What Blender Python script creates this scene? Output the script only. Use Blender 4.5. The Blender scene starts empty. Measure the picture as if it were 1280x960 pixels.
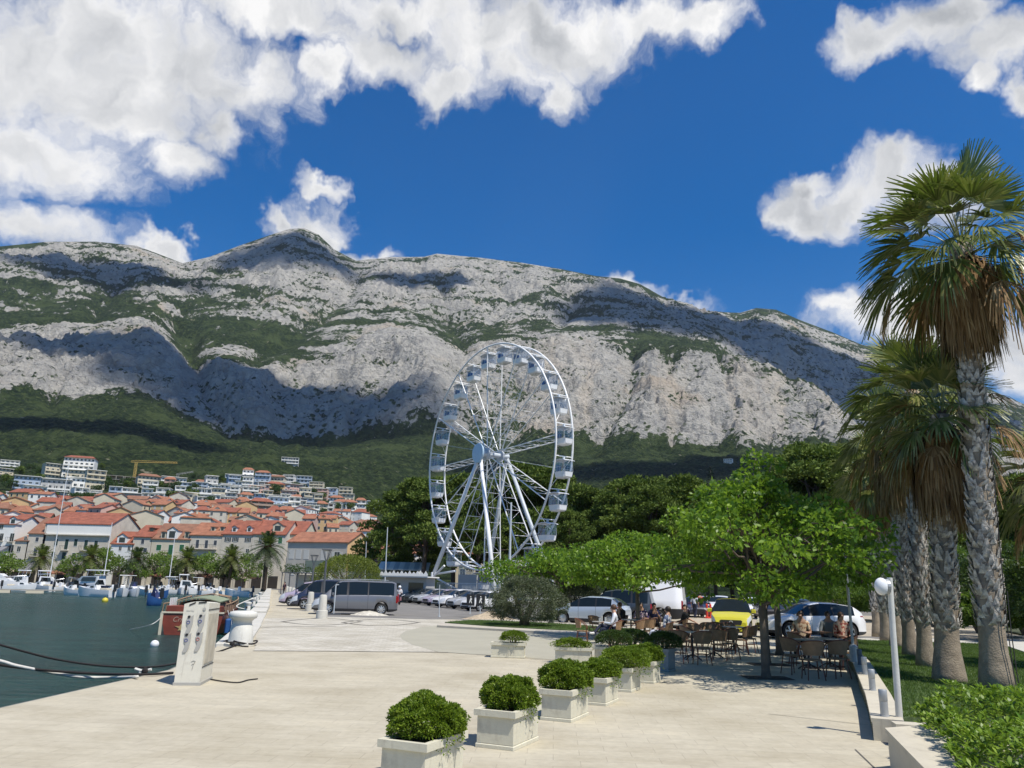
import bpy, math, random
import numpy as np
from mathutils import Vector, Matrix
R = math.radians
sc = bpy.context.scene
COL = sc.collection
# ------------------------------------------------------------------ camera
FPX = 961.0
EYE = Vector((0, 0, 1.85))
cam_rot = Matrix.Rotation(R(90 + 14.75), 4, 'X') @ Matrix.Rotation(0.025, 4, 'Z')
cam_d = bpy.data.cameras.new('camera')
cam_d.sensor_width = 36.0
cam_d.lens = 36.0 * FPX / 1280.0
cam_d.clip_start = 0.05
cam_d.clip_end = 30000
cam_o = bpy.data.objects.new('camera', cam_d)
COL.objects.link(cam_o)
cam_o.matrix_world = Matrix.Translation(EYE) @ cam_rot
sc.camera = cam_o
sc.render.resolution_x = 1024; sc.render.resolution_y = 768
def ray(px, py):
    return (cam_rot.to_3x3() @ Vector(((px - 640) / FPX, -(py - 480) / FPX, -1))).normalized()
def G(px, py, z=0.0):                       # where a sight line meets level z
    d = ray(px, py); t = (z - EYE.z) / d.z
    return EYE + d * t
def D(px, py, Y):                           # where it meets the vertical plane y = Y
    d = ray(px, py)
    return EYE + d * (Y / d.y)
# ------------------------------------------------------------------ sun and sky
SUN_EL = R(61); SUN_H = Vector((0.73, -0.68, 0)).normalized()
SUN = Vector((SUN_H.x * math.cos(SUN_EL), SUN_H.y * math.cos(SUN_EL), math.sin(SUN_EL)))
sl = bpy.data.lights.new('sun', 'SUN'); sl.energy = 4.8; sl.angle = R(0.53); sl.color = (1, 0.945, 0.85)
so = bpy.data.objects.new('sun', sl); COL.objects.link(so)
so.rotation_euler = (-SUN).to_track_quat('-Z', 'Y').to_euler(); so.location = (0, 0, 60)
vs = sc.view_settings
sc.display_settings.display_device = 'sRGB'
vs.view_transform = 'Standard'; vs.look = 'None'; vs.exposure = 0.22; vs.gamma = 1.0; vs.use_curve_mapping = False
sc.cycles.max_bounces = 6; sc.cycles.diffuse_bounces = 3; sc.cycles.glossy_bounces = 3
sc.cycles.transmission_bounces = 4; sc.cycles.transparent_max_bounces = 10; sc.cycles.volume_bounces = 0
sc.cycles.caustics_reflective = False; sc.cycles.caustics_refractive = False
sc.cycles.use_denoising = True
world = bpy.data.worlds.new('World'); sc.world = world; world.use_nodes = True
class NT:
    """small helper to write node trees as expressions"""
    def __init__(s, tree): s.t = tree; s.n = tree.nodes; s.l = tree.links
    def new(s, ty, **kw):
        n = s.n.new(ty)
        for k, v in kw.items(): setattr(n, k, v)
        return n
    def put(s, inp, v):
        if hasattr(v, 'links') or isinstance(v, bpy.types.NodeSocket): s.l.new(v, inp)
        elif v is not None: inp.default_value = v
    def m(s, op, a, b=None, c=None, clamp=False):
        n = s.new('ShaderNodeMath', operation=op, use_clamp=clamp)
        s.put(n.inputs[0], a); s.put(n.inputs[1], b); s.put(n.inputs[2], c); return n.outputs[0]
    def v(s, op, a, b=None, c=None):
        n = s.new('ShaderNodeVectorMath', operation=op)
        s.put(n.inputs[0], a)
        if op == 'SCALE': s.put(n.inputs[3], b)
        else: s.put(n.inputs[1], b); s.put(n.inputs[2], c)
        return n.outputs[1] if op in ('LENGTH', 'DOT_PRODUCT', 'DISTANCE') else n.outputs[0]
    def noise(s, vec, scale, detail=4, rough=0.5, dist=0.0, col=False, typ=None):
        n = s.new('ShaderNodeTexNoise'); s.put(n.inputs['Vector'], vec)
        n.inputs['Scale'].default_value = scale; n.inputs['Detail'].default_value = detail
        n.inputs['Roughness'].default_value = rough; n.inputs['Distortion'].default_value = dist
        if typ: n.noise_type = typ
        return n.outputs[1] if col else n.outputs[0]
    def mix(s, f, a, b, blend='MIX'):
        n = s.new('ShaderNodeMix', data_type='RGBA', blend_type=blend)
        s.put(n.inputs[0], f); s.put(n.inputs[6], a); s.put(n.inputs[7], b); return n.outputs[2]
    def ramp(s, f, stops, interp='LINEAR'):
        n = s.new('ShaderNodeValToRGB'); s.put(n.inputs[0], f); cr = n.color_ramp; cr.interpolation = interp
        while len(cr.elements) > 1: cr.elements.remove(cr.elements[-1])
        for i, (p, c) in enumerate(stops):
            e = cr.elements[0] if i == 0 else cr.elements.new(p)
            e.position = p; e.color = c if len(c) == 4 else (*c, 1)
        return n.outputs[0]
    def ss(s, x, a, b):                     # smoothstep
        n = s.new('ShaderNodeMapRange', interpolation_type='SMOOTHSTEP')
        s.put(n.inputs[0], x); n.inputs[1].default_value = a; n.inputs[2].default_value = b
        return n.outputs[0]
wt = NT(world.node_tree); wt.n.clear()
sky = wt.new('ShaderNodeTexSky', sky_type='NISHITA'); sky.sun_disc = False
sky.sun_elevation = SUN_EL; sky.sun_rotation = math.atan2(SUN_H.x, SUN_H.y)
sky.altitude = 0; sky.air_density = 1.0; sky.dust_density = 0.3; sky.ozone_density = 3.0
hs = wt.new('ShaderNodeHueSaturation'); hs.inputs['Saturation'].default_value = 1.48; hs.inputs['Value'].default_value = 1.0
hs.inputs['Hue'].default_value = 0.507
wt.l.new(sky.outputs[0], hs.inputs['Color'])
tc = wt.new('ShaderNodeTexCoord')
sep = wt.new('ShaderNodeSeparateXYZ'); wt.l.new(tc.outputs['Generated'], sep.inputs[0])
az = wt.m('ARCTAN2', sep.outputs[0], sep.outputs[1]); el = wt.m('ARCSINE', sep.outputs[2])
cmb = wt.new('ShaderNodeCombineXYZ'); wt.put(cmb.inputs[0], az); wt.put(cmb.inputs[1], el)
AE = cmb.outputs[0]
warp = wt.v('SCALE', wt.v('SUBTRACT', wt.noise(AE, 7.0, 5, 0.6, col=True), (0.5, 0.5, 0.5)), 0.16)
P = wt.v('MULTIPLY', wt.v('ADD', AE, warp), (1, 1, 0))
CL = [(90,70,260,150),(50,185,170,60),(250,70,160,100),(330,5,170,48),(170,140,100,60),(223,205,58,46),(268,166,36,44),(120,30,160,90),
 (40,275,115,45),(-60,250,120,60),(-120,120,220,170),
 (520,12,160,42),(610,60,130,80),(700,40,190,66),(560,105,60,40),(690,125,40,40),(800,25,112,42),(880,12,70,45),(400,85,44,36),(640,95,80,55),(470,60,80,50),
 (1170,15,112,46),(1258,42,84,52),(1100,45,60,40),(1400,60,160,90),(1222,100,34,26),(1285,110,35,26),
 (385,265,66,42),(410,285,36,24),(350,255,34,20),(462,320,40,15),(408,222,48,16),
 (995,262,62,50),(1060,245,70,50),(1120,225,90,46),(1005,225,44,26),(965,262,40,30),(1180,240,60,50),
 (1120,408,150,46),(1230,420,150,60),(1060,402,70,26),(1290,400,120,60),(1330,440,100,60),
 (782,348,52,20),(848,374,56,22),(205,320,60,18),(700,-110,260,80),(200,-150,300,110),(1100,-160,240,80)]
mask = None
for (px, py, rx, ry) in CL:
    d = ray(px, py); a = math.atan2(d.x, d.y); e = math.asin(d.z)
    d2 = ray(px + rx, py); d3 = ray(px, py - ry)
    ra = abs(math.atan2(d2.x, d2.y) - a); re = abs(math.asin(d3.z) - e)
    q = wt.v('LENGTH', wt.v('MULTIPLY', wt.v('SUBTRACT', P, (a, e, 0)), (1 / ra, 1 / re, 0)))
    q = wt.m('SUBTRACT', 1.0, q)
    mask = q if mask is None else wt.m('MAXIMUM', mask, q)
nb = wt.noise(P, 9.0, 9, 0.62)
nc = wt.noise(P, 8.0, 5, 0.5); nb2 = wt.noise(wt.v('ADD', P, (0.022, 0.034, 0)), 8.0, 5, 0.5)
dens = wt.m('ADD', wt.m('MULTIPLY', mask, 1.5), wt.m('MULTIPLY', wt.m('SUBTRACT', nb, 0.47), 3.1))
alpha = wt.ss(dens, -0.12, 1.15)
gen = wt.ss(wt.noise(AE, 3.0, 7, 0.6), 0.6, 0.75)            # scattered cumulus elsewhere in the sky
outside = wt.m('GREATER_THAN', wt.m('ABSOLUTE', az), 1.1)
alpha = wt.m('MAXIMUM', alpha, wt.m('MULTIPLY', gen, outside))
thick = wt.ss(dens, 0.2, 2.1)
lump = wt.m('MULTIPLY', wt.m('SUBTRACT', nc, nb2), 1.1)
br = wt.m('ADD', wt.m('SUBTRACT', 0.92, wt.m('MULTIPLY', thick, 0.20)), lump)
soft = wt.noise(AE, 4.5, 3, 0.5)
br = wt.m('ADD', br, wt.m('MULTIPLY', wt.m('SUBTRACT', soft, 0.45), 0.55))
br = wt.m('MINIMUM', wt.m('MAXIMUM', br, 0.38), 1.02)
ccol = wt.mix(br, (0.74, 0.81, 0.92, 1), (1.0, 0.99, 0.98, 1))
ccol = wt.v('SCALE', ccol, wt.m('MULTIPLY', br, 8.1))
final = wt.mix(alpha, hs.outputs[0], ccol)
bg = wt.new('ShaderNodeBackground'); bg.inputs[1].default_value = 0.105
wt.l.new(final, bg.inputs[0])
wo = wt.new('ShaderNodeOutputWorld'); wt.l.new(bg.outputs[0], wo.inputs[0])
world.cycles.sampling_method = 'MANUAL'; world.cycles.sample_map_resolution = 512

# ------------------------------------------------------------------ object helpers
def tag(o, label=None, cat=None, group=None, kind=None):
    if label: o['label'] = label
    if cat: o['category'] = cat
    if group: o['group'] = group
    if kind: o['kind'] = kind
    return o
def empty(name, loc=(0, 0, 0), rz=0.0, label=None, cat=None, group=None):
    o = bpy.data.objects.new(name, None); COL.objects.link(o)
    o.location = loc; o.rotation_euler = (0, 0, rz); o.empty_display_size = 0.2
    return tag(o, label, cat, group)
def copy_tree(o, parent=None):
    c = o.copy(); COL.objects.link(c)
    if parent is not None: c.parent = parent
    for ch in list(o.children): copy_tree(ch, c)
    return c
def smooth(me, ang=None):
    me.polygons.foreach_set('use_smooth', [True] * len(me.polygons))
    if ang:
        try: me.set_sharp_from_angle(angle=R(ang))
        except Exception: pass
def mesh_obj(name, verts, faces, mats, parent=None, mi=None, sm=None, loc=None):
    me = bpy.data.meshes.new(name)
    me.from_pydata([tuple(v) for v in verts], [], faces)
    for m in (mats if isinstance(mats, (list, tuple)) else [mats]): me.materials.append(m)
    if mi is not None: me.polygons.foreach_set('material_index', mi)
    if sm: smooth(me, sm if sm is not True else None)
    me.update()
    o = bpy.data.objects.new(name, me); COL.objects.link(o)
    if parent is not None: o.parent = parent
    if loc is not None: o.location = loc
    return o
def quads_obj(name, V, mats, parent=None, mi=None, n=4, sm=False):
    """V: numpy array (k, n, 3): k loose polygons of n corners"""
    k = V.shape[0]
    me = bpy.data.meshes.new(name)
    me.vertices.add(k * n); me.vertices.foreach_set('co', V.reshape(-1).astype(np.float32))
    me.loops.add(k * n); me.loops.foreach_set('vertex_index', np.arange(k * n, dtype=np.int32))
    me.polygons.add(k); me.polygons.foreach_set('loop_start', np.arange(0, k * n, n, dtype=np.int32))
    me.polygons.foreach_set('loop_total', np.full(k, n, dtype=np.int32))
    for m in (mats if isinstance(mats, (list, tuple)) else [mats]): me.materials.append(m)
    if mi is not None: me.polygons.foreach_set('material_index', np.asarray(mi, dtype=np.int32))
    me.update(calc_edges=True)
    o = bpy.data.objects.new(name, me); COL.objects.link(o)
    if parent is not None: o.parent = parent
    return o
class MB:
    """collects shapes and links them as one mesh"""
    def __init__(s): s.v = []; s.f = []; s.m = []; s.cur = 0
    def add(s, vs_, fs, m=None):
        b = len(s.v); s.v += [tuple(v) for v in vs_]; s.f += [tuple(b + i for i in f) for f in fs]
        s.m += [s.cur if m is None else m] * len(fs); return s
    def box(s, x0, x1, y0, y1, z0, z1, m=None, M=None, ch=0.0, taper=0.0):
        t = taper
        if ch <= 0:
            vs_ = [(x0, y0, z0), (x1, y0, z0), (x1, y1, z0), (x0, y1, z0), (x0 + t, y0 + t, z1), (x1 - t, y0 + t, z1), (x1 - t, y1 - t, z1), (x0 + t, y1 - t, z1)]
            fs = [(0, 3, 2, 1), (4, 5, 6, 7), (0, 1, 5, 4), (1, 2, 6, 5), (2, 3, 7, 6), (3, 0, 4, 7)]
        else:                                # chamfered vertical and top edges
            c = ch
            def ringp(a, z, k=0): return [(x0 + c + a + k, y0 + a + k, z), (x1 - c - a - k, y0 + a + k, z), (x1 - a - k, y0 + c + a + k, z), (x1 - a - k, y1 - c - a - k, z), (x1 - c - a - k, y1 - a - k, z), (x0 + c + a + k, y1 - a - k, z), (x0 + a + k, y1 - c - a - k, z), (x0 + a + k, y0 + c + a + k, z)]
            vs_ = ringp(0, z0) + ringp(t, z1 - c) + ringp(c, z1, t)
            fs = [tuple(reversed(range(8))), tuple(range(16, 24))]
            for r in range(2):
                for i in range(8):
                    j = (i + 1) % 8; fs.append((r * 8 + i, r * 8 + j, r * 8 + 8 + j, r * 8 + 8 + i))
        if M is not None: vs_ = [M @ Vector(v) for v in vs_]
        return s.add(vs_, fs, m)
    def tube(s, pts, r, n=8, m=None, cap=True, closed=False):
        pts = [Vector(p) for p in pts]; L = len(pts)
        rs = r if isinstance(r, (list, tuple)) else [r] * L
        vs_ = []; up = None
        for i, p in enumerate(pts):
            if closed: t = pts[(i + 1) % L] - pts[i - 1]
            else: t = pts[min(i + 1, L - 1)] - pts[max(i - 1, 0)]
            if t.length < 1e-9: t = Vector((0, 0, 1))
            t.normalize()
            if up is None: up = Vector((0, 0, 1)) if abs(t.z) < 0.9 else Vector((1, 0, 0))
            a = t.cross(up)
            if a.length < 1e-5: a = t.cross(Vector((0, 1, 0)))
            a.normalize(); b = a.cross(t).normalized(); up = b
            for k in range(n):
                q = 2 * math.pi * k / n
                vs_.append(p + (a * math.cos(q) + b * math.sin(q)) * rs[i])
        fs = []
        for i in range(L if closed else L - 1):
            i2 = (i + 1) % L
            for k in range(n):
                k2 = (k + 1) % n
                fs.append((i * n + k, i * n + k2, i2 * n + k2, i2 * n + k))
        if cap and not closed:
            fs.append(tuple(reversed(range(n)))); fs.append(tuple(range((L - 1) * n, L * n)))
        return s.add(vs_, fs, m)
    def lathe(s, prof, n=16, c=(0, 0, 0), m=None, M=None, cap=True):
        vs_ = []
        for (r, z) in prof:
            for k in range(n):
                q = 2 * math.pi * k / n; vs_.append(Vector((c[0] + r * math.cos(q), c[1] + r * math.sin(q), c[2] + z)))
        if M is not None: vs_ = [M @ v for v in vs_]
        fs = []
        for i in range(len(prof) - 1):
            for k in range(n):
                k2 = (k + 1) % n; fs.append((i * n + k, i * n + k2, (i + 1) * n + k2, (i + 1) * n + k))
        if cap:
            fs.append(tuple(reversed(range(n)))); fs.append(tuple(range((len(prof) - 1) * n, len(prof) * n)))
        return s.add(vs_, fs, m)
    def sphere(s, c, r, n=10, m=None, sc_=(1, 1, 1)):
        k = n // 2 + 1
        prof = [(max(1e-4, math.sin(math.pi * i / k)) * r, -math.cos(math.pi * i / k) * r) for i in range(k + 1)]
        M = Matrix.Translation(Vector(c)) @ Matrix.Diagonal((*sc_, 1))
        return s.lathe(prof, n, (0, 0, 0), m, M)
    def prism(s, poly, z0, z1, m=None, M=None):      # polygon in xy extruded in z
        n = len(poly); vs_ = [Vector((p[0], p[1], z0)) for p in poly] + [Vector((p[0], p[1], z1)) for p in poly]
        if M is not None: vs_ = [M @ v for v in vs_]
        fs = [tuple(reversed(range(n))), tuple(range(n, 2 * n))] + [(i, (i + 1) % n, n + (i + 1) % n, n + i) for i in range(n)]
        return s.add(vs_, fs, m)
    def build(s, name, mats, parent=None, sm=None, loc=None):
        return mesh_obj(name, s.v, s.f, mats, parent, s.m, sm, loc)
# plane frames used to put flat pieces on faces: x -> right, y -> up, z -> out
def frame(o, x, y):
    x = Vector(x).normalized(); y = Vector(y); z = x.cross(y).normalized(); y = z.cross(x)
    M = Matrix.Identity(4)
    for i in range(3): M[i][0] = x[i]; M[i][1] = y[i]; M[i][2] = z[i]; M[i][3] = o[i]
    return M
# ------------------------------------------------------------------ materials
MATS = {}
def mat(name, col, rough=0.7, var=0.12, vscale=3.0, bump=0.0, bscale=20.0, metal=0.0, spec=0.5, coat=0.0, col2=None, dirt=0.0):
    if name in MATS: return MATS[name]
    m = bpy.data.materials.new(name); m.use_nodes = True; MATS[name] = m
    t = NT(m.node_tree); b = m.node_tree.nodes['Principled BSDF']
    b.inputs['Roughness'].default_value = rough; b.inputs['Metallic'].default_value = metal
    b.inputs['Specular IOR Level'].default_value = spec
    if coat: b.inputs['Coat Weight'].default_value = coat; b.inputs['Coat Roughness'].default_value = 0.04
    tcn = t.new('ShaderNodeTexCoord')
    n = t.noise(tcn.outputs['Object'], vscale, 5, 0.6)
    c1 = tuple(max(0, c * (1 - var)) for c in col[:3]); c2 = tuple(min(1, c * (1 + var)) for c in (col2 or col)[:3])
    cc = t.ramp(n, [(0.3, c1), (0.7, c2)])
    if dirt:                                 # weathering: blotches and thin vertical runs of grime
        O_ = tcn.outputs['Object']; cc = t.mix(t.m('MULTIPLY', t.ss(t.noise(O_, 3.5, 7, 0.7), 0.50, 0.72), dirt), cc, (0.24, 0.20, 0.15, 1))
        cc = t.mix(t.m('MULTIPLY', t.ss(t.noise(t.v('MULTIPLY', O_, (14, 14, 1.2)), 1.0, 4, 0.6), 0.58, 0.74), dirt * 0.8), cc, (0.20, 0.17, 0.13, 1))
    t.l.new(cc, b.inputs['Base Color'])
    if bump:
        bn = t.new('ShaderNodeBump'); bn.inputs['Strength'].default_value = bump; bn.inputs['Distance'].default_value = 0.02
        t.l.new(t.noise(tcn.outputs['Object'], bscale, 6, 0.6), bn.inputs['Height']); t.l.new(bn.outputs[0], b.inputs['Normal'])
    return m
def leafmat(name, cols, rough=0.5, trans=0.25, vscale=0.8, spec=0.35):
    if name in MATS: return MATS[name]
    m = bpy.data.materials.new(name); m.use_nodes = True; MATS[name] = m
    t = NT(m.node_tree); b = m.node_tree.nodes['Principled BSDF']; out = m.node_tree.nodes['Material Output']
    g = t.new('ShaderNodeNewGeometry'); tcn = t.new('ShaderNodeTexCoord')
    n = t.noise(tcn.outputs['Object'], vscale, 3, 0.6)
    f = t.m('ADD', t.m('MULTIPLY', g.outputs['Random Per Island'], 0.6), t.m('MULTIPLY', t.m('SUBTRACT', n, 0.3), 1.0), clamp=True)
    c = t.ramp(f, [(i / (len(cols) - 1), q) for i, q in enumerate(cols)])
    t.l.new(c, b.inputs['Base Color']); b.inputs['Roughness'].default_value = rough
    b.inputs['Specular IOR Level'].default_value = spec
    if trans:
        tr = t.new('ShaderNodeBsdfTranslucent'); mx = t.new('ShaderNodeMixShader'); mx.inputs[0].default_value = trans
        t.l.new(t.mix(0.5, c, (0.35, 0.55, 0.05, 1), 'MIX'), tr.inputs[0])
        t.l.new(b.outputs[0], mx.inputs[1]); t.l.new(tr.outputs[0], mx.inputs[2]); t.l.new(mx.outputs[0], out.inputs[0])
    return m
def glassmat(name, col=(0.02, 0.03, 0.035), rough=0.05):
    return mat(name, col, 0.08, 0.0, spec=0.35)
# ================================================================== terrain
def _h(ix, iy, seed):
    n = (ix * 374761393 + iy * 668265263 + seed * 1442695041) & 0x7fffffff
    n = ((n ^ (n >> 13)) * 1274126177) & 0x7fffffff
    n = n ^ (n >> 16)
    return (n & 0xffff) / 65535.0
def vn(x, y, seed=0):
    xi = np.floor(x).astype(np.int64); yi = np.floor(y).astype(np.int64)
    fx = x - xi; fy = y - yi; fx = fx * fx * fx * (fx * (fx * 6 - 15) + 10); fy = fy * fy * fy * (fy * (fy * 6 - 15) + 10)
    a = _h(xi, yi, seed); b = _h(xi + 1, yi, seed); c = _h(xi, yi + 1, seed); d = _h(xi + 1, yi + 1, seed)
    return (a * (1 - fx) + b * fx) * (1 - fy) + (c * (1 - fx) + d * fx) * fy
def fbm(x, y, o=5, seed=0, g=0.5, rid=False):
    s = 0; a = 1; t = 0
    for i in range(o):
        v = vn(x, y, seed + i)
        if rid: v = 1 - np.abs(2 * v - 1)
        s = s + a * v; t += a; a *= g
        x, y = (x * 0.8 - y * 0.6) * 2.03 + 3.7, (x * 0.6 + y * 0.8) * 2.03 + 1.3
    return s / t
LV = [
 (185, None),
 (330, [(-300,662),(0,664),(200,668),(330,674),(480,694),(700,708),(1280,724),(1500,728)]),
 (540, [(-300,628),(0,630),(200,632),(380,645),(480,660),(700,680),(1280,700),(1500,705)]),
 (860, [(-300,592),(0,596),(90,592),(200,602),(330,596),(430,626),(520,640),(700,640),(900,634),(1280,650),(1500,655)]),
 (1500, [(-300,500),(0,510),(100,512),(170,505),(205,515),(235,533),(300,552),(400,560),(470,552),(540,546),(620,566),(700,573),(800,568),(900,566),(1000,566),(1060,560),(1120,580),(1280,600),(1500,620)]),
 (2050, [(-300,410),(0,412),(60,408),(130,402),(190,404),(215,425),(240,452),(300,450),(370,455),(430,440),(480,424),(530,420),(570,436),(620,428),(700,418),(760,430),(850,440),(930,446),(985,463),(1030,492),(1060,520),(1085,548),(1110,573),(1150,592),(1500,606)]),
 (2700, [(-300,362),(0,372),(100,372),(200,372),(300,376),(400,374),(470,380),(520,388),(560,395),(620,398),(700,392),(760,398),(850,415),(900,430),(930,462),(985,492),(1030,522),(1060,545),(1085,565),(1110,585),(1150,600),(1500,612)]),
 (3400, [(-300,300),(-100,315),(0,308),(60,302),(120,302),(170,307),(200,318),(228,329),(262,321),(305,305),(340,293),(362,286),(380,285),(398,293),(418,312),(445,326),(490,321),(530,321),(546,317),(600,322),(650,328),(700,336),(745,345),(775,348),(800,355),(830,372),(855,379),(880,389),(925,391),(945,385),(970,387),(1000,400),(1040,415),(1075,430),(1120,441),(1180,462),(1280,505),(1500,570)]),
]
NC = 1150
AZ = np.linspace(-0.76, 0.80, NC)
def curve(poly):
    a = []; t = []
    for px, py in poly:
        d = ray(px, py); a.append(math.atan2(d.x, d.y)); t.append(d.z / math.hypot(d.x, d.y))
    return np.interp(AZ, a, t)
rl = []; hl = []
for r0, poly in LV:
    r = np.full(NC, float(r0))
    if poly is None: r = 178 / np.cos(AZ) + 2; h = np.full(NC, -1.0)
    else:
        if r0 == 3400: r = r + 900 * np.clip((AZ - 0.12) / 0.25, 0, 1)
        if r0 == 2050: r = r + 140 * np.sin(AZ * 9 + 1) + 90 * np.sin(AZ * 21)
        h = EYE.z + curve(poly) * r
    rl.append(r); hl.append(h)
rl.append(rl[-1] + 700); hl.append(hl[-1] - 350)
rl = np.array(rl); hl = np.array(hl)
rows = []
for k, n in enumerate([26, 26, 56, 130, 200, 90, 150, 8]):
    rows += [k + i / n for i in range(n)]
rows.append(float(len(LV))); rows = np.array(rows); NR = len(rows)
k = np.minimum(rows.astype(int), len(LV) - 1); f = (rows - k)[:, None]
fr = f.copy(); fh = f.copy()
fh[k == 4] = f[k == 4] ** 0.86                     # cliffs rise steeply first and round off at the crest
fh[k == 6] = f[k == 6] ** 0.92
TR = rl[k] * (1 - fr) + rl[k + 1] * fr
TZ = hl[k] * (1 - fh) + hl[k + 1] * fh
S = np.broadcast_to(rows[:, None], TR.shape)
AA = np.broadcast_to(AZ[None, :], TR.shape)
TX = TR * np.sin(AA); TY = TR * np.cos(AA)
# relief
w1 = fbm(TX / 260, TY / 260, 4, 11) - 0.5; w2 = fbm(TX / 260 + 9, TY / 260, 4, 31) - 0.5
U = AA * 2400 + w1 * 160; Vv = TR * 0.42 + w2 * 200
gully = fbm(U / 210, Vv / 230, 6, 5, 0.55, rid=True) - 0.62
crag = fbm(TX / 55 + w1 * 2, TY / 55, 6, 77, 0.6, rid=True) - 0.6
fine = fbm(TX / 14, TY / 14, 3, 99, 0.6) - 0.5
def bump(S, a, b, c, d): return np.clip((S - a) / (b - a), 0, 1) * np.clip((d - S) / (d - c), 0, 1)
cl = bump(S, 3.95, 4.12, 4.85, 5.08); up = bump(S, 5.55, 6.1, 6.8, 7.0); bench = bump(S, 4.9, 5.05, 5.7, 6.0); foot = bump(S, 2.6, 3.2, 3.85, 4.0)
cr2 = fbm(TX / 24 + w2 * 3, TY / 24, 5, 177, 0.62, rid=True) - 0.6
TZ = TZ + gully * (70 * cl + 80 * up + 34 * bench + 26 * foot) + crag * (34 * cl + 36 * up + 16 * bench + 8 * foot) + cr2 * (17 * (cl + up) + 8 * bench) + fine * (12 * (cl + up) + 7 * bench)
dip = TX * 0.10 + w1 * 230 + w2 * 70
# ravines and spurs of the wall (sight lines fix their course once; they are real dents and ribs)
Rm = np.array(cam_rot.to_3x3()); Pc = np.stack([TX, TY, TZ - EYE.z], -1) @ Rm
SX = 640 + FPX * Pc[..., 0] / -Pc[..., 2]; SY = 480 - FPX * Pc[..., 1] / -Pc[..., 2]
carve = np.zeros_like(TZ); wob = (fbm(TX / 90, TY / 90, 3, 301) - .5) * 22
for amp, wd, pl_ in [(75, 13, [(222,400),(243,440),(262,480),(288,535)]), (60, 11, [(455,332),(428,368),(395,400),(350,428),(318,442)]), (60, 10, [(560,395),(585,430),(575,470),(590,520),(560,555)]), (80, 8, [(790,440),(785,480),(765,520),(745,562)]),
    (50, 9, [(690,345),(722,378),(700,400)]), (60, 10, [(100,318),(150,348),(120,388)]), (45, 8, [(640,440),(655,500),(640,562)]), (50, 8, [(900,448),(920,500),(962,550)]), (60, 11, [(485,448),(452,482),(428,545)]), (45, 7, [(835,450),(850,500),(838,560)]), (55, 9, [(60,420),(80,460),(60,505)]),
    (50, 8, [(620,345),(640,372),(610,398)]), (50, 9, [(530,330),(505,362),(470,385)]), (45, 8, [(985,470),(1010,510),(1025,545)]), (-70, 14, [(372,292),(345,335),(350,378)]), (-60, 10, [(255,445),(310,470),(335,550)]), (-55, 10, [(520,425),(540,470),(520,530)]), (-50, 9, [(700,425),(725,480),(700,555)]), (-50, 9, [(815,440),(812,500),(795,560)]),
    (-40, 9, [(200,330),(180,352),(215,380)]), (-45, 8, [(580,325),(565,352),(590,385)]), (-45, 8, [(660,335),(680,365),(655,392)]), (-30, 16, [(110,500),(200,512),(280,556),(345,600)]), (35, 16, [(330,562),(390,590),(420,615)])]:
    d_ = np.full(TZ.shape, 1e9)
    for (x0, y0), (x1, y1) in zip(pl_[:-1], pl_[1:]):
        vx, vy = x1 - x0, y1 - y0; t_ = np.clip(((SX - x0) * vx + (SY - y0) * vy) / (vx * vx + vy * vy), 0, 1); d_ = np.minimum(d_, np.hypot(SX - x0 - t_ * vx + wob * .5, SY - y0 - t_ * vy))
    carve += amp * (.62 if amp > 0 else .34) * np.exp(-(d_ / (wd * 1.15)) ** 1.5)
carve *= np.clip((S - 3.3) / .5, 0, 1) * np.clip((6.95 - S) / .45, 0, 1)
TZ = TZ - carve * np.clip(TR / 2600, .55, 1.1)
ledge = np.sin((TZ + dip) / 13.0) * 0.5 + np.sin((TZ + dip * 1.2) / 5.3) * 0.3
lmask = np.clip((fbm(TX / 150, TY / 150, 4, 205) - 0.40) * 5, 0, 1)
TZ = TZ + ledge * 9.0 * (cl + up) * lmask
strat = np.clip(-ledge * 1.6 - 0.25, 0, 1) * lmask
canopy = fbm(TX / 9, TY / 9, 3, 51, 0.6)
TZ = TZ + canopy * 9 * np.clip((S - 2.0) / 0.5, 0, 1) * np.clip((4.08 - S) / 0.15, 0, 1)
# vegetation share (a real property of the ground: scrub on ledges and benches, bare limestone on faces)
big = fbm(TX / 420 + 3, TY / 420, 4, 7) - 0.5; mid = fbm(TX / 70, TY / 70 + 5, 5, 17, 0.6) - 0.5; sm_ = fbm(TX / 18, TY / 18, 3, 27, 0.6) - 0.5
dz = np.gradient(TZ, axis=0) / np.maximum(np.gradient(TR, axis=0), 0.5)
dx = np.gradient(TZ, axis=1) / np.maximum(TR * (AZ[1] - AZ[0]), 0.1)
slope = np.sqrt(dz ** 2 + dx ** 2)
base = np.interp(rows, [0, 3.9, 4.03, 4.12, 4.8, 4.97, 5.12, 5.75, 6.0, 6.3, 6.8, 7, 8], [1.3, 1.3, 0.95, 0.20, 0.15, 0.42, 0.70, 0.64, 0.46, 0.32, 0.28, 0.4, .4])[:, None]
left = np.clip((-AA - 0.25) / 0.2, 0, 1)
right = np.clip((AA - 0.12) / 0.1, 0, 1)
base = base + left * bump(S, 5.0, 5.2, 6.3, 6.6) * 0.26 + right * bump(S, 6.0, 6.2, 6.9, 7.0) * 0.12 + np.clip((rows[:, None] - 6.75) * 1.5, 0, .35) * np.clip(AA * 8, 0, 1)
band = fbm(AA * TR / 240 + 7, TZ / 34 + w1 * 3, 4, 71, 0.55) - 0.5
veg = base + 0.75 * big + 0.9 * mid + 0.6 * sm_ + 1.7 * band * np.clip(S - 4, 0, 1) - 0.30 * (np.clip(slope, 0, 3) - 0.85) - 0.5 * gully * (S > 4) + np.clip(carve, -20, 60) * 0.006
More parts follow.
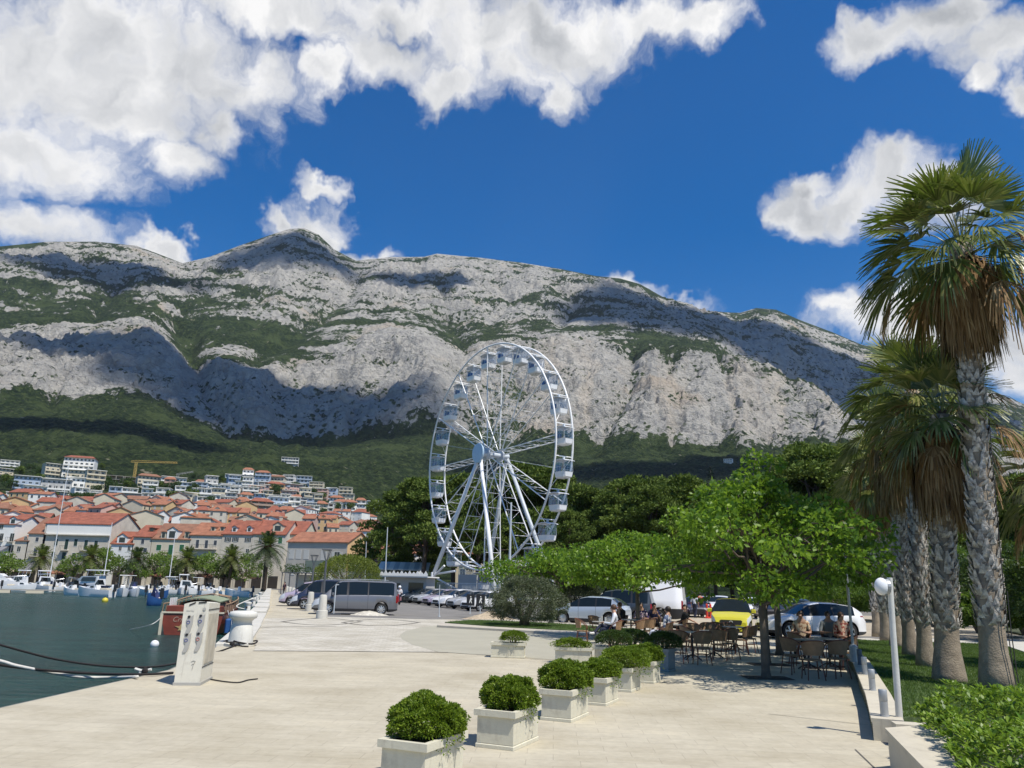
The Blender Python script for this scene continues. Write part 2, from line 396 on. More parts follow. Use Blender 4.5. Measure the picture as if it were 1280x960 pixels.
scree = np.clip(fbm(U / 60, Vv / 400, 4, 61) * 2.6 - 1.55, 0, 1) * cl * np.clip((AA + 0.1) * 6, 0, 1) + 0
co = np.stack([TX, TY, TZ], -1).reshape(-1, 3).astype(np.float32)
idx = np.arange(NR * NC).reshape(NR, NC)
q = np.stack([idx[:-1, :-1], idx[:-1, 1:], idx[1:, 1:], idx[1:, :-1]], -1).reshape(-1, 4)
me = bpy.data.meshes.new('mountains')
me.vertices.add(len(co)); me.vertices.foreach_set('co', co.reshape(-1))
me.loops.add(q.size); me.loops.foreach_set('vertex_index', q.reshape(-1).astype(np.int32))
me.polygons.add(len(q)); me.polygons.foreach_set('loop_start', np.arange(0, q.size, 4, dtype=np.int32)); me.polygons.foreach_set('loop_total', np.full(len(q), 4, dtype=np.int32))
me.polygons.foreach_set('use_smooth', np.ones(len(q), dtype=bool))
for nm, arr in (('veg', veg), ('scree', scree), ('lev', S), ('strat', strat)):
    at = me.attributes.new(nm, 'FLOAT', 'POINT'); at.data.foreach_set('value', np.ascontiguousarray(arr, dtype=np.float32).reshape(-1))
me.update(calc_edges=True)
mo = bpy.data.objects.new('mountains', me); COL.objects.link(mo)
tag(mo, 'grey limestone mountain wall with scrub ledges above wooded foothills', None, kind='structure')
m = bpy.data.materials.new('mountain_rock'); m.use_nodes = True; t = NT(m.node_tree); b = m.node_tree.nodes['Principled BSDF']
tcn = t.new('ShaderNodeTexCoord'); O = tcn.outputs['Object']
def attr(n): a = t.new('ShaderNodeAttribute', attribute_name=n); return a.outputs['Fac']
n1 = t.noise(O, 0.02, 8, 0.65); n2 = t.noise(O, 0.11, 6, 0.7); n3 = t.noise(O, 0.006, 4, 0.5)
crack = t.new('ShaderNodeTexNoise'); crack.noise_type = 'RIDGED_MULTIFRACTAL'; t.l.new(O, crack.inputs['Vector']); crack.inputs['Scale'].default_value = 0.03; crack.inputs['Detail'].default_value = 6
vg = t.m('ADD', attr('veg'), t.m('ADD', t.m('MULTIPLY', t.m('SUBTRACT', n2, 0.5), 1.5), t.m('MULTIPLY', t.m('SUBTRACT', n1, 0.5), 0.8)))
vo = t.new('ShaderNodeTexVoronoi'); t.l.new(t.v('ADD', O, t.v('SCALE', t.noise(O, 0.05, 3, 0.5, col=True), 14.0)), vo.inputs['Vector']); vo.inputs['Scale'].default_value = 0.055
dots = t.m('MULTIPLY', t.ss(vo.outputs['Distance'], 0.40, 0.26), t.ss(t.m('ADD', t.noise(O, 0.009, 4, 0.6), t.m('MULTIPLY', attr('veg'), 0.35)), 0.44, 0.60))
vmask = t.m('MAXIMUM', t.ss(vg, 0.42, 0.55), dots)
ve = t.new('ShaderNodeTexVoronoi', feature='DISTANCE_TO_EDGE'); t.l.new(t.v('ADD', t.v('MULTIPLY', O, (1, 1, 1.6)), t.v('SCALE', t.noise(O, 0.02, 5, 0.6, col=True), 60.0)), ve.inputs['Vector']); ve.inputs['Scale'].default_value = 0.022
fis = t.ss(ve.outputs['Distance'], 0.07, 0.0)
rock = t.ramp(t.m('ADD', t.m('MULTIPLY', n2, 0.5), t.m('MULTIPLY', n1, 0.5)), [(0.28, (0.13, 0.127, 0.12)), (0.41, (0.32, 0.312, 0.295)), (0.53, (0.43, 0.413, 0.375)), (0.68, (0.57, 0.545, 0.495))])
rock = t.mix(t.m('MULTIPLY', fis, t.m('MULTIPLY', t.ss(n3, 0.62, 0.40), 0.35)), rock, (0.12, 0.12, 0.115, 1))
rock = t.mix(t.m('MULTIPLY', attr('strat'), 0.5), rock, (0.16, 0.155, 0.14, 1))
rock = t.mix(t.ss(n3, 0.56, 0.74), rock, (0.42, 0.36, 0.29, 1))
rock = t.mix(t.m('MULTIPLY', attr('scree'), 0.8), rock, (0.52, 0.45, 0.36, 1))
vegc = t.ramp(n2, [(0.34, (0.006, 0.014, 0.006)), (0.5, (0.022, 0.038, 0.013)), (0.64, (0.065, 0.088, 0.030))])
vegc = t.mix(t.ss(t.noise(O, 0.012, 5, 0.6), 0.50, 0.66), vegc, (0.055, 0.078, 0.028, 1))
bare = t.m('MULTIPLY', t.ss(t.noise(O, 0.035, 5, 0.65), 0.66, 0.72), t.ss(attr('lev'), 2.2, 3.2))
vegc = t.mix(bare, vegc, (0.26, 0.24, 0.17, 1))
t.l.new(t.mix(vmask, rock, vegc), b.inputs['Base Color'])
b.inputs['Roughness'].default_value = 0.95; b.inputs['Specular IOR Level'].default_value = 0.1
bn = t.new('ShaderNodeBump'); bn.inputs['Strength'].default_value = 1.0; bn.inputs['Distance'].default_value = 14.0
n4 = t.noise(O, 0.3, 4, 0.65)
t.l.new(t.m('ADD', t.m('ADD', t.m('MULTIPLY', n2, 0.75), t.m('MULTIPLY', n4, 0.22)), t.m('SUBTRACT', t.m('MULTIPLY', crack.outputs[0], 0.25), t.m('MULTIPLY', fis, 0.12))), bn.inputs['Height']); t.l.new(bn.outputs[0], b.inputs['Normal'])
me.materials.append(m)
def terr(x, y):
    a = math.atan2(x, y); r = math.hypot(x, y)
    j = (a - AZ[0]) / (AZ[1] - AZ[0]); j0 = int(max(0, min(NC - 2, j)))
    return float(np.interp(r, TR[:, j0], TZ[:, j0]))
TAN = (TZ - EYE.z) / TR
def on_terr(px, py, rmax=1700):
    d = ray(px, py); a = math.atan2(d.x, d.y); j0 = int(max(0, min(NC - 1, round((a - AZ[0]) / (AZ[1] - AZ[0])))))
    tt = d.z / math.hypot(d.x, d.y)
    i = int(np.argmax(TAN[:, j0] >= tt)); i = max(i, 1)
    r = min(rmax, float(TR[i, j0])); return Vector((r * math.sin(a), r * math.cos(a), float(TZ[i, j0])))

# cumulus clouds drifting over the slopes: they throw the patches of shade on the rock
cloud_m = bpy.data.materials.new('cloud_white'); cloud_m.use_nodes = True; t = NT(cloud_m.node_tree); b = cloud_m.node_tree.nodes['Principled BSDF']
b.inputs['Base Color'].default_value = (0.85, 0.86, 0.88, 1); b.inputs['Roughness'].default_value = 1
O = t.new('ShaderNodeTexCoord').outputs['Object']; at_ = t.new('ShaderNodeAttribute', attribute_name='core')
t.l.new(t.ss(t.m('ADD', at_.outputs['Fac'], t.m('MULTIPLY', t.m('SUBTRACT', t.noise(O, 0.008, 7, 0.65), 0.5), 1.3)), 0.12, 0.62), b.inputs['Alpha'])
def mcloud(tgt, alt, rx, ry, seed, label, rot=0.0):
    s = (alt - tgt[2]) / SUN.z; c = Vector(tgt) + SUN * s; n1, n2 = 40, 90; V = []
    for i in range(n1 + 1):
        ph = math.pi * i / n1
        for j in range(n2): a = 2 * math.pi * j / n2; V.append((math.sin(ph) * math.cos(a), math.sin(ph) * math.sin(a), -math.cos(ph)))
    V = np.array(V); f = 0.62 + 0.85 * fbm(V[:, 0] * 1.6 + seed, V[:, 1] * 1.6 + V[:, 2] * .7 + seed, 6, seed, 0.6)
    V = V * f[:, None] * np.array([rx, ry, min(rx, ry) * 0.35]); V[:, 2] = np.maximum(V[:, 2], -30)
    F = [(i * n2 + j, i * n2 + (j + 1) % n2, (i + 1) * n2 + (j + 1) % n2, (i + 1) * n2 + j) for i in range(n1) for j in range(n2)]
    o = mesh_obj('cumulus_cloud', V, F, cloud_m, sm=True, loc=c); at2 = o.data.attributes.new('core', 'FLOAT', 'POINT'); at2.data.foreach_set('value', (1 - np.hypot(V[:, 0] / rx, V[:, 1] / ry) / 1.25).astype(np.float32)); o.rotation_euler = (0, 0, rot); tag(o, label, 'cloud', None, 'stuff')
def tg(px, py): return tuple(on_terr(px, py, 9000))
for i, (px, py, alt, rx, ry, lab) in enumerate([(330, 500, 3000, 420, 230, 'high cumulus shading the cliff left of the wheel'), (90, 530, 3000, 260, 80, 'high cumulus shading the left foothill woods'), (372, 312, 4300, 330, 330, 'high cumulus shading the pointed summit'),
    (130, 345, 4300, 420, 200, 'high cumulus shading the left ridge'), (960, 425, 4700, 900, 560, 'high cumulus shading the right ridge'), (805, 388, 4700, 360, 420, 'high cumulus shading the crest above the wheel'), (1130, 500, 4700, 700, 600, 'high cumulus shading the far right shoulder'),
    (850, 590, 3000, 420, 150, 'high cumulus shading the woods below the cliff'), (150, 425, 3000, 330, 130, 'small high cumulus shading the dome top'), (520, 352, 4300, 260, 150, 'small high cumulus shading the saddle beside the summit')]): mcloud(tg(px, py), alt, rx, ry, 3 + i * 2, lab)
# ================================================================== water, ground
def sheet(name, poly, z, m, label=None, thick=0.0, kind='structure', parent=None):
    mb = MB()
    n = len(poly); area = sum(poly[i][0] * poly[(i + 1) % n][1] - poly[(i + 1) % n][0] * poly[i][1] for i in range(n))
    if area < 0: poly = poly[::-1]
    if thick: mb.prism(poly, z - thick, z)
    else: mb.add([(p[0], p[1], z) for p in poly], [tuple(range(n))])
    o = mb.build(name, m, parent)
    return tag(o, label, None, None, kind)
def gp(*pts, z=0.0): return [tuple(G(x, y, z))[:2] for x, y in pts]
# sea
m = bpy.data.materials.new('sea_water'); m.use_nodes = True; t = NT(m.node_tree); b = m.node_tree.nodes['Principled BSDF']
O = t.new('ShaderNodeTexCoord').outputs['Object']
b.inputs['Base Color'].default_value = (0.006, 0.040, 0.044, 1); b.inputs['Roughness'].default_value = 0.26; b.inputs['IOR'].default_value = 1.33
Ow = t.v('MULTIPLY', O, (0.55, 1.8, 1))
t.l.new(t.ramp(t.noise(Ow, 0.25, 5, 0.6), [(0.35, (0.003, 0.040, 0.038)), (0.65, (0.012, 0.078, 0.070))]), b.inputs['Base Color'])
bn = t.new('ShaderNodeBump'); bn.inputs['Strength'].default_value = 1.0; bn.inputs['Distance'].default_value = 1.1
h = t.m('ADD', t.m('MULTIPLY', t.noise(Ow, 1.1, 5, 0.65, 0.6), 1.0), t.m('MULTIPLY', t.noise(Ow, 4.5, 4, 0.65), 0.22))
t.l.new(h, bn.inputs['Height']); t.l.new(bn.outputs[0], b.inputs['Normal'])
sheet('sea_water', [(-2500, -600), (30, -600), (30, 210), (-2500, 210)], -1.3, m, 'dark teal harbour water with small ripples')
# land slab with the quay wall
QE = [(-7.2, -40), (-7.2, 12), (-7.0, 17), (-7.95, 22.0), (-9.97, 29.4), (-16.3, 51.9), (-39.5, 130.6), (-50.5, 168)]
asphalt = mat('asphalt', (0.19, 0.18, 0.165), 0.9, 0.16, 0.6, 0.25, 60)
sheet('quay_ground', QE + [(-420, 168), (-420, 260), (600, 260), (600, -40)], 0.0, asphalt, 'grey quay and car park ground beside the harbour', thick=4.0)
# paving
def paving(name, c1, c2, mortar, sx, sy, rot=0.0, ms=0.008, varsc=0.5, streak=True):
    m = bpy.data.materials.new(name); m.use_nodes = True; t = NT(m.node_tree); b = m.node_tree.nodes['Principled BSDF']
    O = t.new('ShaderNodeTexCoord').outputs['Object']
    mp = t.new('ShaderNodeMapping'); t.l.new(O, mp.inputs[0]); mp.inputs['Rotation'].default_value = (0, 0, rot)
    br = t.new('ShaderNodeTexBrick'); t.l.new(mp.outputs[0], br.inputs['Vector'])
    br.inputs['Color1'].default_value = (*c1, 1); br.inputs['Color2'].default_value = (*c2, 1); br.inputs['Mortar'].default_value = (*mortar, 1)
    br.inputs['Scale'].default_value = 1.0; br.inputs['Brick Width'].default_value = sx; br.inputs['Row Height'].default_value = sy
    br.inputs['Mortar Size'].default_value = ms; br.inputs['Mortar Smooth'].default_value = 0.3; br.inputs['Bias'].default_value = 0.0
    n = t.noise(O, varsc, 6, 0.65); n2 = t.noise(t.v('MULTIPLY', mp.outputs[0], (0.35, 3.0, 1)), 1.3, 5, 0.6); n3 = t.noise(O, 9, 4, 0.6)
    c = t.mix(1.0, br.outputs[0], t.ramp(n, [(0.3, (0.80, 0.78, 0.74)), (0.55, (1.0, 1.0, 1.0)), (0.75, (1.12, 1.10, 1.06))]), 'MULTIPLY')
    if streak: c = t.mix(0.5, c, t.ramp(n2, [(0.3, (0.91, 0.90, 0.88)), (0.6, (1.03, 1.03, 1.03))]), 'MULTIPLY')
    c = t.mix(1.0, c, t.ramp(n3, [(0.3, (0.92, 0.92, 0.92)), (0.7, (1.06, 1.06, 1.06))]), 'MULTIPLY')
    st = t.ss(t.noise(O, 2.2, 3, 0.5), 0.70, 0.76)
    c = t.mix(t.m('MULTIPLY', st, 0.25), c, (0.22, 0.19, 0.15, 1)); c = t.mix(t.m('MULTIPLY', t.ss(t.noise(O, 0.33, 6, 0.7), 0.52, 0.72), 0.22), c, (0.30, 0.265, 0.21, 1)); c = t.mix(t.m('MULTIPLY', t.ss(t.noise(O, 14.0, 2, 0.5), 0.74, 0.78), 0.5), c, (0.12, 0.10, 0.08, 1))
    t.l.new(c, b.inputs['Base Color']); b.inputs['Roughness'].default_value = 0.75; b.inputs['Specular IOR Level'].default_value = 0.25
    bn = t.new('ShaderNodeBump'); bn.inputs['Strength'].default_value = 0.35; bn.inputs['Distance'].default_value = 0.006
    t.l.new(t.m('SUBTRACT', t.m('MULTIPLY', n3, 0.4), br.outputs['Fac']), bn.inputs['Height']); t.l.new(bn.outputs[0], b.inputs['Normal'])
    return m
pave = paving('beige_paving', (0.495, 0.452, 0.350), (0.465, 0.422, 0.325), (0.40, 0.36, 0.28), 0.60, 0.30, 0.06, 0.006)
pave_w = paving('pale_block_paving', (0.56, 0.53, 0.455), (0.45, 0.42, 0.345), (0.34, 0.31, 0.26), 0.42, 0.30, 0.1, 0.012, streak=False)
conc = mat('smooth_concrete', (0.37, 0.35, 0.275), 0.8, 0.06, 0.8, 0.15, 30)
path_m = mat('pale_path_concrete', (0.50, 0.48, 0.42), 0.8, 0.08, 1.0, 0.1, 30)
joint = mat('dark_paving_joint', (0.17, 0.155, 0.13), 0.85, 0.2, 4.0)
# promenade: from the quay edge to the low wall, north edge along the bollard row and the olive bed
BL = [(-9.4, 41.5), (-13.3, 54.5), (-17.4, 67.3), (-37.5, 131.0), (-47, 164)]      # bollard line
prom = [(-7.15, -38), (-7.15, 12), (-6.95, 17), (-7.9, 22.0), (-9.92, 29.4), (-16.25, 51.9), (-39.45, 130.6), (-49.9, 166)] + BL[::-1] + \
       [(-7.4, 42.5), (-3.0, 44.5), (9.0, 41.0), (14.5, 37.2), (15.2, 31.0), (9.6, 22.5), (4.95, 10.9), (4.7, 6), (4.3, -38)]
sheet('promenade_paving', prom, 0.004, pave, 'beige stone paved promenade along the harbour')
# pale block field with dark joint bands
fld = gp((318, 814), (545, 815), (505, 800), (500, 795), (508, 789), (530, 784), (555, 781), (560, 775), (410, 771), (404, 773), (322, 773))
sheet('pale_block_paving', fld, 0.008, pave_w, 'pale square block paving field near the parked grey van')
def strip(name, pts, w, z, m, label=None, closed=False, kind='structure'):
    P_ = [Vector((p[0], p[1])) for p in pts]; n = len(P_); L = []; Rr = []
    for i in range(n):
        a = P_[(i - 1) % n] if (closed or i > 0) else P_[i]; c = P_[(i + 1) % n] if (closed or i < n - 1) else P_[i]
        d = (c - a).normalized(); nn = Vector((-d.y, d.x)) * w / 2
        L.append(P_[i] + nn); Rr.append(P_[i] - nn)
    V = [(p.x, p.y, z) for p in L] + [(p.x, p.y, z) for p in Rr]
    F = [(i, n + i, n + (i + 1) % n, (i + 1) % n) for i in range(n if closed else n - 1)]
    return tag(mesh_obj(name, V, F, m), label, None, None, kind)
strip('paving_joint_line', gp((316, 814), (430, 814.5), (560, 816)), 0.09, 0.014, joint, 'dark joint line across the promenade')
strip('paving_joint_line', gp((318, 785), (350, 784), (420, 783)), 0.10, 0.014, joint, 'dark joint line in the pale block field')
strip('paving_joint_line', gp((560, 816), (640, 822), (720, 829)), 0.04, 0.012, joint, 'thin joint line beside the rectangular planters')
strip('paving_joint_line', gp((960, 893), (1085, 907)), 0.02, 0.012, joint, 'thin joint line in front of the low wall')
def eye(cx0, cx1, cy, ry):
    n = 14; T = [((cx0 + (cx1 - cx0) * i / n), cy - ry * math.sin(math.pi * i / n)) for i in range(n + 1)]
    Bm = [((cx1 - (cx1 - cx0) * i / n), cy + ry * math.sin(math.pi * i / n)) for i in range(1, n)]
    return gp(*(T + Bm))
strip('paving_ornament', eye(352, 452, 777.5, 4.2), 0.16, 0.0155, joint, 'dark almond shaped paving ornament nearer the bollards', True)
strip('paving_ornament', eye(428, 524, 778.5, 4.2), 0.16, 0.0165, joint, 'dark almond shaped paving ornament nearer the concrete apron', True)
apron = gp((548, 815.5), (515, 806), (502, 799), (500, 794), (507, 789), (528, 784), (546, 782), (560, 783), (640, 786), (760, 793), (770, 815), (700, 826), (640, 821))
sheet('concrete_apron', apron, 0.0105, conc, 'smooth grey green concrete apron with a rounded end')
sand = mat('tan_gravel_lane', (0.40, 0.345, 0.26), 0.95, 0.14, 0.5, 0.3, 50)
sheet('gravel_lane', [(9.5, 41.5), (14.7, 37.6), (40, 37), (60, 75), (6, 75), (3, 46)], 0.005, sand, 'tan gravel lane between the parked cars')
for i, (x, y) in enumerate([(5.85, 18.27), (7.0, 21.6), (8.5, 25.1)]): sheet('tree_pit', [(x - .5, y - .35), (x + .55, y - .35), (x + .55, y + .4), (x - .5, y + .4)], 0.016, mat('tree_pit_soil', (0.05, 0.04, 0.03), .95, .4, 12, 1, 40), ['bare dark soil square round the front café tree', 'bare dark soil square round the thin café tree', 'bare dark soil square round the rear café tree'][i])
# olive bed with its low kerb
bedp = gp((556, 781.5), (585, 778.5), (620, 779), (700, 783), (800, 790.5), (800, 795), (700, 791), (620, 786.5))
sheet('olive_bed_kerb', gp((546, 784.5), (556, 779.5), (590, 776.5), (640, 777), (720, 781.5), (815, 789), (815, 799), (720, 795), (620, 789)), 0.10, mat('bed_kerb_stone', (0.46, 0.42, 0.35), 0.8, 0.1, 2), 'low stone kerb round the olive bed', thick=0.10)
grass_m = mat('lawn_soil', (0.045, 0.075, 0.018), 0.9, 0.35, 2.5, 0.5, 90, col2=(0.07, 0.11, 0.03))
sheet('olive_bed_lawn', bedp, 0.135, grass_m, 'grass strip under the olive tree', thick=0.04)
strip('pale_kerb', gp((600, 776), (700, 780.5), (800, 786), (900, 789)), 0.35, 0.016, path_m, 'pale kerb stone along the car park edge')
# white quay edge kerb blocks and lawn terraces on the right
WALLP = [(4.88, 10.95), (6.0, 13.6), (7.2, 16.6), (8.65, 20.2), (10.6, 25.6), (12.0, 29.0)]
lawn_out = [(6.0, 11.9), (8.9, 12.6), (12.3, 17.0), (16.2, 25.0), (18.5, 30.2), (13.0, 30.6)]
sheet('lawn', WALLP[::-1] + lawn_out, 0.20, grass_m, 'mown lawn round the fan palms', thick=0.2)
sheet('park_path', [(8.9, 12.5), (10.4, 11.6), (15.6, 18.2), (20.5, 27.5), (25, 37), (22.8, 38.5), (18.6, 30.2), (16.3, 25.0), (12.4, 17.0)], 0.206, path_m, 'pale concrete path beside the palms', thick=0.2)
sheet('garden_ground', [(10.4, 11.5), (40, 2), (80, 60), (40, 75), (25, 37), (20.5, 27.4), (15.7, 18.2)], 0.10, mat('garden_soil', (0.06, 0.07, 0.03), 0.95, 0.3, 2), 'dark planted ground behind the path', thick=0.1)
sheet('park_path', [(12.1, 29.2), (18.6, 30.4), (22, 37.3), (14.4, 35.0)], 0.03, path_m, 'pale pavement strip behind the lawn')
# grass blades: lawn and bed
def blades(name, poly, z, n, h, cols, label):
    rng = np.random.default_rng(5); P_ = np.array(poly); mn = P_.min(0); mx = P_.max(0)
    pts = rng.uniform(mn, mx, (n * 3, 2)); ins = np.zeros(len(pts), bool); j = len(P_) - 1
    for i in range(len(P_)):
        c = ((P_[i, 1] > pts[:, 1]) != (P_[j, 1] > pts[:, 1])) & (pts[:, 0] < (P_[j, 0] - P_[i, 0]) * (pts[:, 1] - P_[i, 1]) / (P_[j, 1] - P_[i, 1] + 1e-9) + P_[i, 0]); ins ^= c; j = i
    pts = pts[ins][:n]; k = len(pts); a = rng.uniform(0, 6.28, k); w = 0.006; hh = h * rng.uniform(0.5, 1.2, k)
    dx_ = np.cos(a) * w; dy_ = np.sin(a) * w; lx = rng.normal(0, 0.35, k) * hh; ly = rng.normal(0, 0.35, k) * hh
    V = np.zeros((k, 3, 3)); V[:, 0] = np.stack([pts[:, 0] - dx_, pts[:, 1] - dy_, np.full(k, z)], 1); V[:, 1] = np.stack([pts[:, 0] + dx_, pts[:, 1] + dy_, np.full(k, z)], 1)
    V[:, 2] = np.stack([pts[:, 0] + lx, pts[:, 1] + ly, z + hh], 1)
    return tag(quads_obj(name, V, leafmat('grass_blades', cols, 0.6, 0.3, 2.0), n=3), label, 'grass', None, 'stuff')
gc = [(0.04, 0.075, 0.015), (0.075, 0.13, 0.025), (0.13, 0.17, 0.05)]
blades('lawn_grass', [(5.2, 11.5), (8.9, 12.6), (12.3, 17.0), (16.2, 25.0), (18.5, 30.2), (13.0, 30.6), (7.3, 16.3)], 0.2, 90000, 0.05, gc, 'short mown grass of the palm lawn')
blades('olive_bed_grass', bedp, 0.135, 16000, 0.06, gc, 'short grass under the olive tree')

# ------------------------------------------------------------------ air between here and the mountains
hb = MB(); hb.box(-6500, 6500, -700, 6500, -6.5, float(TZ.max()) + 60); hz_ = hb.build('haze', None); hz_.data.materials.clear()
hm_ = bpy.data.materials.new('haze_air'); hm_.use_nodes = True; t = NT(hm_.node_tree); t.n.clear(); pv = t.new('ShaderNodeVolumePrincipled'); pv.inputs['Density'].default_value = 2.8e-5; pv.inputs['Color'].default_value = (0.72, 0.84, 1.0, 1); pv.inputs['Anisotropy'].default_value = 0.1
oo = t.new('ShaderNodeOutputMaterial'); t.l.new(pv.outputs[0], oo.inputs['Volume']); hz_.data.materials.append(hm_); tag(hz_, 'thin bluish air over the whole bay', None, None, 'stuff')
# ================================================================== vegetation builders
def leafquads(P, size, rng, out=None, droop=0.0, aspect=0.55, jit=0.3, up=0.0):
    """rhombic leaves at points P (k,3); out = preferred direction of the tip"""
    k = len(P); d = rng.normal(size=(k, 3))
    if out is not None: d = d * 0.75 + out
    d[:, 2] += up - droop; d /= np.linalg.norm(d, axis=1)[:, None] + 1e-9
    r = rng.normal(size=(k, 3)); s = np.cross(d, r); s /= np.linalg.norm(s, axis=1)[:, None] + 1e-9
    n = np.cross(d, s)
    L = (size * rng.uniform(1 - jit, 1 + jit, k))[:, None]
    V = np.zeros((k, 4, 3)); V[:, 0] = P; V[:, 1] = P + d * L * 0.45 + s * L * aspect * 0.5 + n * L * 0.06
    V[:, 2] = P + d * L; V[:, 3] = P + d * L * 0.45 - s * L * aspect * 0.5 + n * L * 0.06
    return V
def clump_points(centers, radii, per, rng, flat=0.75, shell=0.5):
    out = []; dirs = []
    for c, r in zip(centers, radii):
        n = max(4, int(per * (r ** 2)))
        u = rng.normal(size=(n, 3)); u /= np.linalg.norm(u, axis=1)[:, None]
        rad = r * rng.uniform(shell, 1.0, n) ** 0.6
        p = u * rad[:, None]; p[:, 2] *= flat
        out.append(np.array(c) + p); dirs.append(u)
    return np.concatenate(out), np.concatenate(dirs)
bark_g = mat('grey_bark', (0.13, 0.105, 0.08), 0.95, 0.3, 5, 0.8, 25)
bark_p = mat('pine_bark', (0.10, 0.075, 0.06), 0.95, 0.3, 3, 0.6, 10)
def limb(mb, a, b, r0, r1, rng, seg=5, wob=0.12, n=7):
    a = np.array(a, float); b = np.array(b, float); L = np.linalg.norm(b - a); pts = []; rs = []
    for i in range(seg + 1):
        f = i / seg; p = a + (b - a) * f + (rng.normal(size=3) * wob * L * 0.3 * math.sin(math.pi * f)) + np.array([0, 0, 0.12 * L * math.sin(math.pi * f)])
        pts.append(p); rs.append(r0 + (r1 - r0) * f)
    mb.tube(pts, rs, n); return pts
def broadleaf(name, loc, H, Wd, base, seed, lm, leaf, per, label, cat='tree', group=None, trunk_r=0.09, lean=(0, 0), spikes=(), ncl=46, droop=0.5, top_flat=0.8, sxy=(1, 1), cr=1.0):
    rng = np.random.default_rng(seed); root = empty(name, loc, 0, label, cat, group)
    mb = MB(); fork = np.array([lean[0] * 0.4, lean[1] * 0.4, max(base * 0.95, min(1.75, H * .37))])
    mb.tube([(0, 0, -0.05), (0.0, 0, 0.12), (fork[0] * 0.5, fork[1] * 0.5, base * 0.5), fork], [trunk_r * 1.7, trunk_r * 1.15, trunk_r, trunk_r * 0.9], 10)
    C = []; Rr = []
    for i in range(ncl):
        while True:
            u = rng.uniform(-1, 1, 3)
            q = np.linalg.norm(u)
            if 0.45 < q < 1: break
        f = (u[2] + 1) / 2
        wid = math.sin(math.pi * min(1, 0.34 + f * 0.62)) ** 0.8
        c = np.array([u[0] * Wd / 2 * wid * 1.1 * sxy[0] + lean[0], u[1] * Wd / 2 * wid * 1.1 * sxy[1] + lean[1], base + 0.25 + f * (H - base - 0.5)])
        C.append(c); Rr.append(rng.uniform(0.075, 0.15) * Wd * cr)
    for sp in spikes: C.append(np.array(sp[:3])); Rr.append(sp[3])
    for c in C:
        if rng.random() < 0.75 or c[2] > H * 0.9: limb(mb, fork + np.array([0, 0, rng.uniform(-0.2, 0.5) * (H - base) * 0.5 + 0.1]) * np.array([1, 1, 1]), c, trunk_r * rng.uniform(0.3, 0.55), 0.012, rng, 4, 0.25, 5)
    mb.tube([fork, (lean[0], lean[1], (H + base) / 2), (lean[0] * 1.1, lean[1], H * 0.9)], [trunk_r * 0.9, trunk_r * 0.5, 0.015], 7)
    mb.build('trunk', bark_g, root, sm=True)
    P_, dr = clump_points(C, Rr, per, rng, 0.62)
    quads_obj('crown', leafquads(P_, leaf, rng, dr * 0.5, droop), lm, root)
    return root
green_leaf = leafmat('fresh_green_leaf', [(0.018, 0.050, 0.006), (0.060, 0.135, 0.012), (0.17, 0.29, 0.02), (0.32, 0.45, 0.05)], 0.42, 0.42, 0.6)
harbour_leaf = leafmat('harbour_tree_leaf', [(0.06, 0.10, 0.015), (0.12, 0.19, 0.028), (0.19, 0.27, 0.05)], 0.6, 0.3, 0.3)
pine_leaf = leafmat('pine_needles', [(0.032, 0.052, 0.011), (0.095, 0.140, 0.026), (0.20, 0.245, 0.055)], 0.75, 0.1, 0.12, 0.15)
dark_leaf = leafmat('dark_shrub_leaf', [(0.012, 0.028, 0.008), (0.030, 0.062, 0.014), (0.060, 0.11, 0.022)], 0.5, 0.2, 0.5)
shrub_leaf = leafmat('mid_green_shrub_leaf', [(0.03, 0.065, 0.010), (0.075, 0.135, 0.018), (0.14, 0.22, 0.035)], 0.5, 0.3, 0.6)  # mid green leaf tones, brighter than the dark shrub leaf
olive_leaf = leafmat('olive_leaf', [(0.045, 0.058, 0.03), (0.105, 0.125, 0.07), (0.20, 0.22, 0.14)], 0.55, 0.12, 1.2)
box_leaf = leafmat('box_leaf', [(0.045, 0.080, 0.006), (0.13, 0.20, 0.014), (0.27, 0.34, 0.04)], 0.45, 0.28, 6.0)
hedge_leaf = leafmat('glossy_hedge_leaf', [(0.035, 0.085, 0.008), (0.085, 0.17, 0.014), (0.19, 0.29, 0.03), (0.33, 0.42, 0.07)], 0.42, 0.28, 3.0, 0.3)
# ------------------------------------------------------------------ pines
pine_protos = []
def make_pine(seed, H, Wd, base):
    rng = np.random.default_rng(seed); root = empty('pine_tree')
    mb = MB(); top = np.array([rng.normal() * 0.6, rng.normal() * 0.6, H * 0.8])
    mb.tube([(0, 0, -0.5), (0, 0, 0.5), (top[0] * 0.3, top[1] * 0.3, base), top], [0.36, 0.30, 0.24, 0.08], 8)
    C = []; Rr = []
    for i in range(70):
        f = rng.uniform(0, 1); a = rng.uniform(0, 6.28); rad = Wd / 2 * (1 - 0.75 * f ** 1.7) * math.sqrt(rng.uniform(0.12, 1))
        c = np.array([rad * math.cos(a) + top[0] * 0.5, rad * math.sin(a) + top[1] * 0.5, base + f * (H - base)]); C.append(c); Rr.append(rng.uniform(0.8, 1.5) * Wd / 11)
        if i % 3 == 0: limb(mb, (top[0] * 0.6, top[1] * 0.6, base + max(0, f - 0.25) * (H - base) * 0.8), c, 0.09, 0.03, rng, 3, 0.2, 5)
    mb.build('trunk', bark_p, root, sm=True)
    P_, dr = clump_points(C, Rr, 170, rng, 0.42, 0.35)
    quads_obj('crown', leafquads(P_, 0.42, rng, dr * 0.4, -0.5, aspect=0.45), pine_leaf, root)
    return root
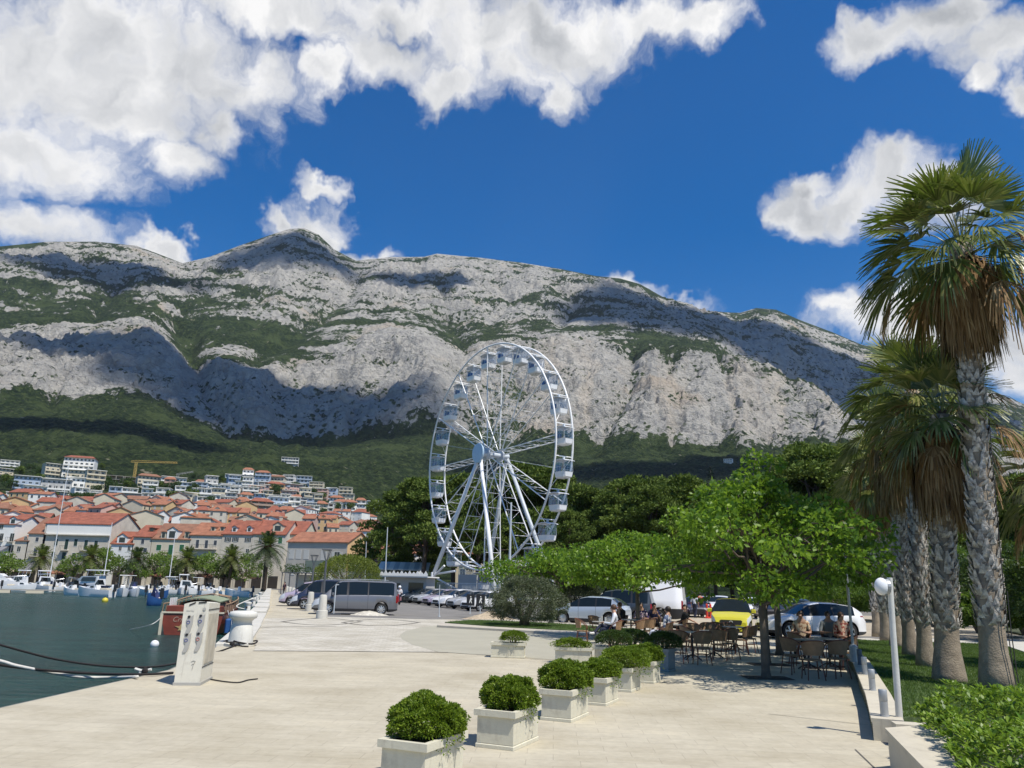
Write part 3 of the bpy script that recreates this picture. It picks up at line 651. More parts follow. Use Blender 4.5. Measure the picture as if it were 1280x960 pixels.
def place(proto, first_used, loc, rz, s, label, cat, group):
    o = proto if not first_used else copy_tree(proto)
    o.location = loc; o.rotation_euler = (0, 0, rz); o.scale = (s, s, s) if not isinstance(s, tuple) else s
    tag(o, label, cat, group); return o
protos = [make_pine(i + 1, 15, 12, 4.5 + i % 2) for i in range(5)]
used = [False] * 5
# (px of trunk, py of crown top, distance, width factor, words)
PN = [(512, 652, 148, .9, 'low dark pine left of the ferris wheel beside the orange roofs'), (535, 600, 135, 1.1, 'broad dark pine behind the left legs of the ferris wheel'),
 (506, 614, 152, 1.05, 'tall pine rising over the orange roofed annex'), (572, 596, 140, 1.0, 'pine seen between the left spokes of the wheel'), (600, 618, 128, 0.9, 'dark pine behind the middle leg of the wheel'),
 (628, 612, 150, 1.0, 'pine directly behind the middle leg of the wheel'), (655, 585, 142, 1.1, 'tall olive green pine seen between the right spokes of the wheel'), (690, 590, 136, 1.0, 'pine behind the rightmost gondolas'),
 (712, 640, 112, 0.85, 'pine with a bare dark trunk right of the ferris wheel'), (742, 616, 130, 1.1, 'spreading pine right of the ferris wheel'), (775, 606, 124, 1.1, 'broad sunlit pine behind the silver hatchback'),
 (812, 612, 118, 1.0, 'pine rising over the white panel van'), (845, 600, 126, 1.1, 'round topped pine left of the small dark spruce'), (800, 600, 150, 1.1, 'pale olive pine furthest back behind the vans'),
 (910, 612, 120, 0.9, 'pine right of the small dark spruce'), (940, 610, 112, 0.9, 'pine hidden half behind the green café tree'), (1000, 575, 105, 1.0, 'pine right behind the top of the green café tree'),
 (1035, 562, 98, 1.1, 'dark pine left of the palm crowns'), (1065, 572, 104, 1.0, 'dark pine behind the palm crowns'), (1010, 560, 110, 1.0, 'tall pine between café tree and palms'),
 (1110, 590, 96, 1.0, 'dark pine behind the row of palm trunks'), (1160, 600, 92, 1.0, 'dark pine behind the two largest palm trunks'), (1225, 610, 88, 1.0, 'dark pine right of the tallest palm trunk'), (1275, 600, 84, 1.0, 'dark pine at the park edge'), (1330, 600, 80, 1.0, 'dark pine beyond the park edge'),
 (880, 628, 112, 0.9, 'low pine behind the yellow car'), (970, 620, 100, 0.9, 'low pine behind the white hatchback')]
for i, (px, py, dd, w, lab) in enumerate(PN):
    top = D(px, py, dd); k = i % 5; s = (top.z + 0.3) / 15.0
    place(protos[k], used[k], (top.x, dd, -0.1), i * 1.7, (s * w * 1.05, s * w * 1.05, s), lab, 'tree', 'pines around the park and wheel'); used[k] = True
# small dark spruce
rng = np.random.default_rng(3); tp = D(888, 583, 116); root = empty('spruce_tree', (tp.x, 116, 0), 0, 'small dark pointed spruce standing above the round pines', 'tree')
mb = MB(); mb.tube([(0, 0, 0), (0, 0, tp.z)], [0.3, 0.03], 7); mb.build('trunk', bark_p, root)
C = []; 
for i in range(60):
    f = i / 60; a = i * 2.4; C.append((math.cos(a) * 2.6 * (1 - f) * 0.7, math.sin(a) * 2.6 * (1 - f) * 0.7, 3 + f * (tp.z - 3.2)))
P_, dr = clump_points(C, [max(.25, 1.2 * (1 - i / 66)) for i in range(60)], 220, rng, 0.35, 0.2)
quads_obj('crown', leafquads(P_, 0.35, rng, dr, 0.2, 0.4), leafmat('spruce_needles', [(0.008, 0.018, 0.010), (0.02, 0.04, 0.02)], 0.8, 0.0), root)
# ------------------------------------------------------------------ café trees
broadleaf('plane_tree', (5.85, 18.27, 0.004), 4.75, 5.3, 1.2, 21, green_leaf, 0.125, 900, 'bright green leafy tree with the thickest trunk on the café terrace', trunk_r=0.085,
          spikes=[(0.05, 0, 4.95, .34), (0.35, -.2, 4.8, .32), (-.1, .2, 4.55, .4), (.2, 0, 4.3, .5), (-.9, 0, 4.1, .5), (1.0, 0.2, 3.8, .6), (-1.7, .3, 3.5, .5), (-2.7, 0, 2.2, .5), (2.5, 0, 2.3, .4)], ncl=84, cr=.72, sxy=(1, 1.2))
broadleaf('plane_tree', (7.0, 21.6, 0.004), 4.1, 4.4, 1.6, 22, green_leaf, 0.13, 620, 'green terrace tree with the thinnest leaning trunk behind the front one', trunk_r=0.055, ncl=44)
broadleaf('plane_tree', (8.5, 25.1, 0.004), 4.2, 4.8, 1.8, 23, green_leaf, 0.14, 480, 'green terrace tree whose dark trunk stands before the white hatchback', trunk_r=0.10, ncl=46)
broadleaf('plane_tree', (5.0, 30.5, 0.004), 3.95, 6.2, 1.9, 24, green_leaf, 0.14, 520, 'green tree spreading low over the dark people carrier', trunk_r=0.08, ncl=48, sxy=(1.15, 0.8))
broadleaf('plane_tree', (3.3, 47.5, 0.004), 4.1, 8.0, 1.9, 25, green_leaf, 0.20, 200, 'low spreading green tree between wheel leg and silver hatchback', trunk_r=0.10, ncl=46, sxy=(1.1, 0.7))
broadleaf('plane_tree', (8.2, 52, 0.004), 5.0, 6.5, 2.1, 26, green_leaf, 0.20, 200, 'green tree behind the white panel van', trunk_r=0.10, ncl=40)
# ------------------------------------------------------------------ olive bush
def lumpy_bush(name, loc, rx, ry, rz_, z0, n, leaf, lm, seed, label, cat='shrub', group=None, parts=True, hang=0.0, droop=0.0, lump=0.28, aspect=0.4, stem=True, parent=None, pname='foliage', noise=3.0):
    rng = np.random.default_rng(seed)
    root = parent if parent is not None else empty(name, loc, 0, label, cat, group)
    u = rng.normal(size=(n, 3)); u /= np.linalg.norm(u, axis=1)[:, None]; u[:, 2] = np.where(u[:, 2] < (-0.75 if name == 'olive_tree' else -0.35), -u[:, 2], u[:, 2])
    lum = 1 + lump * 2 * (fbm(u[:, 0] * noise + seed, u[:, 1] * noise + u[:, 2] * 2.3, 4, seed) - 0.5)
    rad = lum * (1 - np.abs(rng.normal(0, 0.13, n)))
    P_ = u * rad[:, None] * np.array([rx, ry, rz_]); P_[:, 2] += z0
    if hang:
        m_ = (rng.random(n) < 0.10) & (u[:, 2] < 0.15); P_[m_, 2] -= rng.uniform(0, hang, m_.sum()) ; 
    quads_obj(pname, leafquads(P_, leaf, rng, u * 0.8, droop, aspect), lm, root)
    if stem:
        mb = MB()
        for i in range(7):
            a = i * 0.9; mb.tube([(0.05 * math.cos(a), 0.05 * math.sin(a), max(0, z0 - rz_)), (rx * 0.3 * math.cos(a), ry * 0.3 * math.sin(a), z0), (rx * 0.75 * math.cos(a), ry * 0.75 * math.sin(a), z0 + rz_ * 0.5)], [0.05 * rx + .005, 0.03 * rx, 0.006], 5)
        mb.build('stem', bark_g, root)
    return root
op = G(655, 782, 0.13)
ot = lumpy_bush('olive_tree', op, 1.68, 1.4, 1.05, 1.02, 40000, 0.085, olive_leaf, 31, 'squat grey green olive tree in the kerbed bed', 'tree', aspect=0.28, stem=False, lump=0.42, noise=4)
mb = MB(); rngp = np.random.default_rng(9)
for a in (0.2, 2.2, 4.0, 5.3): mb.tube([(0.1 * math.cos(a), 0.1 * math.sin(a), -0.05), (0.14 * math.cos(a), 0.14 * math.sin(a), .4), (0.5 * math.cos(a), 0.4 * math.sin(a), .95), (0.9 * math.cos(a), 0.8 * math.sin(a), 1.5)], [0.17, 0.12, 0.08, 0.03], 7)
mb.build('trunk', bark_g, ot, sm=True)
for (px, py, dd, rx, rz_, lab) in [(722, 768, 50, 1.6, 1.3, 'low olive green shrub behind the silver hatchback'), (433, 736, 82, 3.6, 2.5, 'big rounded yellow green bush behind the grey van')]:
    p = D(px, py, dd); lumpy_bush('round_bush', (p.x, dd, 0), rx, rx * 0.9, rz_, rz_ * 0.85, 16000, 0.11 if dd < 60 else 0.16, olive_leaf if dd < 60 else leafmat('yellow_green_leaf', [(0.06, 0.08, 0.01), (0.13, 0.16, 0.02), (0.22, 0.25, 0.04)], .6, .2, .5), int(px), lab, lump=0.1)
# ------------------------------------------------------------------ fan palms
frond_green = leafmat('palm_frond_green', [(0.034, 0.058, 0.010), (0.090, 0.122, 0.028), (0.21, 0.225, 0.065), (0.45, 0.41, 0.19)], 0.38, 0.15, 0.9, 0.5)
frond_dry = leafmat('palm_frond_dry', [(0.08, 0.042, 0.02), (0.20, 0.115, 0.055), (0.36, 0.235, 0.12), (0.50, 0.37, 0.21)], 0.8, 0.12, 1.2, 0.15)
palm_bark = mat('palm_bark', (0.32, 0.28, 0.235), 0.92, 0.5, 9, 0.9, 45, col2=(0.52, 0.48, 0.42))
palm_base = mat('palm_base_bark', (0.27, 0.22, 0.16), 0.95, 0.3, 5, 1.0, 30)
palm_fibre = mat('palm_fibre', (0.11, 0.055, 0.03), 0.95, 0.4, 8, 0.8, 60)
def fan(V, C, tip, dirv, upv, rad, nseg, droop, rng, spread=2.3, col=0):
    """one fan leaf: segments radiate from tip"""
    d = dirv / np.linalg.norm(dirv); s = np.cross(d, upv); s /= np.linalg.norm(s) + 1e-9; n = np.cross(s, d)
    for i in range(nseg):
        a = (i / (nseg - 1) - 0.5) * spread + rng.normal() * 0.02
        q = d * math.cos(a) + s * math.sin(a)
        q = q + n * 0.28 * abs(math.sin(a)); L = rad * (0.80 + 0.2 * math.cos(a)) * rng.uniform(0.9, 1.06)
        w = rad * spread / nseg * 0.60; side = np.cross(q, n); side /= np.linalg.norm(side) + 1e-9
        p = [tip + q * L * 0.05]; dr = droop * rng.uniform(0.6, 1.35)
        for f in (0.45, 0.74, 1.0):
            p.append(tip + q * L * f * (1 - 0.12 * dr * f) + np.array([0, 0, -1]) * L * dr * (f ** 2.4) * 0.62)
        ws = [0.12 * w, w * 0.55, w * 0.34, 0.006]
        tw = n * w * 0.22
        for j in range(3):
            V.append([p[j] - side * ws[j] + tw * (j > 0), p[j] + side * ws[j], p[j + 1] + side * ws[j + 1], p[j + 1] - side * ws[j + 1] + tw])
            C.append(col)
def fan_palm(loc, Htop, r_base, r_top, seed, label, crown_r=1.25, nfan=46, skirt=1.5, lean=(0, 0), scales=1.0, base_h=1.3, detail=26):
    rng = np.random.default_rng(seed); root = empty('fan_palm', loc, 0, label, 'palm tree', 'fan palms on the lawn')
    top = np.array([lean[0], lean[1], Htop])
    def axis(z): f = z / Htop; return np.array([lean[0] * f ** 1.3, lean[1] * f ** 1.3, z])
    def rad(z):
        f = z / Htop; r = r_top + (r_base * 0.80 - r_top) * (1 - f); return r + r_base * 0.38 * max(0, 1 - z / 0.7) ** 1.6
    zs = np.linspace(-0.1, Htop, 26); mb = MB(); mb.tube([axis(max(z, 0)) + np.array([0, 0, min(z, 0)]) for z in zs], [rad(max(z, 0)) * (1 + 0.03 * math.sin(z * 23) + rng.normal() * .012) for z in zs], 18)
    tr = mb.build('trunk', palm_base, root, sm=True)
    # leaf-base boots: pointed plates in a criss-cross spiral
    V = []; F = []; z = base_h; k = 0; dz = 0.052 * (r_base / 0.33)
    while z < Htop - 0.15:
        for j in range(5):
            a = k * 2.39996 + j * 1.2566 + rng.normal() * 0.22; zz = z + rng.normal() * 0.035; r = rad(zz) + 0.002; ax = axis(zz)
            er = np.array([math.cos(a), math.sin(a), 0]); et = np.array([-math.sin(a), math.cos(a), 0]); W_ = r * 0.34 * rng.uniform(0.8, 1.2); L_ = 0.16 * rng.uniform(0.6, 1.45); o_ = rng.uniform(0.03, 0.085) * scales
            tl = rng.choice([-1, 1]) * 0.35 * W_
            p0 = ax + er * r - et * W_; p1 = ax + er * r + et * W_; p2 = ax + er * (r + o_) + et * (W_ * 0.30 + tl) + np.array([0, 0, L_]); p3 = ax + er * (r + o_) + et * (-W_ * 0.30 + tl) + np.array([0, 0, L_ * 0.92])
            c = ax + er * (r + o_ * 0.75) + np.array([0, 0, L_ * 0.4])
            i0 = len(V); V += [p0, p1, p2, p3, c, ax + er * (r - .01) + np.array([0, 0, L_ * .8])]
            F += [(i0, i0 + 1, i0 + 4), (i0 + 1, i0 + 2, i0 + 4), (i0 + 2, i0 + 3, i0 + 4), (i0 + 3, i0, i0 + 4), (i0 + 2, i0 + 5, i0 + 3)]
        k += 1; z += dz
    mesh_obj('leaf_base_bark', V, F, palm_bark, tr)
    # crown
    Vq = []; Cq = []; pet = MB()
    for i in range(nfan):
        f = (i + 0.5) / nfan; el_ = math.asin(min(1, 1.0 - 1.55 * f)) if f < 0.98 else -0.6; a = i * 2.39996 + rng.normal() * 0.15
        el_ = R(84) - f ** 0.9 * R(122)
        pl = crown_r * rng.uniform(0.62, 0.95); d = np.array([math.cos(a) * math.cos(el_), math.sin(a) * math.cos(el_), math.sin(el_)])
        st = axis(Htop - 0.35 * f - 0.05); tip = st + d * pl + np.array([0, 0, -0.10 * (1 - f) * pl]); mid = st + d * pl * 0.5 + np.array([0, 0, 0.05])
        pet.tube([st, mid, tip], [0.020, 0.014, 0.008], 4, cap=False)
        dd = d * 1.0 + np.array([0, 0, -0.30 - 0.5 * f]); upv = np.array([0, 0, 1.0]) if abs(d[2]) < 0.9 else np.array([math.cos(a + 1.5), math.sin(a + 1.5), 0.3])
        dry = 1 if f > 0.85 or rng.random() < 0.08 else 0
        fan(Vq, Cq, tip, dd, upv, crown_r * rng.uniform(0.60, 0.80) * (.72 if dry else 1), detail, (0.08 + 0.95 * f + (0.5 if dry else 0)), rng, rng.uniform(1.9, 2.7), dry)
    cr = quads_obj('crown', np.array(Vq), [frond_green, frond_dry], root, Cq)
    pet.build('leaf_stalk', frond_green, cr)
    # skirt of dead fronds
    Vs = []; 
    for i in range(int(1500 * skirt)):
        a = rng.uniform(0, 6.28); z1 = Htop - 0.25 - rng.uniform(0, 0.55) * skirt; r = rad(z1); out = rng.uniform(0.05, 0.62) * (1.0 - 0.3 * (Htop - z1) / skirt)
        er = np.array([math.cos(a), math.sin(a), 0]); et = np.array([-math.sin(a), math.cos(a), 0]); L_ = rng.uniform(0.35, 0.95) * skirt * 0.8; w = rng.uniform(0.010, 0.028)
        p0 = axis(z1) + er * r; p1 = p0 + er * out * 0.8 + np.array([0, 0, -L_ * 0.30]); p2 = p0 + er * out + et * rng.normal() * 0.06 + np.array([0, 0, -L_])
        Vs.append([p0 - et * w, p0 + et * w, p1 + et * w, p1 - et * w]); Vs.append([p1 - et * w, p1 + et * w, p2 + et * w * .3, p2 - et * w * .3])
    quads_obj('dead_frond_skirt', np.array(Vs), frond_dry, root)
    # fibre boss under the crown
    mb = MB(); mb.tube([axis(Htop - 0.9 * skirt), axis(Htop - 0.4), axis(Htop + 0.12)], [rad(Htop - 1) * 1.05, r_top * 1.25, 0.10], 12); mb.build('crown_shaft', palm_fibre, root, sm=True)
    return root
# (base px, base py, crown centre px, py, radius base, top, crown r, skirt, label)
PL = [(1247, 861, 1203, 308, .30, .20, 1.66, 2.1, 'tallest fan palm nearest the glossy hedge, its boots bleached pale grey', 50, 30),
 (1187, 851, 1178, 520, .30, .22, 1.25, 1.9, 'second fan palm with a reddish shaggy trunk and a flared base', 46, 24),
 (1158, 833, 1140, 490, .22, .18, 1.30, 2.0, 'fan palm with a slim trunk and the highest crown of the rear cluster', 44, 22),
 (1138.5, 819, 1115, 545, .22, .18, 1.3, 1.9, 'fan palm whose crown reaches out over the green café tree', 44, 20),
 (1121.5, 808, 1100, 590, .22, .18, 1.3, 1.7, 'fan palm standing behind the white lamp post', 40, 18),
 (1108, 800, 1093, 600, .22, .18, 1.3, 1.7, 'last but one fan palm beside the white hatchback', 38, 16),
 (1097, 793, 1084, 612, .22, .18, 1.3, 1.4, 'hindmost fan palm beside the rear of the white hatchback', 38, 16),
 (1336, 838, 1330, 600, .30, .24, 1.4, 1.3, 'fan palm at the frame edge whose fronds hang beside the tallest trunk', 44, 20)]
for i, (bx, by, cx, cy, rb, rt, cr_, skt, lab, nf, det) in enumerate(PL):
    b = G(bx, by, 0.2); tp = D(cx, cy, b.y + (0.3 if i == 0 else 0))
    ratio = 1.0
    pm_ = fan_palm(b, tp.z - 0.2, rb, rt, 100 + i, lab, cr_, nf, skt, lean=(tp.x - b.x, tp.y - b.y), base_h=1.15 if i == 0 else 1.0, detail=det)
    if i == 0:
        H_ = tp.z - .2; lx, ly = tp.x - b.x, tp.y - b.y; mb = MB()
        for k_, dx_ in enumerate((.03, .09)): mb.tube([(lx * (z / H_) ** 1.3 + dx_ + (.33 if z < .9 else .27) * .25, ly * (z / H_) ** 1.3 - (.41 - .1 * min(1, z / .7) if z < .7 else .345), z) for z in ([.0, .35, .7, 1.1, 1.8] if k_ else [.0, .35, .7, 1.1, 1.8, 3, 4.2, 5.5])], .010, 5)
        mb.build('cable', mat('dark_cable', (.03, .028, .025), .7), pm_)
# ------------------------------------------------------------------ big glossy hedge in the walled bed
rng = np.random.default_rng(77)
hp = [(4.75, 9.55), (3.75, 6.7), (3.0, 4.6), (8.6, 4.2), (9.6, 9.6), (7.2, 9.9)]
hedge = empty('clipped_hedge', (6, 7.5, 0.45), 0, 'glossy bright green hedge spilling over the near bed wall', 'hedge')
n = 5200; xs = rng.uniform(3, 9.6, n * 2); ys = rng.uniform(4.4, 9.9, n * 2)
inside = (ys < 9.75) & (xs > 3.0 + (ys - 4.6) * 0.362 - 0.05 + 0.28 * (fbm(ys * 1.7, ys * 0, 3, 3) - 0.5)) & (xs < 9.4); xs = xs[inside]; ys = ys[inside]
edge = np.clip((xs - (3.0 + (ys - 4.6) * 0.362)) / 0.35, 0.05, 1) * np.clip((9.85 - ys) / 0.35, 0.05, 1)
tops = 0.33 * edge ** 0.5 + 0.46 * (fbm(xs * 1.8, ys * 1.8, 4, 8) - 0.5) * edge + 0.06
depth = rng.uniform(0, 1, len(xs)) ** 1.6; zs = tops * (1 - depth * 0.85)
Vh = []
k = len(xs); sway = rng.normal(0, 0.03, (k, 2))
base_p = np.stack([xs - 6, ys - 7.5, zs], 1)
for j in range(9):
    a = rng.uniform(0, 6.28, k); e = rng.uniform(0.0, 1.1, k)
    d = np.stack([np.cos(a) * np.cos(e), np.sin(a) * np.cos(e), np.sin(e)], 1); s = np.stack([-np.sin(a), np.cos(a), np.zeros(k)], 1); nn = np.cross(d, s)
    L = rng.uniform(0.045, 0.085, k)[:, None]; q = np.zeros((k, 4, 3)); p0 = base_p + d * 0.008
    q[:, 0] = p0; q[:, 1] = p0 + d * L * 0.62 + s * L * 0.21 + nn * L * .05; q[:, 2] = p0 + d * L - nn * L * 0.05; q[:, 3] = p0 + d * L * 0.62 - s * L * 0.21 + nn * L * .05
    Vh.append(q)
quads_obj('foliage', np.concatenate(Vh), hedge_leaf, hedge)
mb = MB()
for i in range(90):
    x = rng.uniform(3.6, 9.2); y = rng.uniform(4.8, 9.5)
    if x > 3.3 + (y - 4.6) * 0.362: mb.tube([(x - 6, y - 7.5, -0.05), (x - 6 + rng.normal() * .05, y - 7.5 + rng.normal() * .05, 0.3)], [0.008, 0.004], 4)

# shrubs and hedges behind the park path
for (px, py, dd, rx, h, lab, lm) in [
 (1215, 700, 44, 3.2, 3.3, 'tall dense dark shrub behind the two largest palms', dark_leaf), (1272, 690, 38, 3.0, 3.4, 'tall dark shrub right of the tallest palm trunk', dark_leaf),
 (1330, 690, 33, 2.6, 3.0, 'dark shrub at the far end of the path', dark_leaf), (1185, 690, 52, 3.0, 3.2, 'mid green shrub behind the slim palm trunks', shrub_leaf), (1140, 700, 56, 3.0, 3.0, 'mid green shrub behind the rear palms', shrub_leaf),
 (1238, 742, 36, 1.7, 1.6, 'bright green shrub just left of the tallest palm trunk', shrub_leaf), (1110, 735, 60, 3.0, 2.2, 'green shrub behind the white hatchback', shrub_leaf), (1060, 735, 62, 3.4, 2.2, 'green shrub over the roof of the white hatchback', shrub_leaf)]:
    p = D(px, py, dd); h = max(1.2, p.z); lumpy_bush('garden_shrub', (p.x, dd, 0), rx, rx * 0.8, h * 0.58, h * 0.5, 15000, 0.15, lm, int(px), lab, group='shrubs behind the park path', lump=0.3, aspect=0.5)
def box_hedge(a, b, w, h, label, lm, seed=1, z=0.1, leaf=0.05, dens=900, name='clipped_hedge'):
    rng = np.random.default_rng(seed); a = Vector((a[0], a[1], z)); b = Vector((b[0], b[1], z)); L = (b - a).length; d = (b - a) / L; nn = Vector((-d.y, d.x, 0))
    root = empty(name, (a + b) / 2, math.atan2(d.y, d.x), label, 'hedge'); k = int(dens * L * (w + 2 * h))
    f = rng.random(k) * (w + 2 * h); x = rng.uniform(-L / 2, L / 2, k)
    y = np.where(f < h, -w / 2, np.where(f < h + w, f - h - w / 2, w / 2)); zz = np.where(f < h, f, np.where(f < h + w, h, f - h - w))
    P_ = np.stack([x, y, zz], 1) + rng.normal(0, 0.035, (k, 3)); P_[:, 2] = np.maximum(P_[:, 2], 0.02)
    P_[:, 2] += (fbm(x * 2, y * 2, 3, seed) - .5) * 0.12
    quads_obj('foliage', leafquads(P_, leaf, rng, None, -0.3, 0.6), lm, root)
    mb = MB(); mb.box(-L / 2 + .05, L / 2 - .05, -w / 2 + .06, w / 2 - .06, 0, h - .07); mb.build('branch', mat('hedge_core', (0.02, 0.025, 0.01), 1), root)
    return root
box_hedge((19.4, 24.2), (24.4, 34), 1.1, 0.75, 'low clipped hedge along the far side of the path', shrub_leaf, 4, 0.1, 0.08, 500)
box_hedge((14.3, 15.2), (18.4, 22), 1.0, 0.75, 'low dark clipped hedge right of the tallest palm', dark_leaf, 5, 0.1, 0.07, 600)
mb = MB(); P0 = [(10.6, 11.3), (15.8, 17.9), (20.7, 27.2), (25.0, 36.6)]
for i in range(3):
    a = Vector((*P0[i], 0)); b = Vector((*P0[i + 1], 0)); d = (b - a).normalized(); M = frame(a, d, Vector((-d.y, d.x, 0))); mb.box(0, (b - a).length, -0.12, 0.12, 0.0, 0.42, M=M)
o = mb.build('kerb_wall', mat('grey_kerb_stone', (0.20, 0.18, 0.16), 0.9, 0.15, 2)); tag(o, 'low grey kerb wall between pale path and clipped hedges', 'kerb')
# ================================================================== town
stone_w = mat('pale_stone_wall', (0.58, 0.53, 0.44), 0.9, 0.14, 0.5, 0.3, 3)
cream_w = mat('cream_plaster', (0.60, 0.54, 0.41), 0.9, 0.08, 0.3)
white_w = mat('white_plaster', (0.78, 0.77, 0.73), 0.85, 0.06, 0.2)
grey_w = mat('grey_plaster', (0.42, 0.42, 0.41), 0.9, 0.08, 0.2)
pink_w = mat('pink_plaster', (0.56, 0.38, 0.32), 0.9, 0.08, 0.2)
ochre_w = mat('ochre_plaster', (0.62, 0.43, 0.22), 0.9, 0.12, 0.4, 0.3, 3)
blue_w = mat('bluish_plaster', (0.40, 0.47, 0.56), 0.85, 0.08, 0.2)
greige_w = mat('greige_plaster', (0.47, 0.44, 0.385), 0.9, 0.09, 0.3)
brown_w = mat('brown_plaster', (0.36, 0.27, 0.21), 0.9, 0.1, 0.2)
concrete_w = mat('raw_concrete', (0.33, 0.31, 0.27), 0.95, 0.15, 0.3)
def tiles(name, c):
    m = mat(name, c, 0.85, 0.3, 0.8); t = NT(m.node_tree); b = m.node_tree.nodes['Principled BSDF']; O = t.new('ShaderNodeTexCoord').outputs['Object']
    w = t.new('ShaderNodeTexWave'); t.l.new(O, w.inputs[0]); w.inputs['Scale'].default_value = 1.1; w.bands_direction = 'X'
    bn = t.new('ShaderNodeBump'); bn.inputs['Distance'].default_value = 0.08; bn.inputs['Strength'].default_value = 0.6; t.l.new(w.outputs[1], bn.inputs['Height']); t.l.new(bn.outputs[0], b.inputs['Normal']); return m
roof_o = tiles('orange_roof_tiles', (0.30, 0.125, 0.07)); roof_r = tiles('red_roof_tiles', (0.26, 0.085, 0.05)); roof_b = tiles('old_brown_roof_tiles', (0.24, 0.115, 0.07))
flat_g = mat('flat_roof_screed', (0.45, 0.43, 0.40), 0.9, 0.1, 0.2)
win_d = mat('dark_window_glass', (0.02, 0.025, 0.03), 0.12, 0.0, spec=0.7)
frame_w = mat('white_window_frame', (0.65, 0.64, 0.60), 0.6, 0.03)
shut_g = mat('green_shutter', (0.02, 0.12, 0.05), 0.6, 0.1, 3); shut_d = mat('dark_green_shutter', (0.018, 0.045, 0.035), 0.6, 0.1, 3); shut_k = mat('slate_shutter', (0.05, 0.06, 0.075), 0.6, 0.1, 3)
shut_w = mat('pale_shutter', (0.55, 0.54, 0.50), 0.7, 0.05, 3)
iron = mat('dark_iron', (0.03, 0.03, 0.03), 0.5, 0.05)
_wm = {}
def win_mesh(w, h, style):
    k = (round(w, 1), round(h, 1), style)
    if k in _wm: return _wm[k]
    w, h = k[0], k[1]; mb = MB()
    mb.box(-w / 2 - .07, w / 2 + .07, -0.05, 0.02, -.10, 0.0, 1)                 # sill
    mb.box(-w / 2 - .06, -w / 2, -0.03, 0.02, 0, h, 1); mb.box(w / 2, w / 2 + .06, -0.03, 0.02, 0, h, 1); mb.box(-w / 2 - .06, w / 2 + .06, -0.03, 0.02, h, h + .07, 1)
    if style.startswith('closed'): mb.box(-w / 2, w / 2, -0.028, 0.02, 0.0, h - .005, 2)
    else:
        mb.box(-w / 2, w / 2, -0.010, 0.02, 0.0, h, 0); mb.box(-.025, .025, -0.022, 0.0, 0.01, h - .01, 1)
        if style.startswith('open'): mb.box(-w - .03, -w / 2 - .07, -0.055, 0.018, .01, h - .01, 2); mb.box(w / 2 + .07, w + .03, -0.055, 0.018, .01, h - .01, 2)
    sh = {'g': shut_g, 'd': shut_d, 'k': shut_k, 'w': shut_w}.get(style[-1], shut_d)
    o = mb.build('window', [win_d, frame_w, sh]); me = o.data; bpy.data.objects.remove(o); _wm[k] = me; return me
def add_win(root, x, z, w, h, style='plain', y=0.0, rz=0.0):
    o = bpy.data.objects.new('window', win_mesh(w, h, style)); COL.objects.link(o); o.parent = root; o.location = (x, y, z); o.rotation_euler = (0, 0, rz); return o
def gable_roof(root, x0, x1, y0, y1, z, rh, m, over=0.4, hip=0.0, wallm=None, name='roof'):
    """ridge along x; hip = horizontal inset of the ridge ends"""
    ym = (y0 + y1) / 2; mb = MB(); t = 0.18
    a0, a1, b0, b1 = x0 - over, x1 + over, y0 - over, y1 + over; zz = z - over * rh / ((y1 - y0) / 2) * (1 if hip == 0 else 0.6)
    zz = z - 0.12
    R0 = (x0 - over + hip, ym, z + rh); R1 = (x1 + over - hip, ym, z + rh)
    V = [(a0, b0, zz), (a1, b0, zz), (a1, b1, zz), (a0, b1, zz), R0, R1]
    V += [(p[0], p[1], p[2] + t) for p in V]
    F = [(6, 7, 11, 10), (8, 9, 10, 11), (0, 4, 5, 1), (2, 5, 4, 3), (0, 1, 7, 6), (2, 3, 9, 8)]
    F += [(9, 6, 10), (7, 8, 11), (3, 4, 0), (1, 5, 2), (3, 0, 6, 9), (1, 2, 8, 7)] if hip else [(0, 6, 10, 4), (4, 10, 9, 3), (1, 5, 11, 7), (5, 2, 8, 11)]
    mb.add(V, F); return mb.build(name, m, root)
def walls(root, x0, x1, y0, y1, h, m, rh=0.0, gable=True, z0=-2.5, name='wall'):
    mb = MB(); ym = (y0 + y1) / 2
    if gable and rh: 
        V = [(x0, y0, z0), (x1, y0, z0), (x1, y1, z0), (x0, y1, z0), (x0, y0, h), (x1, y0, h), (x1, y1, h), (x0, y1, h), (x0, ym, h + rh), (x1, ym, h + rh)]
        F = [(0, 1, 5, 4), (1, 2, 6, 9, 5), (2, 3, 7, 6), (3, 0, 4, 8, 7), (4, 5, 9, 8), (6, 7, 8, 9)]
        mb.add(V, F)
    else: mb.box(x0, x1, y0, y1, z0, h)
    return mb.build(name, m, root)
def chimney(roof, x, y, z, h=1.0): mb = MB(); mb.box(x - .3, x + .3, y - .3, y + .3, z - .8, z + h); mb.box(x - .38, x + .38, y - .38, y + .38, z + h, z + h + .12); mb.build('chimney', cream_w, roof)
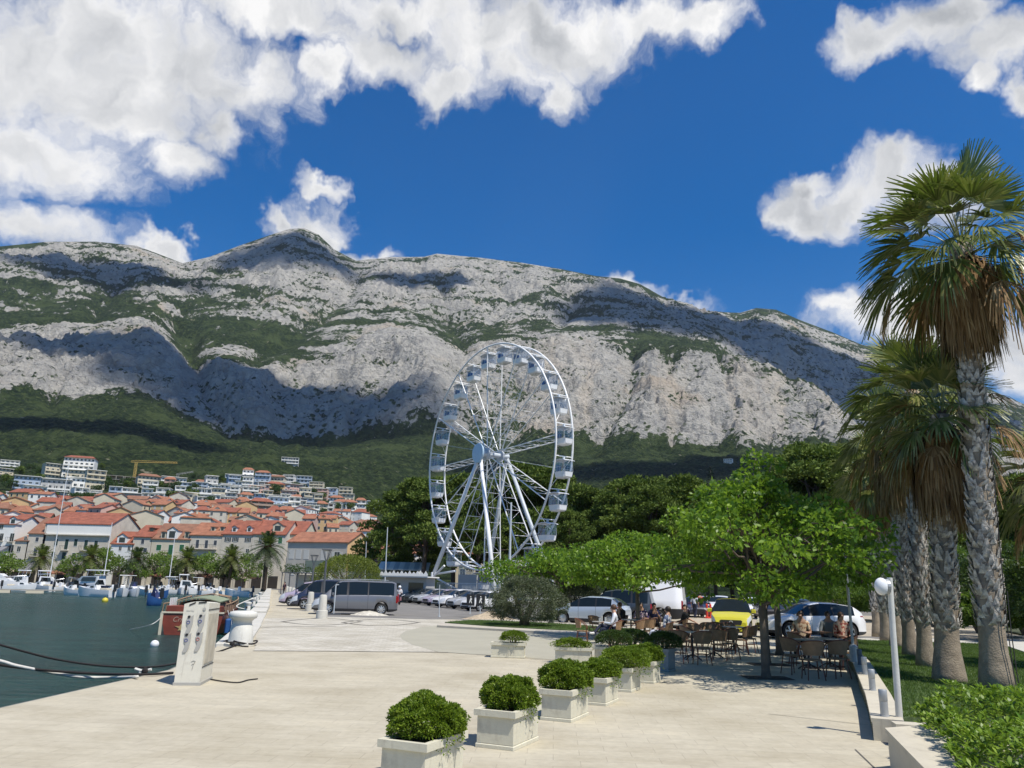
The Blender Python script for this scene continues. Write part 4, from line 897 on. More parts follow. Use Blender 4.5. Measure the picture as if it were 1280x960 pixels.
def dormer(roof, x, y, z, w, h, m, style='plain', rm=None, peak=True):
    mb = MB(); d = 2.6
    mb.add([(x - w / 2, y, z), (x + w / 2, y, z), (x + w / 2, y, z + h), (x, y, z + h + (w * .32 if peak else 0)), (x - w / 2, y, z + h), (x - w / 2, y + d, z), (x + w / 2, y + d, z), (x + w / 2, y + d, z + h), (x, y + d, z + h + (w * .32 if peak else 0)), (x - w / 2, y + d, z + h)],
           [(0, 1, 2, 3, 4), (1, 6, 7, 2), (0, 4, 9, 5), (5, 9, 8, 7, 6)])
    dm = mb.build('dormer', m, roof)
    mb = MB(); o_ = .15; k = (w * .32 if peak else 0)
    V = [(x - w / 2 - o_, y - o_, z + h - .05), (x, y - o_, z + h + k + .03), (x + w / 2 + o_, y - o_, z + h - .05), (x - w / 2 - o_, y + d, z + h - .05), (x, y + d, z + h + k + .03), (x + w / 2 + o_, y + d, z + h - .05)]
    V += [(a, b, c + .12) for a, b, c in V]
    mb.add(V, [(6, 7, 10, 9), (7, 8, 11, 10), (0, 3, 4, 1), (1, 4, 5, 2), (0, 1, 7, 6), (1, 2, 8, 7), (0, 6, 9, 3), (2, 5, 11, 8)]); mb.cur = 1
    mb.box(x - w * .3, x + w * .3, y - .02, y + .05, z + h * .12, z + h * .92, 1)
    mb.build('dormer_window', [rm or roof_r, win_d], roof)
def railing(root, x0, x1, y, z, h=1.0, m=None, slab=True):
    mb = MB(); n = max(2, int((x1 - x0) / 0.35))
    if slab: mb.box(x0, x1, y, 0.0 - .001, z - .15, z, 1)
    mb.box(x0, x1, y, y + .05, z + h - .05, z + h); 
    for i in range(n + 1): x = x0 + (x1 - x0 - .04) * i / n; mb.box(x, x + .04, y + .005, y + .045, z, z + h - .05)
    return mb.build('balcony', [m or iron, stone_w], root)
YF = 186.0
def hz(px, py, Y=YF): return D(px, py, Y).z
def front(px0, px1, eave, ridge, label, wm, rm, wins=(), dorm=(), bal=(), depth=12, Y=YF, name='stone_house', hip=0.0, gable=True, chim=(), awn=(), grp='houses along the harbour front', base=0.0):
    a = D(px0, eave, Y); b = D(px1, eave, Y); W = b.x - a.x - 0.06; root = empty(name, ((a.x + b.x) / 2, Y, base), 0, label, 'house', grp)
    h = (a.z + b.z) / 2 - base; rh = hz((px0 + px1) / 2, ridge, Y + depth / 2) - h - base
    walls(root, -W / 2, W / 2, 0, depth, h, wm, rh, gable)
    rf = gable_roof(root, -W / 2, W / 2, 0, depth, h, rh, rm, 0.25, hip)
    cx = (a.x + b.x) / 2
    if grp:
        n = max(1, int(W / 3.4))
        for i in range(n): x = -W / 2 + W * (i + .5) / n; mb = MB(); mb.box(x - 1.15, x + 1.15, -.02, .02, .02, 2.7, 0); mb.box(x - 1.3, x - 1.15, -.06, 0, 0, 2.85, 1); mb.box(x + 1.15, x + 1.3, -.06, 0, 0, 2.85, 1); mb.box(x - 1.3, x + 1.3, -.07, -.001, 2.85, 3.0, 1); mb.build('shop_shade_panel', [front_shade, stone_w], root)  # dark shop front boxes, added to put ground floor shade on the facades
    for (px, y0, y1, wp, st) in wins:
        p = D(px, y1, Y); q = D(px, y0, Y); w = wp * Y / FPX; add_win(root, p.x - cx, p.z - base, w, q.z - p.z, st, -0.0)
    for (px, y0, y1, wp, mm, pk) in dorm:
        p = D(px, y1, Y); q = D(px, y0, Y); w = wp * Y / FPX; zz = p.z - base; f = max(0, min(1, (zz - h) / rh)); dormer(rf, p.x - cx, depth / 2 * f - 0.3, zz, w, (q.z - p.z) * (0.72 if pk else 1), mm, rm=rm, peak=pk)
    for (p0, p1, py) in bal:
        u = D(p0, py, Y).x - cx; v = D(p1, py, Y).x - cx; railing(root, u, v, -0.9, hz((p0 + p1) / 2, py, Y) - base)
    for c in chim: chimney(rf, c * W / 2, depth * .5, h + rh)
    for (p0, p1, y0, y1) in awn:
        u = D(p0, y1, Y).x - cx; v = D(p1, y1, Y).x - cx; zt = hz((p0 + p1) / 2, y0, Y) - base; zb = hz((p0 + p1) / 2, y1, Y) - base - .3; mb = MB()
        mb.add([(u, -.02, zt), (v, -.02, zt), (v, -2.8, zb), (u, -2.8, zb), (v, -2.8, zb - .3), (u, -2.8, zb - .3), (u, -.02, zt - .1), (v, -.02, zt - .1)], [(0, 3, 2, 1), (3, 5, 4, 2), (0, 6, 5, 3), (1, 2, 4, 7)])
        mb.build('awning', mat('grey_awning', (0.20, 0.20, 0.21), .9, .05), root)
    return root
front_shade = mat('shop_shade_dark', (0.035, 0.028, 0.024), .7, .2, 1)
front(-45, -21, 664, 650, 'cream harbour house cut by the frame edge', cream_w, roof_r, [(-30, 672, 680, 4, 'closedd'), (-38, 672, 680, 4, 'closedd'), (-30, 690, 699, 4, 'closedd')])
front(-21, 19, 655, 645, 'white house with tall black windows and a gabled dormer at the harbour', white_w, roof_r, [(1.5, 654, 661, 4, 'plain'), (14, 667, 677, 4.5, 'plain'), (1, 667, 676, 4, 'plain'), (13, 681, 691, 5.5, 'plain'), (0, 683, 692, 4, 'plain'), (-10, 668, 677, 4, 'plain')], [(16, 646, 655, 8, white_w, True)], [(9, 18, 677), (-3, 4, 676)], awn=[(3, 11, 682, 687)])
front(19, 36, 676, 668, 'low narrow stone house with one small dark window', stone_w, roof_b, [(23, 683, 689.5, 4, 'plain'), (31.5, 670.5, 676, 3, 'plain'), (24, 698, 703, 3.5, 'plain')])
front(36, 58, 667, 648, 'stone house with steep brown roof and one balcony door', stone_w, roof_b, [(46, 671.5, 677, 3.6, 'closedk'), (43.3, 685, 695, 4.2, 'closedk')], bal=[(36.5, 48, 695)], awn=[(28, 46, 702, 710)])
b3 = front(57, 139, 655, 641, 'large stone palace with long white attic and seven dark green shutters', stone_w, roof_r,
      [(69.5, 674, 682, 4.2, 'closedd'), (82, 674, 687, 4.2, 'closedd'), (94, 674, 682.5, 4.2, 'closedd'), (106.3, 675, 687.5, 4.2, 'closedd'), (119.5, 676, 683, 4.2, 'closedd'), (79, 690, 699.5, 4.5, 'closedd'), (91.5, 691.5, 700, 4.5, 'closedd'), (66, 690, 696, 4, 'plain'),
       (65, 658, 661, 4.5, 'plain'), (97, 658, 661, 4.5, 'plain'), (97, 706, 716, 9, 'plain')], bal=[(76, 86, 687.5), (100, 112, 688)], awn=[(76, 98, 702.5, 710)], depth=15, gable=True)
def band(root, px0, px1, y0, y1, m, out=0.06, cx=None, Y=YF, name='cornice'):
    u = D(px0, y1, Y).x - root.location.x; v = D(px1, y1, Y).x - root.location.x; z1 = hz((px0 + px1) / 2, y0, Y); z0 = hz((px0 + px1) / 2, y1, Y)
    mb = MB(); mb.box(u, v, -out, 0.0, z0, z1); return mb.build(name, m, root)
band(b3, 57.3, 138.6, 655.5, 668, white_w, 0.12, name='attic_wall'); band(b3, 57.2, 138.8, 668, 669.4, stone_w, 0.55)
front(139, 167, 680, 665, 'small white house with a single gabled dormer between palace and shuttered houses', white_w, roof_r, [(150, 683, 688, 3.2, 'plain'), (161, 683, 688.5, 3.2, 'plain')], [(152, 668, 679, 12, white_w, True)], depth=10)
front(167, 190, 671, 657, 'pale stone house with one dark shutter and a ragged roof window', stone_w, roof_r, [(178, 674, 680, 3.6, 'closedk'), (181, 685, 691, 4, 'closedk')], [(184, 659, 664, 7, roof_b, False)])
front(190, 238, 674, 655, 'cream house with bright green shutters and a white central gable', cream_w, roof_b, [(198, 681, 688, 5.6, 'closedg'), (212.3, 681, 693.5, 5, 'closedg'), (226.6, 681, 689, 5.2, 'closedg'), (212, 697, 706, 5, 'plain')],
      [(215, 659, 673.5, 13, white_w, True), (204, 665, 673, 6, cream_w, False), (233, 665, 673, 6, cream_w, False)], [(203, 217, 693.5)])
front(238, 278, 669, 654, 'pale house with three slate shutters over a long balcony', stone_w, roof_o, [(246, 675, 685, 3.6, 'closedk'), (257.3, 675, 685.5, 3.6, 'closedk'), (268.8, 675.5, 681.5, 3.8, 'closedk')], [(262.5, 658, 663, 5.5, cream_w, False), (274, 658, 663, 5.5, cream_w, False)], [(240, 271, 686)])
front(278, 316, 668, 651, 'pale house with open slate shutters and two white dormers', stone_w, roof_r, [(284.5, 671.5, 677, 3.4, 'openk'), (294, 671.5, 677, 3.4, 'openk'), (309.6, 672, 677.5, 3.4, 'openk'), (284, 686, 691, 3.5, 'plain'), (309, 686, 691, 3.5, 'plain')], [(291.3, 656.5, 664.5, 5.8, white_w, True), (309.8, 656.5, 664.5, 5.8, white_w, True)], chim=(-.2,))
front(316, 357, 668, 651, 'pale house behind the big date palm with a wide arched dormer', stone_w, roof_r, [(350, 671.5, 679, 4.6, 'closedg'), (325, 672, 678, 3.6, 'plain'), (338, 672, 678, 3.6, 'plain'), (325, 690, 697, 3.6, 'plain')], [(345, 653, 664, 12, cream_w, True)], depth=14, chim=(.1,))
front(357.5, 378, 668, 652, 'cream house with plain gable end beside the long grey house', cream_w, roof_r, [(366, 672, 677, 3, 'plain')], depth=16, Y=YF + 4)
# long rotated house with ochre gable end
def rot_house(pa, pb, pc, ya, yb, yc, eave_b, ridge_b, label, wm, endm, rm, wins=(), endwins=()):
    A = D(pa, 700, ya); B = D(pb, 700, yb); C_ = D(pc, 700, yc); L = math.hypot(B.x - A.x, yb - ya); rz = math.atan2(yb - ya, B.x - A.x); dep = math.hypot(C_.x - B.x, yc - yb)
    root = empty('long_house', (A.x, ya, 0), rz, label, 'house', None); h = hz(pb, eave_b, yb)
    rh = hz((pb + pc) / 2, ridge_b, (yb + yc) / 2) - h
    walls(root, 0, L, 0, dep, h, wm, rh); rf = gable_roof(root, 0, L, 0, dep, h, rh, rm, 0.3); chimney(rf, L * .85, dep * .5, h + rh, .7)
    mb = MB(); e = .03; mb.add([(L + e, 0, h * .42), (L + e, dep, h * .42), (L + e, dep, h), (L + e, dep / 2, h + rh - .1), (L + e, 0, h), (L, 0, h * .42), (L, dep, h * .42)], [(0, 1, 2, 3, 4), (0, 5, 6, 1)]); mb.build('gable_wall', endm, root)
    for (u, z, w, hh, st) in wins: add_win(root, u * L, z, w, hh, st)
    for (u, z, w, hh, st) in endwins: add_win(root, L + .03, z, w, hh, st, u * dep, R(90))
    return root, L, dep, h
rh_, L_, d_, h_ = rot_house(358, 433, 473, 170, 166, 176, 678, 666, 'long greige house with orange roof and ochre stone gable end', greige_w, ochre_w, roof_o,
   [(.08, 6.6, 1.1, 1.7, 'closedw'), (.2, 6.6, 1.1, 1.7, 'closedw'), (.33, 6.6, 1.1, 1.7, 'closedw'), (.62, 6.4, 1.2, 1.8, 'closedw'), (.84, 6.2, 1.2, 1.8, 'openw'), (.84, 3.8, .9, 1.2, 'openw'), (.12, 3.2, 1.0, 1.8, 'closedw'), (.25, 3.2, 1.0, 1.8, 'closedw'), (.55, 1.2, 1.2, 2.2, 'plain')], [(.5, h_, .8, 1.1, 'plain')] if False else [(.5, 10.2, .8, 1.1, 'plain')])
ro = front(436, 482, 702, 699, 'low pale annex with dark shutters before the ochre gable', cream_w, roof_b, [(441, 704.5, 711.5, 3.8, 'plain'), (454.5, 705, 713.5, 3.8, 'closedd'), (472.5, 705.5, 714.5, 4, 'closedd'), (470, 722, 728, 5, 'plain')], Y=160, depth=6, name='annex_building', grp=None)
front(483, 505, 705, 701, 'low pale building with one dark shutter beside the wheel ticket booth', cream_w, roof_b, [(485.5, 709, 716, 3.5, 'closedd')], Y=158, depth=6, name='annex_building', grp=None)
front(466, 525, 691, 680, 'wide low house with bright orange roof left of the dark pines', white_w, roof_o, [(480, 693, 697, 4, 'plain'), (500, 693, 697, 4, 'plain')], Y=176, depth=12, grp=None)
front(446, 473, 664, 655, 'plain white house wall rising behind the ochre gable', white_w, roof_o, [(470, 672, 677, 3, 'plain')], Y=215, depth=14, grp=None)
for (p0, p1, e, r_, lab) in [(345, 366, 700, 690, 'low café kiosk under the big date palm')]: pass
# buildings seen low between the wheel legs
front(570, 604, 694, 689, 'cream building seen low between the wheel legs', cream_w, roof_o, [(576, 702, 710, 4, 'closedd'), (590, 702, 710, 4, 'closedd')], Y=165, depth=8, grp=None)
front(664, 706, 694, 689, 'pale tan house wall seen right of the wheel leg under the pine', mat('tan_plaster', (0.50, 0.42, 0.33), .9, .08, .3), roof_o, [(671, 700, 709, 5, 'plain'), (696, 706, 717, 5, 'plain')], Y=150, depth=8, grp=None)
# ------------------------------------------------------------------ old town behind the front row
rngt = random.Random(12)
ordn = lambda n: f'{n}th' if 10 <= n % 100 <= 20 else f"{n}{ {1: 'st', 2: 'nd', 3: 'rd'}.get(n % 10, 'th')}"
WN = {'cream_plaster': 'cream', 'white_plaster': 'white', 'pale_stone_wall': 'stone', 'pink_plaster': 'pink', 'ochre_plaster': 'ochre', 'grey_plaster': 'grey', 'bluish_plaster': 'bluish', 'greige_plaster': 'greige', 'brown_plaster': 'brown', 'raw_concrete': 'raw concrete'}
RN = {'orange_roof_tiles': 'orange', 'red_roof_tiles': 'red', 'old_brown_roof_tiles': 'brown'}
def old_house(p, W, h, dep, rh, wm, rm, rz, hip, label):
    root = empty('old_town_house', p, rz, label, 'house', 'roofs of the old town')
    walls(root, -W / 2, W / 2, 0, dep, h, wm, rh, not hip, -5); rf = gable_roof(root, -W / 2, W / 2, 0, dep, h, rh, rm, 0.3, hip)
    n = max(2, int(W / 3.0)); st = rngt.choice(['plain', 'closedd', 'closedk', 'plain', 'closedw'])
    for fl in range(2):
        z = h - 2.0 - fl * 2.9
        if z < 0.3: break
        for i in range(n): add_win(root, -W / 2 + W * (i + .5) / n, z, 0.9, 1.3, st)
    if rngt.random() < .5: chimney(rf, rngt.uniform(-.3, .3) * W, dep / 2, h + rh - .3, .6)
    if rngt.random() < .25: dormer(rf, 0, dep * .12, h + .2, 1.6, 1.0, wm, rm=rm)
for row, (by, step, x0, x1) in enumerate([(677, 15, -30, 470), (667, 16, -20, 470), (656, 17, -25, 470), (646, 20, -20, 300)]):
    px = x0; n = 0
    while px < x1:
        n += 1; pb = by + rngt.uniform(-3, 3); p = on_terr(px, pb); dist = math.hypot(p.x, p.y); W = step * rngt.uniform(.75, 1.35) * dist / FPX; h = rngt.uniform(6.5, 9.5) + (1.5 if row > 2 else 0)
        wm = rngt.choice([cream_w, stone_w, white_w, cream_w, stone_w, pink_w, ochre_w, white_w]); rm = rngt.choice([roof_o, roof_o, roof_r, roof_b, roof_o, roof_r])
        hip = rngt.choice([0, 0, 3.0, 0]); hip = min(hip, W * .35); rz = rngt.choice([0.12, -0.2, 0.3, -.35, 1.4, 0.05, 1.75]) + rngt.uniform(-.08, .08)
        lab = f"{WN[wm.name]} house with {RN[rm.name]} roof, {ordn(n)} from the left in old town row {['one', 'two', 'three', 'four', 'five'][row]}"
        old_house((p.x, p.y, p.z - .3), W, h, rngt.uniform(8, 11), rngt.uniform(1.5, 2.4), wm, rm, rz, hip, lab); px += step * rngt.uniform(.8, 1.25)
# ------------------------------------------------------------------ modern blocks on the hill
glass_b = mat('blue_grey_glass', (0.04, 0.06, 0.10), 0.1, 0.0, spec=0.8)
def block(px0, px1, y0, y1, wm, label, floors=None, roof='flat', rz=None, step=0.0, frame=False, band_=True):
    pm = (px0 + px1) / 2; p = on_terr(pm, y1); dist = math.hypot(p.x, p.y); W = (px1 - px0) * dist / FPX; H = (y1 - y0) * dist / FPX * 1.03; dep = min(14, max(8, W * .6))
    fl = floors or max(1, round(H / 3.1)); fh = H / fl; root = empty('concrete_shell' if frame else 'apartment_block', (p.x, p.y, p.z), rz if rz is not None else -math.atan2(p.x, p.y) + ((pm * 7) % 11 - 5) * .05, label, 'house', 'buildings on the hillside')
    if frame:
        mb = MB(); mb.box(-W / 2, W / 2, dep * .6, dep, -6, H)
        for i in range(fl + 1): mb.box(-W / 2, W / 2, 0, dep * .6 - .01, i * fh - .25, i * fh)
        n = max(2, int(W / 4))
        for i in range(n + 1): x = -W / 2 + (W - .4) * i / n; mb.box(x, x + .4, 0.02, .42, -6, H - .26)
        mb.build('wall', wm, root); return
    mb = MB(); mb.box(-W / 2, W / 2, 0, dep, -8, H); mb.build('wall', wm, root)
    for i in range(fl):
        z = i * fh; ins = step * (fl - 1 - i) * 0
        if band_ and (i + int(pm)) % 3 != 1:
            nn_ = max(2, int(W / 3.2))
            for k in range(nn_): add_win(root, -W / 2 + W * (k + .5) / nn_, z + .5, 1.8, max(1.2, fh - 1.3), 'plain')
            n = max(1, int(W / 3.5)); mb = MB()
            mb.box(-W / 2, W / 2, -1.3, -.031, z - .22, z); mb.box(-W / 2, W / 2, -1.3, -1.2, z, z + .85)
            for k in range(n + 1): x = -W / 2 + (W - .25) * k / n; mb.box(x, x + .25, -1.19, -.04, z, z + fh - .23)
            mb.build('balcony', wm if wm is not grey_w else white_w, root)
        else:
            n = max(2, int(W / 2.6))
            for k in range(n): add_win(root, -W / 2 + W * (k + .5) / n, z + .9, 1.3, 1.4, 'plain')
    if roof == 'flat': mb = MB(); mb.box(-W / 2 - .3, W / 2 + .3, -1.4, dep + .2, H, H + .3); mb.build('roof', white_w if wm is not brown_w else flat_g, root)
    else: gable_roof(root, -W / 2, W / 2, -0.8, dep, H, 2.2, roof, .5, min(3.5, W * .3))
BK = [(3,20,578,584,white_w,'low white villa alone high on the wooded slope'), (-6,12,592,598,cream_w,'cream villa at the frame edge above the town'), (58,83,585,600,cream_w,'stepped cream terraces left of the tall white block'), (81,111,576,597,white_w,'tall white apartment block with red roof, highest on the hill',5,roof_r),
 (20,44,600,613,blue_w,'block striped with dark blue glass at the left hill edge'), (31,53,610,621,white_w,'white villa below the blue striped block'), (54,82,603,619,grey_w,'wide grey block with long balconies below the stepped terraces'), (83,101,602,618,white_w,'white and blue block right of the wide grey block'), (84,108,595,603,cream_w,'low cream block at the foot of the tall white one'),
 (108,127,592,612,cream_w,'cream house with small windows left of the raw concrete shells'), (10,28,618,626,white_w,'white block behind the leftmost old town roofs'),(173,197,598,611,cream_w,'cream block right of the raw concrete shells',None,roof_b), (178,194,606,619,white_w,'white block with rounded terraces below the cream one'), (148,176,619,632,grey_w,'long two storey pale block above the palace roof'), (177,191,619,633,white_w,'narrow white block beside the long pale block'),
 (114,146,620,630,white_w,'wide low white house above the pink gable'), (203,230,598,608,white_w,'white terraced villa beside the small grey crane'), (244,258,604,611,grey_w,'small grey villa right of the white terraced one',None,roof_b), (246,262,613,625,white_w,'white block over the dark grove'), (250,272,621,631,white_w,'low white house right of the dark grove'),
 (264,276,608,617,white_w,'little white block left of the shuttered towers'), (275,294,609,622,white_w,'white four storey block facing left above old town'), (274,291,623,637,white_w,'white block with deep black loggias above the yellow roofs'), (289,305,624,637,grey_w,'blank grey block with no balconies', 4, 'flat', None, 0, False, False), (283,321,595,604,blue_w,'long bluish block at the upper edge of the settlement'), (294,313,603,612,white_w,'white block just below the long bluish one'),
 (303,321,612,625,white_w,'white stepped block left of the pink house'), (326,353,598,608,cream_w,'cream block with brown roof at the upper edge',None,roof_b), (334,354,608,618,ochre_w,'ochre block below the upper cream one',None,roof_r), (324,335,609,621,pink_w,'narrow pink house among white blocks'), (356,367,598,605,white_w,'small white block at the upper right edge of the settlement'), (355,377,606,616,pink_w,'wide pinkish block with pale balconies'),
 (336,358,624,641,blue_w,'pale blue block with long balconies behind the brown one'), (312,338,630,652,brown_w,'brown balconied block with red roof above the open shutters',5,roof_r), (360,374,623,640,white_w,'white block right of the pale blue one'), (378,398,633,643,white_w,'white terraced block over the pink red roofed hall'), (398,416,631,641,grey_w,'grey white block with dark terraces further right'), (417,436,628,636,cream_w,'cream villa with orange roof near the pines',None,roof_o),
 (408,430,648,663,white_w,'white balconied block behind the long orange roof'), (430,442,642,652,blue_w,'light blue house close to the pines'), (443,461,640,648,cream_w,'cream villa nearest the dark pines',None,roof_b), (340,400,648,662,pink_w,'long pink hall with wide red roof behind the date palm',2,roof_r), (380,402,618,627,cream_w,'cream villa at the right end of the upper settlement'), (405,420,612,619,white_w,'small white villa in the woods right of the settlement'),
 (796,815,600,605,white_w,'white house in the woods above the pines'), (905,915,575,580,white_w,'tiny white house in the woods right of the spruce'),(352,372,575,582,grey_w,'pale house alone in the woods above the settlement')]
for b_ in BK: block(*b_)
rngb = random.Random(5); words = ['white', 'grey', 'cream', 'bluish', 'pinkish', 'white']; wmz = [white_w, grey_w, cream_w, blue_w, pink_w, white_w]
for rw_, (yb, x0, x1, st_) in enumerate([(614, 205, 400, 21), (623, 70, 425, 19), (632, 190, 445, 16), (641, 250, 470, 15), (607, 285, 385, 17)]):
    px = x0; n = 0
    while px < x1:
        n += 1; k = rngb.randrange(6); w = rngb.uniform(10, 18); y1 = yb + rngb.uniform(-2.5, 2.5); h = rngb.uniform(8, 14); rt = rngb.choice(['flat', 'flat', 'flat', 'flat', roof_o])
        block(px, px + w, y1 - h, y1, wmz[k], f"{words[k]} block with {'a flat roof' if rt == 'flat' else 'a tiled roof'}, {ordn(n)} from the left in hillside tier {['one', 'two', 'three', 'four', 'five'][rw_]}", None, rt); px += st_ * rngb.uniform(.8, 1.3)
block(128, 150, 596, 608, concrete_w, 'unfinished concrete shell directly below the yellow crane left side', 3, frame=True)
block(150, 173, 598, 609, concrete_w, 'unfinished concrete shell right of the crane mast', 3, frame=True)
# cranes
def crane(px, ybase, ytop, jib0, jib1, label, m, yj=None):
    p = on_terr(px, ybase); Y = p.y; sc_ = math.hypot(p.x, p.y) / FPX; H = (ybase - ytop) * sc_; root = empty('tower_crane', p, 0, label, 'crane')
    w = 0.7; mb = MB()
    for sx in (-w, w):
        for sy in (-w, w): mb.tube([(sx, sy, -3), (sx, sy, H)], 0.16, 4)
    for i in range(int(H / 2.5)): z = i * 2.5; mb.tube([(-w, -w, z), (w, -w, z + 2.5)], 0.1, 4); mb.tube([(w, w, z), (-w, w, z + 2.5)], 0.1, 4)
    mb.build('mast', m, root); mb = MB(); a = (jib0 - px) * sc_; b = (jib1 - px) * sc_; s = 0 if yj is None else (ytop - yj) * sc_
    for y_ in (-.6, .6): mb.tube([(a, y_, H - s * abs(a) / max(abs(b), 1)), (b, y_, H + (-s))], 0.15, 4)
    mb.tube([(a, 0, H + 1.2), (0, 0, H + 1.5), (b, 0, H + .9 - s)], 0.13, 4)
    n = int(abs(b - a) / 2.5)
    for i in range(n): x = a + (b - a) * i / n; mb.tube([(x, -.6, H - s * max(0, x / b if b else 0)), (x + (b - a) / n / 2, 0, H + 1.2 - s * max(0, x / b)), (x + (b - a) / n, .6, H - s * max(0, x / b))], 0.07, 4)
    mb.build('jib', m, root)
crane(166, 608, 581, 160, 212, 'yellow tower crane over the unfinished concrete shells', mat('crane_yellow', (0.50, 0.36, 0.10), .6, .1))
crane(221, 604, 595, 219, 238, 'small grey crane leaning over the white terraced villa', mat('crane_grey', (0.35, 0.35, 0.34), .6, .1), 599)
# trees on the hillside between the blocks
tproto = []
for k in range(3):
    rng = np.random.default_rng(400 + k); root = empty('hillside_tree'); mb = MB(); mb.tube([(0, 0, -1), (0, 0, 3)], [.25, .12], 6); mb.build('trunk', bark_g, root)
    C = [(rng.normal() * 1.4, rng.normal() * 1.4, rng.uniform(2.2, 5.2)) for _ in range(13)]
    P_, dr = clump_points(C, [1.4] * 13, 75, rng, .8); quads_obj('crown', leafquads(P_, .55, rng, dr, 0, .6), [dark_leaf, pine_leaf, dark_leaf][k], root); tproto.append(root)
tu = [False] * 3
TT = [(i, y) for i, y in [(6,606),(14,612),(24,595),(38,590),(50,597),(47,608),(60,610),(98,606),(127,588),(118,618),(104,622),(131,612),(140,613),(150,614),(160,613),(166,616),(155,612),(144,618),(200,612),(206,616),(196,622),(214,618),(228,612),(236,618),(240,626),(232,628),(246,630),(222,630),(214,628),(243,615),(262,606),(280,606),(300,607),(312,608),(322,604),(318,622),(345,620),(370,612),(380,612),(390,622),(402,626),(420,642),(436,640),(450,655),(462,648),(404,645),(374,650),(330,640),(300,640),(262,634),(108,633),(92,632),(70,626),(45,626),(20,628),(5,632),(240,600),(275,602),(470,665),(440,665)]]
for i, (px, py) in enumerate(sorted(TT)):
    k = i % 3; p = on_terr(px, py); s = 0.8 + (i * 37 % 10) / 14; place(tproto[k], tu[k], (p.x, p.y, p.z - .3), i, s, ['small dark round tree', 'small olive green tree', 'dark bushy tree'][k] + f', {ordn(i + 1)} from the left among the hillside blocks', 'tree', 'trees between the hillside houses'); tu[k] = True
# ------------------------------------------------------------------ far quay: wall, trees, date palms, parasols
def feather_palm(loc, H, fr, seed, label, tr=0.35, n=46, lm=None):
    rng = np.random.default_rng(seed); root = empty('date_palm', loc, 0, label, 'palm tree', 'date palms on the far quay'); mb = MB()
    mb.tube([(0, 0, -.2), (0, 0, .4), (0, 0, H * .7), (0, 0, H)], [tr * 1.3, tr, tr * .9, tr * 1.4], 10); mb.build('trunk', mat('date_palm_bark', (0.085, 0.06, 0.04), .95, .3, 4, .8, 12), root, sm=True)
    V = []; ra = MB()
    for i in range(n):
        f = (i + .5) / n; a = i * 2.4; el_ = R(82) - f * R(125); d = np.array([math.cos(a) * math.cos(el_), math.sin(a) * math.cos(el_), math.sin(el_)]); s = np.array([-math.sin(a), math.cos(a), 0])
        L = fr * rng.uniform(.85, 1.05); pts = []
        for j in range(9):
            t_ = j / 8; pts.append(np.array([0, 0, H]) + d * L * t_ + np.array([0, 0, -1]) * L * .42 * t_ ** 2.2 * (0.6 + f))
        ra.tube(pts, [.04 * (1 - j / 9) + .008 for j in range(9)], 4, cap=False)
        for j in range(22):
            t_ = (j + 2) / 24; q = t_ * 8; j0 = min(7, int(q)); p = pts[j0] + (pts[j0 + 1] - pts[j0]) * (q - j0); ax = pts[j0 + 1] - pts[j0]; ax /= np.linalg.norm(ax)
            for sg in (-1, 1):
                dl = s * sg * .85 + ax * .55 + np.array([0, 0, .25 - .35 * rng.random()]); dl /= np.linalg.norm(dl); ll = fr * .23 * math.sin(math.pi * (0.15 + t_ * .8)); w = ax * fr * .016
                V.append([p - w, p + w, p + dl * ll + w * .3 + np.array([0, 0, -.1 * ll]), p + dl * ll - w * .3 + np.array([0, 0, -.1 * ll])])
    cr = quads_obj('crown', np.array(V), lm or leafmat('date_palm_leaf', [(0.02, 0.035, 0.012), (0.05, 0.075, 0.03), (0.10, 0.125, 0.06)], .5, .15, .5), root); ra.build('leaf_stalk', MATS['date_palm_leaf'], cr)
    mb = MB(); mb.sphere((0, 0, H - .1), tr * 1.9, 10, sc_=(1, 1, .9)); mb.build('crown_shaft', mat('palm_orange_boss', (0.25, 0.12, 0.05), .9, .3, 4), root, sm=True)
p = G(331.5, 738); feather_palm((p.x, 150, 0), 8.0, 4.3, 1, 'big date palm at the inner end of the promenade', .42, 54)
yl = leafmat('olive_palm_leaf', [(0.05, 0.06, 0.01), (0.11, 0.13, 0.03), (0.19, 0.20, 0.06)], .5, .2, .5)
for (px, yc, h_, l_, m_) in [(53, 697, 0, 'yellowish date palm before the stone palace awning', yl), (114, 696, 0, 'date palm among the round trees right of the palace', yl), (171, 699, 0, 'dark date palm with stiff fronds under the small white house', None), (234, 699, 0, 'yellowish date palm below the green shutters', yl), (290, 697, 0, 'yellowish date palm below the two white dormers', yl)]:
    q = D(px, yc, 174); feather_palm((q.x, 174, 0), q.z, 4.1, int(px), l_, .35, 44, m_)
for (px, yt, wpx, l_) in [(8, 694, 34, 'round light tree at the left edge of the far quay'), (96, 694, 26, 'round light green tree right of the palace door'), (133, 687, 34, 'largest round light green tree before the small white house'), (198, 693, 40, 'wide light green tree below the green shutters'), (262, 693, 34, 'light green tree under the long balcony'), (310, 692, 34, 'light green tree beside the big date palm'), (150, 697, 22, 'smaller light green tree left of the dark date palm'), (222, 700, 22, 'small light green tree behind the moored boats'), (283, 694, 22, 'small light green tree behind the yellowish palm')]:
    q = D(px, yt, 177); broadleaf('quay_tree', (q.x, 177, 0), q.z + .4, wpx * 177 / FPX * 1.6, 1.7, int(px) + 5, harbour_leaf, .42, 60, l_, group='round trees on the far quay', trunk_r=.16, ncl=34, droop=.2)
